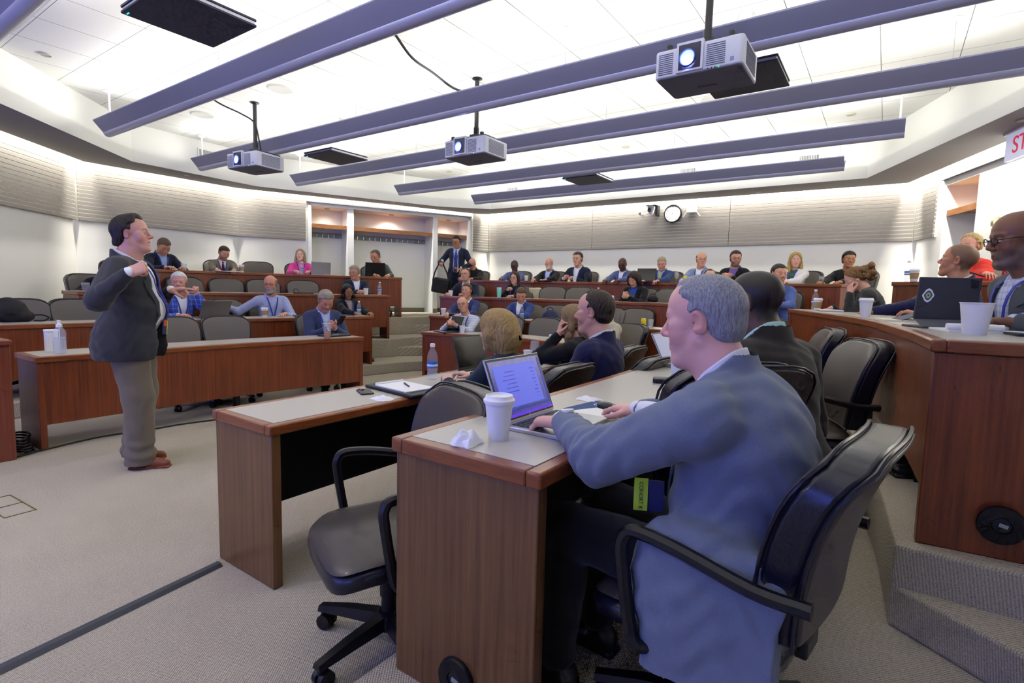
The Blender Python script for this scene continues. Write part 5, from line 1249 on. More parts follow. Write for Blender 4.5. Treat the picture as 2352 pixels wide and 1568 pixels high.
seated('C4',-2.08,9.30,'bearded man with dark hair and glasses, black jacket, hands clasped in front of him',1.30,head=(30,6,0),chairlabel=cl('with hands clasped in the back row'),jacket=BLKJ,shirt=cloth('violet_shirt','6a5ca8'),hair='2a201c',style='short',glasses='black',beard=(.75,'full',hexc('4a382e')),skin='cf9880',lean=(14,10),hands=[(-.04,.36,.86),(.04,.36,.86)],poses=('curl','curl'),palms=((.8,0,-.3),(-.8,0,-.3)),fwd=((.6,.7,.25),(-.6,.7,.25)))
seated('C4',-1.20,9.22,'woman with long wavy blond hair in a white jacket and green scarf, back row',1.24,head=(34,0,0),chairlabel=cl('in the white jacket'),jacket=WJK,shirt=cloth('green_scarf','3e6a50','check','20305a'),fem=1,hair='b4985a',style='long',hamp=.005,hl=.14,skin='d9a692',lanyard=LY(0),nose=.85)
seated('C4',-.50,9.02,'young man with black hair and black jacket at the right end of the back row',1.22,head=(40,2,0),chairlabel=cl('with black hair at the right end of the back row'),jacket=BLKJ,shirt=BLKJ,nocollar=1,hair='0e0c0e',style='short',ht=.016,skin='a87250')
# centre third row
seated('C3',-6.68,8.02,'man with goatee and glasses in a navy suit, leaning on the third centre desk',1.30,head=(0,-4,6),chairlabel=cl('with the goatee'),jacket=NAVY,shirt=WHT,hair='4a3c34',style='short',rec=.008,glasses='black',beard=(.8,'goatee',hexc('8a8078')),skin='d19a86',lean=(12,14),hands=[(-.14,.44,.775),(.26,.40,.775)],poses=('rest','curl'),openjk=1)
seated('C3',-5.80,8.40,'woman with long dark brown hair and glasses in black, with a teal tumbler',1.24,chairlabel='chair with a cream bag over it behind the long-haired woman in black',jacket=BLKJ,shirt=BLKJ,nocollar=1,fem=1,hair='3a2620',style='long',hl=.16,glasses='black',skin='d8a692',lanyard=LY(0),hands=[(-.14,.44,.775),(.02,.34,.88)],poses=('rest','hold'))
seated('C3',-3.44,8.48,'woman with dark bobbed hair, royal blue blouse and black jacket, typing on a phone',1.27,down=32,look=None,chairlabel=cl('in the royal blue blouse'),jacket=BLKJ,shirt=BLO,openjk=1,vneck=0,fem=1,hair='2a1a18',style='bob',lids=.97,skin='d59c80',hands='phone',lanyard=LY(0))
seated('C3',-2.24,8.40,'man with receding dark hair, only his face showing above the grey-haired head in front',1.27,head=(36,4,0),chairlabel=cl('seen only as a face above the grey head'),jacket=CHAR,shirt=WHT,hair='3a3028',style='short',rec=.02,skin='d9a48c')
seated('C3',-1.26,8.12,'man with cropped dark hair and stubble in a blue jacket, behind the dark brown jacket',1.33,head=(46,4,0),turn=14,chairlabel=cl('in the mid blue jacket at right'),jacket=cloth('mid_blue_jacket','45599a','heather'),shirt=LBL,hair='2a1e1a',style='thin',ht=.008,beard=(.5,'full',hexc('3a2a22')),skin='d39a80')
# centre second row
seated('C2',-6.00,7.22,'square-faced man with short brown hair in a navy suit, behind the plaid shirt',1.29,chairlabel=cl('with short brown hair, second centre row'),jacket=NAVB,shirt=WHT,hair='4a3628',style='short',ht=.009,skin='cf947c',down=-2)
seated('C2',-5.02,7.45,'man with short brown hair in a blue suit looking down behind a water bottle',1.27,head=(24,28,0),chairlabel=cl('in the blue suit looking down'),jacket=cloth('cobalt_suit','2b3d7c'),shirt=WHT,hair='5a4636',style='thin',ht=.008,lids=.95,skin='cf947c',lanyard=LY(0))
# centre front row
seated('C1',-5.10,6.10,'bald man in glasses and a plaid shirt with hands clasped by his laptop',1.24,head=(2,-6,16),chairlabel=cl('in the plaid shirt'),nojk=1,shirt=PLS,hair='6a5648',crop=dict(a=.25,bald=1),glasses='black',beard=(.35,'full',hexc('6a5040')),skin='d39c82',hands=[(.03,.40,.85),(.13,.40,.85)],poses=('curl','curl'),palms=((.8,0,-.2),(-.8,0,-.2)),fwd=((.4,.6,.35),(-.4,.6,.35)),lanyard=LY(0),vgap=1.4,turn=6)
seated('C1',-2.86,6.10,'grey-haired man in a light beige jacket, mostly behind the man in indigo',1.28,chairlabel=cl('in the beige jacket'),jacket=BEI,shirt=WHT,hair='857c70',style='short',skin='cf9c84',lean=(16,14),turn=-8,hands='desk',fat=.3)
# right wing, front row (level 0)
seated('R1',-1.84,2.50,'woman with chin-length blond hair seen from behind, front row',1.25,head=(12,3,0),chairlabel=cl('with chin-length blond hair'),jacket=cloth('dark_teal_top','1c2a3a'),shirt=WHT,nocollar=1,fem=1,hair='a68a56',style='bob',ht=.024,skin='d9a898',det=1,lean=(14,14),hands=[(-.10,.42,.79),(.18,.46,.79)])
seated('R1',-1.98,3.68,'woman with light brown hair in a black jacket, resting her cheek on her hand',1.27,head=(6,4,0),chairlabel=cl('resting her cheek on her hand'),jacket=BLKJ,shirt=cloth('purple_top','3a2a6a'),nocollar=1,fem=1,hair='8c7350',style='long',hl=.15,skin='dca894',det=1,lean=(14,12),glasses=None,hands=[(-.115,.20,1.015),(.14,.40,.79)],poses=('curl','rest'),palms=((.5,-.8,0),(0,0,-1)),fwd=((.25,-.1,1),None),hints=((-.35,1.0,-.9),(.7,-.5,-.6)))
seated('R1',-1.58,3.22,'man with receding dark hair in an indigo jacket and white open collar, in profile',1.36,head=(8,2,0),chairlabel=cl('in the indigo jacket'),jacket=NV2,shirt=WHT,hair='33271f',style='short',rec=.020,ht=.012,skin='d3a090',det=1,nose=1.1,fat=.35,openjk=1,hs=1.08,lean=(6,8),hands=[(-.12,.38,.62),(.12,.40,.62)],lanyard=LY(0),turn=-4)
# ------------------------------------------------------------------ people placed by hand
def near(label,pos,rz,handsw=None,chairat=None,chairrz=None,chairlabel=None,**kw):
    if handsw: kw['hands']=[local(pos,rz,h) if h is not None else None for h in handsw]
    o,inf=person('person',label,pos,rz,**kw)
    global CHLAST
    if chairlabel: c=chairat or toworld(pos,rz,(0,-.03)); CHLAST=chair(c[0],c[1],pos[2],rz if chairrz is None else chairrz,chairlabel)
    return o,inf
near('standing speaker in a dark jacket with arms raised, lanyard and brown shoes, facing right',(-4.48,1.60,0),-40,
  handsw=[(-4.44,1.86,1.285),(-3.97,1.42,1.40)],stand=1,s=1.075,pz=1.015,det=1,fat=1.0,jacket=cloth('speaker_jacket','34353b','heather'),openjk=1,shirt=WHT,pants=cloth('taupe_trousers','6a6256','heather'),shoes=mat('shoe_brown','7a4128',.35),
  hair='2a211d',style='side',nape=.085,ht=.017,rec=.012,skin='cf9a8c',head=(0,-6,0),nose=1.15,open=.008,lids=.5,poses=('point','fist'),palms=((0,-.2,-1),(-.9,.2,-.4)),fwd=((.1,1,.15),(-.2,.9,.45)),hints=((-.7,-.6,-.8),(.6,-.5,-1.0)),
  pocket=1,lanyard=LY(),bz=-.14,lean=(2,4),feet=(.0,.10),slv=1.12,wr=.003,bdx=-.02)
near('standing man in a navy suit, tie and glasses by the aisle, carrying a black bag',(-7.62,8.86,.795),208,
  handsw=[(-7.38,8.72,1.80),(-7.73,8.50,1.93)],stand=1,s=1.0,pz=.95,jacket=NAVY,openjk=1,shirt=cloth('sky_shirt','b4c4ea'),tie=cloth('indigo_tie','3c3f78'),pants=NAVY,hair='16120f',style='short',glasses='black',skin='b07c5c',head=(-8,16,0),lanyard=LY(),poses=('rest','curl'),palms=((.3,0,-1),(.2,.4,-1)),fwd=((0,.3,-1),(.2,.5,-.8)),hints=((-.8,-.3,-.6),(.8,-.2,-.9)),fat=.4)
# the two men at the nearest desk
near('large grey-haired man in a blue-grey jacket typing, closest to the camera',(-.265,1.42,.16),86,
  handsw=[(-.775,1.40,.958),(-.665,1.735,.952)],det=2,s=1.0,pz=.53,clip=-.15,hump=1,hamp=.0007,lean=(-3,22),fat=.65,tail=1,jacket=GBL,shirt=WHT,hair='8d8f96',style='short',ht=.0075,rec=.014,nape=.078,skin='dba79c',head=(4,8,0),lids=.78,nose=1.1,w=1.0,
  poses=('type','mouse'),palms=((0,0,-1),(0,0,-1)),fwd=((.05,.97,-.16),(.28,.95,-.10)),hints=((-.85,-.45,-.55),(.9,-.4,-.3)),chairat=(-.32,1.44),chairrz=82,chairlabel='black leather chair under the man in the blue-grey jacket, nearest the camera',wr=.0035,fold=.006,slv=1.14,
  brow=(.10,.08,.07),pants=cloth('black_trousers','121216'),hs=.96)
CHLAST.scale=(1,1,.93)
near('man in a dark brown jacket and glasses seen from behind',(-.27,2.15,.16),62,
  det=1,s=1.02,pz=.56,lean=(10,20),fat=.8,jacket=BRN,shirt=cloth('mint_shirt','b4dcd4'),hair='15110f',crop=dict(a=.93,fh=.066),glasses='wire',skin='5c3d2e',head=(14,4,0),hands=[(-.12,.30,.66),(.12,.30,.66)],chairlabel='chair of the man in the dark brown jacket',chairat=(-.60,2.10),chairrz=48,hs=.97,slv=1.12)
# right wing
near('woman with curly brown-blond hair bowed over her notes, dark grey jacket, writing',(-.02,6.62,.47),98,
  handsw=[(-.30,6.34,1.40),(-.46,6.58,1.245)],fem=1,s=.98,lean=(22,26),jacket=DGR,shirt=BLKJ,nocollar=1,hair='7c5a34',style='tail',skin='d3a08c',head=(0,30,0),lids=.95,poses=('curl','hold'),palms=((.5,-.8,.2),(0,.2,-1)),fwd=((.3,.1,1),(.2,.8,-.3)),hints=((-.3,.6,-1),(.7,-.3,-.6)),chairlabel='chair of the woman with curly hair')
near('man with close-cropped hair in an ink blue suit, gazing up left behind the tablet',(.50,5.40,.47),96,
  handsw=[(.22,5.12,1.24),(-.10,5.62,1.24)],det=1,s=1.03,lean=(6,8),jacket=DNV,shirt=cloth('pale_pink_shirt','e0c8d4'),hair='5a4638',crop=dict(a=.75,fh=.052),skin='b98263',head=(-22,-10,0),brow=(.03,.02,.015),hs=1.05,chairlabel='taupe chair of the man in the ink blue suit',turn=0)
near('dark-skinned man with grey beard, glasses and grey jacket, at the right edge',(.66,3.62,.47),112,
  handsw=[(.50,3.36,1.262),(.33,3.98,1.262)],det=1,s=1.05,lean=(12,16),fat=.5,jacket=GRJ,openjk=1,shirt=cloth('pale_check_shirt','c8cfe6','check','9fa9d0'),hair='3a302c',crop=dict(a=.2,bald=1),beard=(.6,'full',hexc('5c5550')),glasses='black',skin='7c5240',head=(-4,8,0),lids=.5,hs=1.08,lanyard=LY(0),poses=('rest','rest'),fwd=((.4,.9,0),None),chairlabel='chair of the man with the grey beard at the right edge')
near('blond woman in a red top with a phone at the highest right desk',(.80,7.62,.795),120,
  handsw=[(.60,7.10,1.60),(.86,7.05,1.60)],fem=1,s=1.0,lean=(12,12),nojk=1,shirt=REDT,nocollar=1,hair='c8b078',style='short',rec=.014,ht=.022,hamp=.004,skin='dba08c',head=(20,6,0),poses=('hold','rest'),palms=((.4,-.4,.8),(0,0,-1)),chairlabel='chair of the woman in the red top')
chair(.17,5.98,.47,108,'empty taupe chair left of the tablet, beside the woman writing')
# ------------------------------------------------------------------ props
PAP=mat('paper_white','eceef2',.6); CUPW=mat('cup_white','e9ebf0',.5); LIDW=mat('lid_white','f0f1f4',.35); KRAFT=mat('kraft_sleeve','a98a62',.8); ALU=mat('laptop_silver','b4b6ba',.35,.7); DKL=mat('laptop_dark','3c3d40',.4,.4); BKL=mat('laptop_black','101114',.4)
T_=TOPZ
def cup(label,x,y,z,h=.10,r=.042,lid=False,sleeve=False,group='paper cups',rz=0):
    t=empty('paper_cup',(x,y,z),rz,label,'cup',group)
    MB().lathe([(r*.68,0),(r*.70,.002),(r*.98,h-.004),(r*1.03,h-.003),(r*1.03,h+.001),(r*.95,h),(r*.70,h*.6)],n=28).build('cup_body',CUPW,t)
    if lid: MB().lathe([(r*1.06,h-.008),(r*1.10,h-.004),(r*1.10,h+.003),(r*1.0,h+.007),(r*.94,h+.016),(r*.90,h+.017),(r*.86,h+.010),(.001,h+.010)],n=28).build('lid',LIDW,t)
    if sleeve: MB().lathe([(r*.78,h*.24),(r*.80,h*.24),(r*.97,h*.78),(r*.95,h*.78)],n=28).build('sleeve',KRAFT,t)
    return t
CLEAR=mat('clear_plastic','eef2f8',.08,alpha=.13,spec=.8); WATER=mat('water','dfe8f2',.05,alpha=.14,spec=.6); LBLU=mat('bottle_label_blue','2f6fc0',.5); LWH=mat('bottle_label_white','dfe8f4',.5)
def bottle(label,x,y,z,s=1.0,group='water bottles',rz=0):
    t=empty('water_bottle',(x,y,z),rz,label,'bottle',group)
    MB().lathe([(a*s,b*s) for a,b in ((.026,0),(.031,.004),(.032,.02),(.0305,.028),(.032,.036),(.0305,.046),(.0318,.056),(.0312,.11),(.032,.125),(.030,.145),(.022,.168),(.013,.183),(.0125,.196))],n=24).build('bottle_body',CLEAR,t)
    MB().lathe([(a*s,b*s) for a,b in ((.024,.003),(.0295,.006),(.0295,.10),(.0001,.10))],n=20).build('water',WATER,t)
    m=MB(); m.lathe([(.0322*s,.070*s),(.0322*s,.108*s)],n=24,cap=False); m.mat(1).lathe([(.0323*s,.080*s),(.0323*s,.092*s)],n=24,cap=False); m.build('label',[LBLU,LWH],t)
    MB().lathe([(a*s,b*s) for a,b in ((.0145,.194),(.0148,.196),(.0148,.212),(.012,.214),(.0001,.214))],n=20).build('cap',LIDW,t); return t
def laptop(label,x,y,z,rz,w=.32,d=.22,open_=105,shell=ALU,screen=None,sm=None):
    """origin at the hinge middle; base runs to +Y, user at +Y"""
    t=empty('laptop',(x,y,z),R(rz),label,'laptop','laptops')
    MB().rbox((0,d/2,.007),(w,d,.014),.012).build('base',shell,t,bevel=.003)
    kb=MB(); 
    for j in range(5):
        for i in range(13): kb.box((-w*.40+i*w*.067,.035+j*.0185,.0150),(w*.058,.0155,.003))
    kb.build('keyboard',mat('keys_dark','2c2e36',.5),t,smooth=False); MB().rbox((0,d*.78,.0144),(w*.32,d*.28,.0008),.004).build('touchpad',mat('touchpad','a6a8ac',.4),t,smooth=False)
    A=Matrix.Rotation(-R(open_-90),4,'X') ; A=Matrix.Translation((0,.002,.012))@Matrix.Rotation(R(open_-90),4,'X')
    k=MB(); k.T=A; k.rbox((0,0,d*.49),(w,.007,d*.96),.001).build('lid',shell,t,bevel=.002)
    k=MB(); k.T=A; k.box((0,.0038,d*.495),(w*.985,.0012,d*.93)); k.build('bezel',BKL,t,smooth=False)
    k=MB(); k.T=A; k.box((0,.0048,d*.51),(w*.945,.0010,d*.83)); k.build('display',sm or mat('display_off','16181c',.15),t,smooth=False)
    return t,A
# screen picture of the near laptop
def uiscreen():
    g=G('laptop_mail_screen'); tc,(x,y,z)=g.xyz(); n=g.noise(tc,60,3)
    r=g.mix(g.math('GREATER_THAN',n,.52),(.06,.075,.50),(.08,.10,.60)); g.b.inputs['Base Color'].default_value=(.02,.02,.05,1); g.b.inputs['Roughness'].default_value=.25
    g.l(r,g.b.inputs['Emission Color']); g.b.inputs['Emission Strength'].default_value=.42; return g.m
t,A=laptop('open silver laptop with a blue-lit screen in front of the grey-haired man',-.985,1.535,T_[1],-90,.325,.225,112,ALU,sm=uiscreen())
def ui(nm,x0,x1,z0,z1,m): k=MB(); k.T=A; k.bx(x0,x1,.0054,.0058,z0,z1); return k.build(nm,m,t,smooth=False)
UIW=mat('ui_pale','5a63d6',.4,emit=(.13,.17,.75),es=.48); UID=mat('ui_dark','2a2f8a',.4,emit=(.04,.05,.35),es=.4); UIP=mat('ui_violet','5a28c8',.4,emit=(.14,.04,.7),es=.5)
ui('window_pane',-.115,.135,.045,.190,UIW); ui('second_pane',-.135,.105,.030,.040,UID); ui('task_bar',-.153,.153,.012,.022,UIP); ui('side_bar',-.150,-.140,.03,.20,UID)
for i in range(9): ui('text_line',-.10,-.085+.006*(i%3),.060+i*.013,.063+i*.013,UID); 
for i in range(6): ui('text_line',.02,.10-.012*(i%3),.095+i*.014,.098+i*.014,UID)
k=MB(); k.T=A@Matrix.Translation((.045,.0062,.075))@Matrix.Rotation(PI/2,4,'X'); k.lathe([(.011,0),(.011,.0006),(.008,.0006),(.008,0)],n=24,cap=False); k.build('red_ring_icon',mat('ui_red','a02050',.4,emit=(.5,.06,.2),es=.8),t)
k=MB(); k.T=A@Matrix.Translation((0,.0055,.010)); k.box((0,0,0),(.006,.001,.006)); k.build('maker_mark',mat('keycap_light','9a9ca4',.4),t,smooth=False)
for q in (0,1,2): MB().box((-.163,.05+q*.028,.007),(.002,(.012,.012,.004)[q],.005)).build('port',mat('port_black','0a0a0c',.4),t,smooth=False)
cup('tall white lidded cup beside the near laptop',-.925,1.275,T_[1],.118,.043,lid=True)
def crumple(label,x,y,z,sx,sy,sz,seed,name='crumpled_napkin'):
    rs=np.random.RandomState(seed); m=MB(); n=26; V=[];F=[]
    for j in range(n):
        for i in range(n):
            u=i/(n-1)*2-1; v=j/(n-1)*2-1; r=max(abs(u),abs(v)); 
            zz=sz*(.55*(1-r**2.2)+.25*abs(math.sin(3.1*u+2*v+seed))*(1-r**3)+.22*abs(math.sin(5.7*v-4.1*u+seed*1.7))*(1-r**4))
            V.append((sx*(u+.12*math.sin(3*v+seed)),sy*(v+.12*math.sin(4*u+seed*2)),max(.0015,zz)))
    for j in range(n-1):
        for i in range(n-1): a=j*n+i; F.append((a,a+1,a+n+1,a+n))
    b=len(V); V+=[(p[0],p[1],.0005) for p in V]
    for j in range(n-1):
        for i in range(n-1): a=b+j*n+i; F.append((a,a+n,a+n+1,a+1))
    o=MB().add(V,F).build(name,PAP,None,ang=22); o.location=(x,y,z); tag(o,label,'napkin'); return o
crumple('crumpled white tissue on the near desk corner beside the tall cup',-.965,1.175,T_[1],.036,.040,.045,3)
crumple('flat white napkin by the man\'s mouse hand',-.985,1.985,T_[1],.045,.035,.016,5); crumple('torn white napkin beside the black folio in the front row',-2.20,1.955,T_[0],.055,.045,.022,8)
o=MB().rbox((0,0,.0015),(.20,.22,.003),.004).build('mouse_mat',mat('mat_blue','16407c',.7)); o.location=(-.865,1.86,T_[1]); o.rotation_euler=(0,0,R(-8)); tag(o,'dark blue mouse mat under the man\'s right hand','mouse mat')
txt('G',.05,.0004,(-.045,.045,.0035),(0,0,R(90)),'print',mat('mat_print','cfd8ec',.6),o)
o=MB().rbox((0,0,.0015),(.13,.17,.003),.004).build('white_card',PAP); o.location=(-.855,1.745,T_[1]+.0035); o.rotation_euler=(0,0,R(-25)); tag(o,'white card lying over the blue mouse mat','card')
m=MB(); k=SDF(); k.ell((0,0,.008),(.026,.045,.019),.01); v,q=mesh_sdf(k,.003,lambda F,X,Y,Z: np.maximum(F,-(Z-.001))); o=link('computer_mouse',mk('computer_mouse',v,q),None,[mat('mouse_black','15161b',.35)]); o.location=(-.845,1.865,T_[1]+.003); o.rotation_euler=(0,0,R(75)); tag(o,'small black computer mouse under the man\'s right hand','mouse')
# watch on the left wrist of the near man
t=empty('push_button_puck',(-.90,2.63,T_[1]),R(20),'black rounded microphone puck on the near desk','microphone')
MB().rbox((0,0,.012),(.085,.085,.024),.02,5).build('body',mat('puck_black','16181f',.35),t,bevel=.006,seg=3); MB().lathe([(.016,.0245),(.014,.026),(.001,.026)],n=20).build('button',mat('puck_button','6a4a48',.4),t)
o=MB().add([(-.07,-.06,0),(.07,-.05,0),(.06,.07,.001),(-.06,.06,.002),(-.07,-.06,-.001),(.07,-.05,-.001),(.06,.07,-.001),(-.06,.06,-.001)],[(0,1,2,3),(4,7,6,5),(0,4,5,1),(1,5,6,2),(2,6,7,3),(3,7,4,0)]).build('paper_napkin',PAP,smooth=False); o.location=(-.80,2.80,T_[1]+.002); tag(o,'flat napkin under a cookie on the near desk','napkin')
k=SDF(); k.ell((0,0,.005),(.034,.030,.008),.01); [k.ell((.02*math.sin(a*2.1),.018*math.cos(a*1.7),.010),(.007,.007,.005),.004) for a in range(7)]; v,q=mesh_sdf(k,.0025); o=link('cookie',mk('cookie',v,q),None,[mat('cookie_brown','b98a4c',.8,noise=.25,nscale=60)]); o.location=(-.80,2.80,T_[1]+.004); tag(o,'small golden cookie on a napkin','cookie')
cup('white lidded cup behind the chin of the grey-haired man',-.90,2.88,T_[1],.115,.043,lid=True)
laptop('laptop of the man in the dark brown jacket, its screen edge beside a chin',-1.06,3.36,T_[1],-100,.32,.22,118,ALU,sm=mat('display_grey','6a7096',.3,emit=(.3,.33,.5),es=.35))
o=MB().box((0,0,.002),(.21,.28,.003)).build('loose_paper',PAP,smooth=False); o.location=(-1.16,3.66,T_[1]); o.rotation_euler=(0,0,R(20)); tag(o,'loose white sheet left of the second near laptop','paper')
# cuff buttons and watch on the near man are part of his clothes
WM=mat('watch_white','e8e8ea',.3); STL=mat('watch_steel','a8acb4',.25,.9)
def bracelet(person_o,W,d,r,m,name='wristwatch',face=True):
    W=Vector(W); d=Vector(d).normalized(); u=d.cross(Vector((0,0,1))).normalized(); v=u.cross(d)
    k=MB(); rings=[]
    for i in range(24):
        a=2*PI*i/24; n_=u*math.cos(a)+v*math.sin(a); c=n_*r
        rings.append([tuple(W+c+d*.010),tuple(W+c+n_*.0035+d*.009),tuple(W+c+n_*.0035-d*.009),tuple(W+c-d*.010)])
    V=[p for q in rings for p in q]; F=[]
    for i in range(24):
        j=(i+1)%24
        for e in range(4): F.append((i*4+e,j*4+e,j*4+(e+1)%4,i*4+(e+1)%4))
    k.add(V,F)
    if face: 
        c=W+v*(r+.005); k.T=Matrix.Translation(c)@Matrix((u,d,v)).transposed().to_4x4(); k.lathe([(.019,-.004),(.019,.003),(.016,.005),(.001,.005)],n=20); k.T=None
    o=k.build(name,m,person_o); return o
# ---- front right desk (R1)
t=empty('phone',(-2.42,2.02,T_[0]),R(62),'black phone lying face down in the front row','phone')
MB().rbox((0,0,.0045),(.075,.150,.009),.012,4).build('case',mat('phone_black','17181f',.35),t,bevel=.002); MB().rbox((-.014,.045,.0105),(.036,.038,.003),.009,4).build('camera_bump',mat('phone_grey','4a4d58',.3),t); m=MB(); [m.lathe([(.007,.012),(.007,.014),(.001,.014)],(-.022+q*.016,.052-q*.016,0),14) for q in (0,1)]; m.build('lenses',mat('lens_black','0c0c10',.1),t)
t=empty('portfolio',(-2.30,2.22,T_[0]),R(83),'open black portfolio with a white notepad, front row','portfolio')
MB().rbox((0,0,.010),(.26,.46,.018),.012,4).build('cover',mat('portfolio_black','1d2028',.5),t,bevel=.005); MB().box((.0,-.0,.0225),(.215,.30,.006)).build('pad',PAP,t,smooth=False); MB().tube([(-.10,.155,.028),(.10,.155,.028)],.008,10).build('rolled_sheet',PAP,t)
t=empty('pen',(-2.31,2.24,T_[0]+.030),R(60),'dark blue ballpoint pen on the white notepad','pen'); MB().tube([(0,-.068,0),(0,-.055,0),(0,.05,0),(0,.068,0)],[.001,.0045,.005,.003],8).build('barrel',mat('pen_blue','23285a',.4),t); MB().tube([(.005,.02,.002),(.005,.06,.003)],.0015,6).build('clip',mat('pen_clip','9aa0b8',.3,.7),t)
bottle('water bottle standing on the front desk beside the notepad',-2.46,2.62,T_[0],1.12)
t=empty('document_folder',(-2.24,2.93,T_[0]),R(80),'black folder with white papers in front of the blond woman','folder'); MB().rbox((0,0,.009),(.25,.34,.016),.01).build('cover',mat('portfolio_black','1d2028',.5),t,bevel=.004); MB().box((.01,.01,.020),(.21,.29,.006)).build('papers',PAP,t,smooth=False); MB().box((-.02,-.02,.0245),(.20,.28,.002),Matrix.Rotation(R(9),3,'Z')).build('top_sheet',mat('paper_blueish','cdd4ea',.6),t,smooth=False)
def specs(label,x,y,z,rz):
    t=empty('eyeglasses',(x,y,z),R(rz),label,'eyeglasses'); m=MB()
    for sx in (-1,1): m.tube([(sx*.033+.024*math.cos(a),.0,.020+.018*math.sin(a)) for a in np.linspace(0,2*PI,15)],.0017,6)
    m.tube([(-.010,0,.024),(.010,0,.024)],.0015,6); m.build('rims',mat('eyeglass_black','141416',.3),t)
    for sx in (-1,1): MB().tube([(sx*.058,0,.026),(sx*.062,-.07,.018),(sx*.05,-.135,.002)],.0016,6).build('temple_arm',mat('eyeglass_black','141416',.3),t)
specs('folded eyeglasses on top of the papers in front of the blond woman',-2.26,2.86,T_[0]+.026,160)
laptop('large open laptop with a dark blank screen in front of the blond woman',-2.50,3.12,T_[0],-88,.38,.265,106,DKL)
def goblet(label,x,y,z,h=.19):
    t=empty('water_glass',(x,y,z),0,label,'glass','stemmed water glasses'); q=h/.19
    MB().lathe([(a*q,b*q) for a,b in ((.032,0),(.031,.003),(.006,.008),(.0045,.03),(.006,.062),(.022,.074),(.036,.10),(.038,.135),(.033,.19),(.0315,.19),(.036,.135),(.034,.10),(.020,.078),(.001,.072))],n=28).build('bowl_and_stem',CLEAR,t)
    MB().lathe([(a*q,b*q) for a,b in ((.001,.075),(.019,.079),(.033,.10),(.0353,.13),(.0001,.13))],n=24).build('water',WATER,t)
goblet('stemmed glass of water in the front row left of the indigo jacket',-2.33,3.69,T_[0],.20); cup('white paper cup behind the blond head',-2.50,3.85,T_[0],.095,.040)
t=empty('notebook',(-2.34,3.98,T_[0]),R(75),'open white notebook in the front row by the stemmed glass','notebook'); MB().box((0,0,.006),(.30,.22,.010)).build('pages',PAP,t,smooth=False); MB().box((0,0,.0005),(.32,.24,.001)).build('cover',mat('portfolio_black','1d2028',.5),t,smooth=False)
# ---- centre block
laptop('dark grey laptop with a coloured sticker in front of the plaid shirt',-4.98,5.72,T_[0],160,.33,.23,112,DKL)
cup('white paper cup on the front desk of the centre block',-4.78,5.68,T_[0],.105,.042)
t=empty('cup_and_saucer',(-3.43,5.82,T_[0]),0,'small white cup on a blue-rimmed saucer','cup'); MB().lathe([(.03,0),(.06,.006),(.072,.012),(.070,.014),(.03,.006)],n=28).build('saucer',mat('saucer_blue','a8bcd8',.3),t); MB().lathe([(.022,.007),(.030,.02),(.034,.062),(.031,.062),(.02,.02)],n=24).build('cup',CUPW,t)
cup('white lidded cup at the left end of the second centre desk',-5.98,6.62,T_[1],.11,.043,lid=True)
t=empty('black_case',(-5.73,6.72,T_[1]),R(195),'flat black case beside the lidded cup on the second centre desk','case'); MB().rbox((0,0,.022),(.30,.22,.042),.02).build('body',mat('portfolio_black','1d2028',.5),t,bevel=.008); MB().box((.10,-.112,.02),(.012,.003,.028)).build('tag',PAP,t,smooth=False)
bottle('water bottle in front of the man in the blue suit, second centre desk',-4.60,6.88,T_[1],1.05)
def can(label,x,y,z,a,b,group=None,mark='swoosh'):
    t=empty('soda_can',(x,y,z),0,label,'can',group)
    MB().lathe([(.025,0),(.030,.006),(.033,.012),(.033,.106),(.028,.118)],n=24).build('can_body',a,t); MB().lathe([(.0281,.117),(.0275,.121),(.025,.119),(.0001,.119)],n=24).build('can_top',ALU,t)
    if mark=='swoosh': k=MB(); k.tube([(-.016,-.030,.075),(-.004,-.0335,.062),(.014,-.031,.060)],.002,6); k.build('printed_mark',b,t)
    return t
YC=mat('can_yellow','e8d21c',.35,.2)
can('yellow soda can on the second centre desk next to a clear cup',-2.60,6.78,T_[1],YC,mat('can_print','7a5a10',.4),'yellow soda cans')
t=empty('clear_cup',(-2.50,6.78,T_[1]),0,'clear plastic cup of water beside the yellow can','cup'); MB().lathe([(.027,0),(.028,.002),(.038,.11),(.040,.112),(.038,.113),(.0365,.11),(.0265,.004)],n=24).build('cup_body',CLEAR,t); MB().lathe([(.026,.004),(.033,.078),(.0001,.078)],n=20).build('water',WATER,t)
t=empty('paper_stack',(-2.28,6.72,T_[1]),R(15),'white papers and a tissue right of the clear cup','papers'); MB().box((0,0,.004),(.28,.20,.008)).build('sheets',PAP,t,smooth=False); MB().box((.02,.01,.012),(.10,.07,.006),Matrix.Rotation(R(20),3,'Z')).build('top_card',mat('paper_blueish','cdd4ea',.6),t,smooth=False)
cup('white cup at the left end of the third centre desk',-6.62,7.52,T_[2],.105,.042)
t=empty('tumbler',(-5.75,7.85,T_[2]),0,'teal travel tumbler beside the long-haired woman','tumbler'); MB().lathe([(.030,0),(.034,.004),(.042,.10),(.045,.165),(.043,.17)],n=28).build('body',mat('tumbler_teal','86d6cc',.35,.2),t); MB().lathe([(.045,.168),(.046,.176),(.042,.182),(.001,.182)],n=28).build('lid',mat('tumbler_lid','cfe6e4',.3),t)
bottle('water bottle standing on the third centre desk, above the receding dark hair',-3.85,7.98,T_[2],1.0)
t=empty('name_card',(-3.70,8.02,T_[2]),0,'folded white name card on the third centre desk','name card'); MB().add([(-.11,-.035,0),(.11,-.035,0),(.11,0,.09),(-.11,0,.09),(-.11,.035,0),(.11,.035,0),(-.11,-.033,0),(.11,-.033,0),(.11,0,.087),(-.11,0,.087)],[(0,1,2,3),(3,2,5,4),(6,9,8,7)]).build('card',PAP,t,smooth=False)
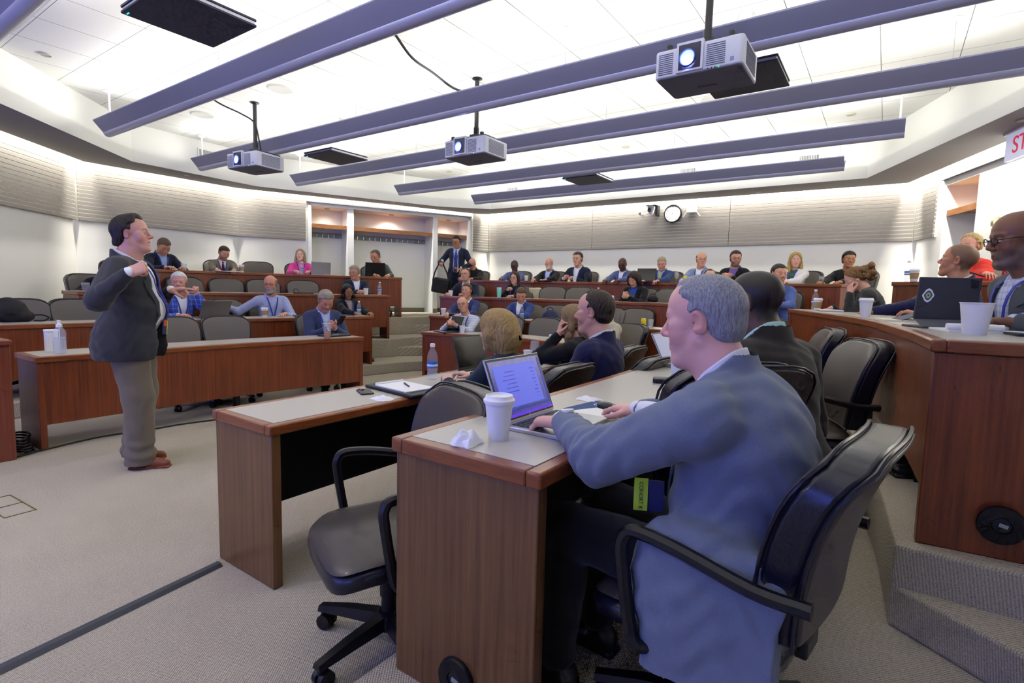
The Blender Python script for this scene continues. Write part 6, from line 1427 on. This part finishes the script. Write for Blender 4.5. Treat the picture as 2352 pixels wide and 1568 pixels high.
t=empty('phone',(-3.34,8.08,T_[2]+.12),R(0),'phone held by the woman in the royal blue blouse','phone'); MB().rbox((0,0,0),(.072,.145,.009),.01,3).build('case',mat('phone_grey','4a4d58',.3),t,bevel=.002); t.rotation_euler=(R(35),0,R(80))
t=empty('tablet',(-3.12,8.02,T_[2]),R(4),'dark tablet flat on the third centre desk','tablet'); MB().rbox((0,0,.006),(.27,.19,.010),.012).build('body',BKL,t,bevel=.002)
# back row of the centre
t=empty('green_bottle',(-7.00,8.42,T_[3]),0,'green glass bottle at the left end of the back desk','bottle'); MB().lathe([(.026,0),(.030,.004),(.030,.10),(.022,.14),(.011,.17),(.011,.20)],n=24).build('bottle_body',mat('green_glass','1f9a52',.08,alpha=.85),t); MB().lathe([(.0305,.04),(.0305,.085)],n=24,cap=False).build('label',mat('bottle_label_green','c8d84a',.5),t); MB().lathe([(.0125,.195),(.0125,.208),(.001,.208)],n=16).build('cap',mat('cap_red','c83a2a',.4),t)
cup('white paper cup on the back desk right of the blue-grey jacket',-5.80,8.80,T_[3],.105,.042)
t=empty('tablet',(-5.42,8.88,T_[3]),R(5),'dark tablet lying before the man with the white beard','tablet'); MB().rbox((0,0,.008),(.30,.20,.014),.012).build('body',BKL,t,bevel=.002)
cup('white paper cup held by the upright man in the navy jacket',-4.84,9.00,T_[3],.10,.041)
t=empty('travel_mug',(-4.50,8.95,T_[3]),0,'tall black travel mug on the back desk','mug'); MB().lathe([(.032,0),(.036,.01),(.038,.15),(.034,.165),(.001,.165)],n=24).build('body',mat('mug_black','1a1b1f',.35),t)
laptop('black laptop lid on the back desk left of the yellow tie',-3.42,8.93,T_[3],180,.34,.24,100,BKL)
goblet('stemmed glass on the back desk by the yellow can',-2.88,8.90,T_[3],.18); can('yellow soda can on the back desk before the pale blue-grey jacket',-2.74,8.90,T_[3],YC,mat('can_print','7a5a10',.4),'yellow soda cans')
t=empty('dark_drink',(-.76,8.62,T_[3]),0,'clear cup of dark cola right of the white jacket','cup'); MB().lathe([(.028,0),(.036,.11),(.035,.11),(.0275,.004)],n=24).build('cup_body',CLEAR,t); MB().lathe([(.0268,.004),(.0315,.06),(.0001,.06)],n=20).build('cola',mat('cola','1c0d08',.1),t)
# ---- left wing
def sanitizer(label,x,y,z,s=1.0,pump=True):
    t=empty('sanitizer_bottle',(x,y,z),R(-20),label,'sanitizer bottle')
    rings=[]; 
    for w,zz in ((.054,0),(.060,.006),(.060,.11),(.058,.125),(.060,.14),(.056,.165),(.044,.19),(.024,.212),(.019,.218)):
        k=.72+(1-.72)*max(0,(zz-.15)/.07); rings.append([(w*s*math.copysign(abs(math.cos(a))**.6,math.cos(a)),w*k*s*math.copysign(abs(math.sin(a))**.6,math.sin(a)),zz*s) for a in np.linspace(0,2*PI,33)[:-1]])
    MB().loft(rings).build('bottle_body',mat('sanitizer_plastic','dfe6f6',.12,alpha=.22,spec=.7),t)
    rings=[[(p[0]*.94,p[1]*.94,p[2]*.93+.003) for p in r] for r in rings[:5]]; MB().loft(rings).build('gel',mat('gel','d5def8',.1,alpha=.4),t)
    if pump:
        MB().lathe([(.021,.216),(.022,.22),(.021,.240),(.012,.244),(.009,.262),(.014,.264),(.014,.272),(.001,.274)],n=20).build('pump_head',LIDW,t); MB().tube([(0,0,.268),(.03,.0,.270),(.048,0,.264)],.0055,8).build('nozzle',LIDW,t); MB().tube([(0,0,.02),(0,0,.22)],.003,6).build('dip_tube',LIDW,t)
    else: MB().lathe([(.021,.216),(.021,.232),(.001,.233)],n=20).build('cap',LIDW,t)
    return t
sanitizer('clear hand sanitiser bottle with a white pump on the front left desk',-5.53,1.475,T_[0]); 
t=empty('wipes_tub',(-5.72,1.47,T_[0]),0,'white plastic tub half behind the sanitiser pump bottle','tub'); MB().rbox((0,0,.085),(.085,.085,.17),.02,4).build('body',mat('tub_white','e4e7f0',.4),t,bevel=.004); MB().rbox((0,0,.178),(.09,.09,.016),.02,4).build('lid',LIDW,t,bevel=.003)
t=empty('iced_tea_cup',(-5.24,3.83,T_[0]),0,'tall clear cup with amber iced tea on the front desk','cup'); MB().lathe([(.034,0),(.035,.002),(.046,.165),(.049,.168),(.049,.172),(.045,.17),(.0335,.004)],n=28).build('cup_body',CLEAR,t); MB().lathe([(.033,.005),(.038,.072),(.0001,.072)],n=24).build('tea',mat('iced_tea','c8742e',.1,alpha=.85),t); MB().lathe([(.050,.170),(.050,.176),(.044,.180),(.001,.181)],n=28).build('lid',mat('cup_lid_clear','cfd6e6',.2,alpha=.6),t)
t=empty('folio',(-5.47,4.10,T_[0]),R(5),'black leather folio at the right end of the front left desk','folio'); MB().rbox((0,0,.011),(.24,.32,.020),.012).build('cover',mat('portfolio_black','1d2028',.5),t,bevel=.005); MB().tube([(.09,-.12,.024),(.05,.02,.024)],.004,6).build('pen_in_loop',ALU,t)
specs('eyeglasses standing on the black folio, front left desk',-5.45,4.00,T_[0]+.022,60)
t=empty('phone',(-5.56,4.27,.93),0,'black phone in the hands of the grey-haired man in the front row','phone'); MB().rbox((0,0,0),(.075,.150,.009),.01,3).build('case',mat('phone_black','17181f',.35),t,bevel=.002); t.rotation_euler=(R(50),0,R(-95))
laptop('grey laptop on the second left desk beside the speaker\'s hand',-6.98,3.42,T_[1],90,.36,.25,118,mat('laptop_taupe','77726c',.4,.3))
cup('coffee cup with white lid and brown sleeve before the bald bearded man',-6.93,4.07,T_[1],.115,.043,lid=True,sleeve=True)
t=empty('paper_plate',(-6.90,4.30,T_[1]),0,'small white paper plate on the second left desk','plate'); MB().lathe([(.04,0),(.075,.010),(.078,.010),(.04,.003)],n=28).build('plate',CUPW,t)
t=empty('tablet',(-6.84,4.64,T_[1]),R(80),'dark tablet on the second left desk by the bearded man\'s hand','tablet'); MB().rbox((0,0,.008),(.31,.20,.014),.012).build('body',BKL,t,bevel=.002)
bottle('water bottle near the right end of the second left desk',-6.68,5.46,T_[1],1.05)
t=empty('folder',(-6.76,5.22,T_[1]),R(80),'blue-grey folder before the woman with black hair','folder'); MB().rbox((0,0,.005),(.24,.30,.009),.006).build('cover',mat('folder_blue','3c4a86',.5),t)
t=empty('backpack',(-7.30,1.60,T_[1]),0,'black backpack cut by the left edge on the second left desk','backpack'); k=SDF(); k.ell((0,-.06,.12),(.10,.16,.13),.05); k.ell((0,.03,.06),(.09,.12,.07),.04); v,q=mesh_sdf(k,.008,lambda F,X,Y,Z:np.maximum(F+.004*np.sin(40*X+30*Z)*np.sin(35*Y),-(Z-.002))); link('bag_body',mk('bag_body',v,q),t,[mat('bag_black','15151a',.7,bump=.3,bscale=80)]); MB().tube(smooth3([(0,.10,.06),(.01,.20,.07),(.02,.26,.04),(.02,.22,.01),(.01,.14,.01)]),.008,8).build('strap',mat('bag_black','15151a'),t)
t=empty('cola_cup',(-8.16,2.46,T_[2]),0,'clear plastic cup of cola left of the speaker','cup'); MB().lathe([(.034,0),(.046,.105),(.045,.105),(.0335,.004)],n=24).build('cup_body',CLEAR,t); MB().lathe([(.033,.004),(.041,.078),(.0001,.078)],n=20).build('cola',mat('cola','1c0d08',.1),t)
bottle('water bottle beside the cola, almost hidden by the speaker',-8.15,2.60,T_[2],1.05)
t=empty('shoulder_bag',(-7.72,5.20,T_[2]),R(80),'low black bag with a loop handle on the third left desk','bag'); MB().rbox((0,0,.010),(.30,.12,.018),.02).build('flat_body',mat('bag_black','15151a',.7,bump=.3,bscale=80),t,bevel=.005); MB().tube(smooth3([(-.14,.0,.01),(-.16,0,.06),(-.12,0,.075),(-.08,0,.05),(-.09,0,.01)]),.005,8).build('handle',mat('bag_black','15151a'),t)
cup('white paper cup before the heavy grey-haired man on the third left desk',-7.28,6.10,T_[2],.11,.042); bottle('water bottle at the aisle end of the third left desk',-7.12,6.26,T_[2],1.05)
cup('white paper cup beside the man with bowed head',-9.05,4.00,T_[3],.10,.042)
t=empty('notebook',(-8.98,4.62,T_[3]),R(85),'open notebook before the man in the tan-grey jacket','notebook'); MB().box((0,0,.008),(.34,.22,.010)).build('pages',PAP,t,smooth=False); MB().box((0,0,.0015),(.36,.24,.003)).build('cover',mat('portfolio_black','1d2028'),t,smooth=False)
cup('coffee cup with kraft sleeve on the back left desk',-8.97,4.87,T_[3],.115,.043,lid=True,sleeve=True)
bottle('water bottle left of the grey laptop in front of the pink jacket',-8.52,5.72,T_[3],1.05); laptop('grey laptop in front of the woman in pink',-8.35,5.98,T_[3],62,.33,.23,104,ALU); laptop('black laptop in front of the man in the charcoal suit',-7.86,6.80,T_[3],58,.36,.26,100,BKL)
# ---- right wing
cup('big white paper cup close to the camera on the raised right desk',.305,2.875,T_[2],.130,.056)
t=empty('tablet_case',(.235,3.38,T_[2]),0,'large tablet in a dark folding case with a crest sticker, on the right desk','tablet'); CASE=mat('case_slate','3b3d46',.6); a=Vector((.10,-.03,0)); 
A=Matrix.Rotation(R(24),4,'Z')@Matrix.Rotation(R(8),4,'X'); k=MB(); k.T=Matrix.Translation((0,0,.012))@A; k.rbox((0,.0,.135),(.265,.014,.205),.002).build('tablet_shell',CASE,t,bevel=.008,seg=3)
k=MB(); k.T=Matrix.Translation((0,0,.012))@A; k.rbox((.104,-.009,.208),(.030,.004,.036),.006).build('camera_bump',mat('phone_black','17181f',.35),t,bevel=.002)
k=MB(); k.T=Matrix.Rotation(R(24),4,'Z'); k.add([(-.125,-.085,.004),(.125,-.085,.004),(.128,.012,.055),(-.128,.012,.055),(-.125,-.085,.0),(.125,-.085,.0),(.128,.020,.050),(-.128,.020,.050)],[(0,1,2,3),(4,7,6,5),(0,4,5,1),(1,5,6,2),(2,6,7,3),(3,7,4,0)]); k.build('folded_stand',mat('case_grey','63656b',.65),t,smooth=False,bevel=.002)
k=MB(); k.T=Matrix.Rotation(R(24),4,'Z'); k.rbox((0,-.0,.006),(.27,.20,.010),.01).build('keyboard_base',CASE,t,bevel=.003)
stk=[('sticker_white','f2f2f4',1.0),('sticker_purple','5a3f94',.72),('sticker_green','46b070',.52),('sticker_yellow','e8d84a',.34),('sticker_blue','2a3f98',.18)]
for i,(n_,c_,s_) in enumerate(stk):
    k=MB(); k.T=Matrix.Translation((0,0,.012))@A@Matrix.Translation((-.088,-.0082-i*.0003,.150))@Matrix.Rotation(PI/2,4,'X')
    P=[(s_*.024*(1+.10*math.cos(6*q))*math.cos(q),s_*.031*(1+.10*math.cos(4*q))*math.sin(q)) for q in np.linspace(0,2*PI,40)[:-1]]; k.prism(P,0,.0003); k.build('crest_sticker_layer',mat(n_,c_,.4),t,smooth=False)
t=empty('rolled_notepad',(.30,3.16,T_[2]),R(14),'white notepad with a rolled sheet by the big cup','notepad'); MB().box((0,0,.005),(.20,.26,.008)).build('pad',PAP,t,smooth=False); MB().tube([(-.10,-.10,.022),(.10,-.10,.022)],.016,14).build('rolled_sheet',PAP,t)
t=empty('black_folder',(.50,3.05,T_[2]),R(8),'black folder at the right edge near the big cup','folder'); MB().rbox((0,0,.006),(.16,.30,.010),.006).build('cover',mat('portfolio_black','1d2028'),t); MB().box((-.03,-.06,.014),(.05,.16,.003),Matrix.Rotation(R(30),3,'Z')).build('paper_strip',PAP,t,smooth=False)
t=empty('computer_mouse',(.42,3.42,T_[2]),R(30),'blue-grey mouse beside the hand with the watch','mouse'); k=SDF(); k.ell((0,0,.010),(.030,.052,.022),.01); v,q=mesh_sdf(k,.004,lambda F,X,Y,Z: np.maximum(F,-(Z-.001))); link('shell',mk('shell',v,q),t,[mat('mouse_blue','5c6896',.4)])
t=empty('folio',(.08,4.20,T_[2]),R(10),'navy folio standing open left of the tablet','folio'); MB().box((0,0,.006),(.22,.30,.010)).build('pages',mat('paper_cream','e6e2cc',.6),t,smooth=False); MB().add([(-.02,-.15,.012),(.16,-.15,.075),(.16,.15,.075),(-.02,.15,.012),(-.02,-.15,.008),(.16,-.15,.071),(.16,.15,.071),(-.02,.15,.008)],[(0,1,2,3),(4,7,6,5),(0,4,5,1),(1,5,6,2),(2,6,7,3),(3,7,4,0)]).build('cover',mat('folio_navy','1c2350',.5),t,smooth=False)
cup('white lidded cup standing alone on the right desk',-.12,4.76,T_[2],.125,.045,lid=True)
cup('coffee cup with brown sleeve beside the woman writing',-.60,6.60,T_[2],.115,.043,lid=True,sleeve=True); bottle('water bottle behind the sleeved cup, right desk',-.64,6.74,T_[2],1.05)
t=empty('notebook',(-.46,6.36,T_[2]),R(100),'open notebook the curly-haired woman writes in','notebook'); MB().box((0,0,.010),(.30,.20,.012)).build('pages',PAP,t,smooth=False); MB().box((0,0,.002),(.34,.24,.004)).build('cover',mat('portfolio_black','1d2028'),t,smooth=False)
t=empty('pen',(-.50,6.62,T_[2]+.035),0,'pen in the hand of the woman writing','pen'); MB().tube([(.03,0,-.02),(-.01,0,.09)],.004,8).build('barrel',mat('pen_dark','1c1c22',.4),t)
can('red soda can with white script at the right edge',.80,5.98,T_[3],mat('can_red','d2202c',.3,.2),None,None,mark=None); t_=[o for o in bpy.data.objects if o.name.startswith('soda_can') and o.parent is None][-1]
txt('Cola',.030,.0006,(-.0,-.0338,.062),(R(90),R(-62),R(0)),'white_script',mat('script_white','f4f4f6',.4),t_)
cup('coffee cup with brown sleeve at the end of the highest right desk',.22,6.98,T_[3],.115,.043,lid=True,sleeve=True); bottle('water bottle behind the sleeved cup on the highest right desk',.17,7.12,T_[3],1.05)
t=empty('phone',(.70,6.98,1.62),0,'black phone held by the woman in the red top','phone'); MB().rbox((0,0,0),(.075,.150,.009),.01,3).build('case',mat('phone_black','17181f',.35),t,bevel=.002); t.rotation_euler=(R(20),0,R(100))
# bags
t=empty('messenger_bag',(-7.73,8.46,1.22),R(200),'black messenger bag hanging from the standing man\'s hand','bag')
k=SDF(); k.box((0,0,.19),(.19,.055,.155),.03,.02,A=rotm(ry=-8)); v,q=mesh_sdf(k,.008,lambda F,X,Y,Z:F+.003*np.sin(30*X+25*Z)*np.sin(20*Z)); link('bag_body',mk('bag_body',v,q),t,[mat('bag_black','15151a',.7,bump=.3,bscale=80)])
k=MB(); k.T=Matrix.Rotation(R(-8),4,'Y'); k.rbox((0,-.060,.25),(.385,.012,.20),.004).build('flap',mat('bag_flap','1b1c22',.6),t,bevel=.006)
for q in (-1,1): MB().sweep([(q*.18,0,.30),(q*.14,0,.46),(q*.04,.0,.66),(0,0,.70)],.03,.004,up=(0,1,.01)).build('shoulder_strap',mat('bag_black','15151a'),t)
txt('university',.045,.0006,(.03,-.068,.24),(PI/2,0,0),'printed_name',mat('bag_print','c8ccd0',.5),t); k=MB(); k.T=Matrix.Translation((-.105,-.067,.24))@Matrix.Rotation(PI/2,4,'X'); k.lathe([(.020,0),(.020,.001),(.013,.001),(.013,0)],n=20,cap=False); k.build('printed_ring',mat('bag_print','c8ccd0',.5),t)
t=empty('tote_bag',(-5.62,8.62,.95),R(175),'cream cloth bag over the chair of the long-haired woman','bag'); k=SDF(); k.box((-.16,0,.30),(.13,.05,.16),.03,.02); v,q=mesh_sdf(k,.010,lambda F,X,Y,Z:F+.004*np.sin(30*X+25*Z)*np.sin(20*Z+9*X)); link('bag_body',mk('bag_body',v,q),t,[mat('tote_cream','cfc4a8',.9,bump=.2,bscale=100)])
t=empty('backpack',(-4.46,7.50,.16+.47),R(180),'navy backpack on the empty chair of the second centre row','backpack'); k=SDF(); k.ell((0,0,.20),(.17,.11,.22),.05); k.ell((0,.09,.14),(.12,.06,.12),.04); v,q=mesh_sdf(k,.009,lambda F,X,Y,Z:F+.004*np.sin(28*X+25*Z)*np.sin(35*Y+12*Z)); link('bag_body',mk('bag_body',v,q),t,[mat('bag_navy','20264e',.7,bump=.3,bscale=80)]); MB().tube(smooth3([(-.05,0,.40),(-.04,0,.45),(.04,0,.45),(.05,0,.40)]),.007,8).build('handle',mat('bag_navy','20264e'),t)
t=empty('handbag',(-3.02,8.22,T_[2]),R(180),'small black handbag on the desk right of the royal blue blouse','bag'); k=SDF(); k.ell((0,0,.05),(.09,.05,.055),.03); v,q=mesh_sdf(k,.008,lambda F,X,Y,Z:np.maximum(F,-(Z-.001))); link('bag_body',mk('bag_body',v,q),t,[mat('bag_black','15151a')]); MB().tube(smooth3([(-.06,0,.08),(-.03,0,.13),(.04,0,.12),(.07,0,.05)]),.005,8).build('handle',mat('bag_black','15151a'),t)
# floor things
o=MB().loft([[(p[0]-w_,p[1],.001),(p[0]-w_*.45,p[1],.014),(p[0]+w_*.45,p[1],.014),(p[0]+w_,p[1],.001)] for p,w_ in (((-2.36,-.6),.033),((-2.42,.43),.033),((-2.545,1.24),.033))],closed=True).build('floor_cable_cover',mat('cable_cover','3c3f46',.6),smooth=False); tag(o,'dark flat cable cover strip running across the carpet at lower left','cable cover')
cord('floor_cable','long thin black cable lying on the carpet under the front left desk',[(-5.30,1.12,.008),(-5.37,1.29,.008),(-5.46,1.6,.008),(-5.47,1.79,.008),(-5.42,2.06,.008),(-5.41,2.34,.008),(-5.30,2.8,.008),(-5.1,3.4,.008)],.007)
P_=[]; 
for i in range(60): a=i*.62; r=.15+.03*math.sin(i*1.3); P_.append((-5.28+r*.8*math.cos(a)-.18,1.20+r*.45*math.sin(a)-.03,.012+.0022*i))
cord('cable_coil','coil of black cables on the floor between the lectern and front desk',P_,.008)
cord('floor_cable','thin black cable under the nearest front desk end',[(-2.5,1.75,.006),(-2.2,1.62,.006),(-1.95,1.66,.006),(-1.6,1.95,.006)],.006)
FB=mat('brass_trim','8a7a48',.4,.6)
t=empty('floor_box',(-4.20,.83,.001),R(4),'carpet-topped floor box with a thin brass frame at the left','floor box'); m=MB(); m.box((0,.07,.001),(.40,.006,.003)); m.build('frame_edge',FB,t,smooth=False); MB().box((0,-.07,.001),(.40,.006,.003)).build('frame_edge',FB,t,smooth=False); MB().box((.20,0,.001),(.006,.146,.003)).build('frame_edge',FB,t,smooth=False); MB().box((.0,0,.001),(.006,.146,.003)).build('hinge_bar',FB,t,smooth=False); MB().box((-.20,0,.001),(.006,.146,.003)).build('frame_edge',FB,t,smooth=False)
# details on people whose hands are close
def part_on(label_start,fn):
    for o in bpy.data.objects:
        if o.parent is None and str(o.get('label','')).startswith(label_start): fn(o); return
def near_details(o):
    pos=tuple(o.location); rz=math.degrees(o.rotation_euler[2])
    W=local(pos,rz,(-.752,1.392,.962)); W2_=local(pos,rz,(-.80,1.41,.953)); bracelet(o,W,(W2_[0]-W[0],W2_[1]-W[1],W2_[2]-W[2]),.0295,WM)
    for i in range(3):
        b=local(pos,rz,(-.665+i*.020,1.305+i*.002,.930-i*.010)); MB().ball(b,(.008,.008,.008),12,8).build('cuff_button',mat('button_black','14151a',.3),o)
    W=local(pos,rz,(-.585,1.705,.955)); W2_=local(pos,rz,(-.655,1.732,.952)); MB().tube([W,W2_],[.040,.036],20).build('shirt_cuff',WHT,o)
def ribbon_badge(o):
    pos=tuple(o.location); rz=math.degrees(o.rotation_euler[2]); c=local(pos,rz,(-.470,1.262,.855)); face=R(-rz+(-58))
    M_=Matrix.Translation(Vector(c))@Matrix.Rotation(R(180-25-rz),4,'Z')
    M_=Matrix.Translation(Vector(c))@Matrix.Rotation(R(22-rz),4,'Z')
    k=MB(); k.T=M_; rows=[]
    for i in range(9): z_=.035-.0105*i; y_=.004*math.sin(i*.8); rows.append([(-.017,y_,z_),(.017,y_+.001,z_),(.017,y_+.002,z_),(-.017,y_+.001,z_)])
    k.loft(rows); k.build('name_ribbon',mat('ribbon_lime','b9dc3c',.6),o)
    q=txt('COHORT B',.0135,.0003,(0,0,0),(0,0,0),'ribbon_lettering',mat('ribbon_ink','2c3420',.6),o); q.matrix_local=M_@Matrix.Translation((0,-.0045,-.008))@Matrix.Rotation(PI/2,4,'X')@Matrix.Rotation(-PI/2,4,'Z')
    k=MB(); k.T=M_; k.box((.036,.006,-.01),(.04,.002,.08)); k.build('badge',mat('badge_navy','20285a',.5),o,smooth=False)
part_on('large grey-haired man',near_details); part_on('large grey-haired man',ribbon_badge)
def beard_details(o):
    pos=tuple(o.location); rz=math.degrees(o.rotation_euler[2]); W=local(pos,rz,(.53,3.40,1.265)); W2_=local(pos,rz,(.49,3.33,1.262)); bracelet(o,W,(W2_[0]-W[0],W2_[1]-W[1],0),.031,STL)
part_on('dark-skinned man with grey beard',beard_details)
# ------------------------------------------------------------------ camera, world, colour
def setcam():
    f,p,r,y=1230.85215,-.0951172611,.0241506248,-.606173031
    cy,sy=math.cos(y),math.sin(y); fw=np.array([sy*math.cos(p),cy*math.cos(p),math.sin(p)]); rt=np.array([cy,-sy,0]); up=np.cross(rt,fw)
    r2=math.cos(r)*rt+math.sin(r)*up; u2_=-math.sin(r)*rt+math.cos(r)*up
    M=Matrix(((r2[0],u2_[0],-fw[0],0),(r2[1],u2_[1],-fw[1],0),(r2[2],u2_[2],-fw[2],1.35),(0,0,0,1)))
    cd=bpy.data.cameras.new('camera'); cd.sensor_width=36; cd.lens=f*36/2352; cd.clip_start=.05
    co=bpy.data.objects.new('camera',cd); COL.objects.link(co); co.matrix_world=M; SC.camera=co
setcam()
w=bpy.data.worlds.new('world'); SC.world=w; w.use_nodes=True; bg=w.node_tree.nodes['Background']; bg.inputs[0].default_value=(.9,.93,1,1); bg.inputs[1].default_value=.0
# projection screens on the front wall behind the photographer's side (what the projectors light)
for i,(x,wd_) in enumerate(((-6.74,1.7),(-3.88,1.9),(-1.1,1.7))):
    t=empty('projection_screen',(x,-2.94,1.75),0,['left projection screen on the front wall','middle projection screen on the front wall','right projection screen on the front wall'][i],'screen','projection screens')
    MB().box((0,0,0),(wd_+.08,.04,1.28)).build('frame',mat('clock_rim','141416',.35),t,smooth=False)
    MB().box((0,.022,0),(wd_,.006,1.2)).build('lit_image',mat('screen_image','4050ff',.6,emit=(.13,.18,1.0),es=SCR),t,smooth=False)
SC.view_settings.view_transform='Standard'; SC.view_settings.look='None'; SC.view_settings.exposure=EXPO; SC.view_settings.gamma=1
c=SC.cycles
c.max_bounces=6; c.diffuse_bounces=3; c.glossy_bounces=3; c.transmission_bounces=6; c.transparent_max_bounces=8; c.caustics_reflective=False; c.caustics_refractive=False
c.sample_clamp_indirect=6; c.use_denoising=True; c.use_adaptive_sampling=True; c.adaptive_threshold=.045; c.adaptive_min_samples=12
try: c.use_light_tree=True
except Exception: pass
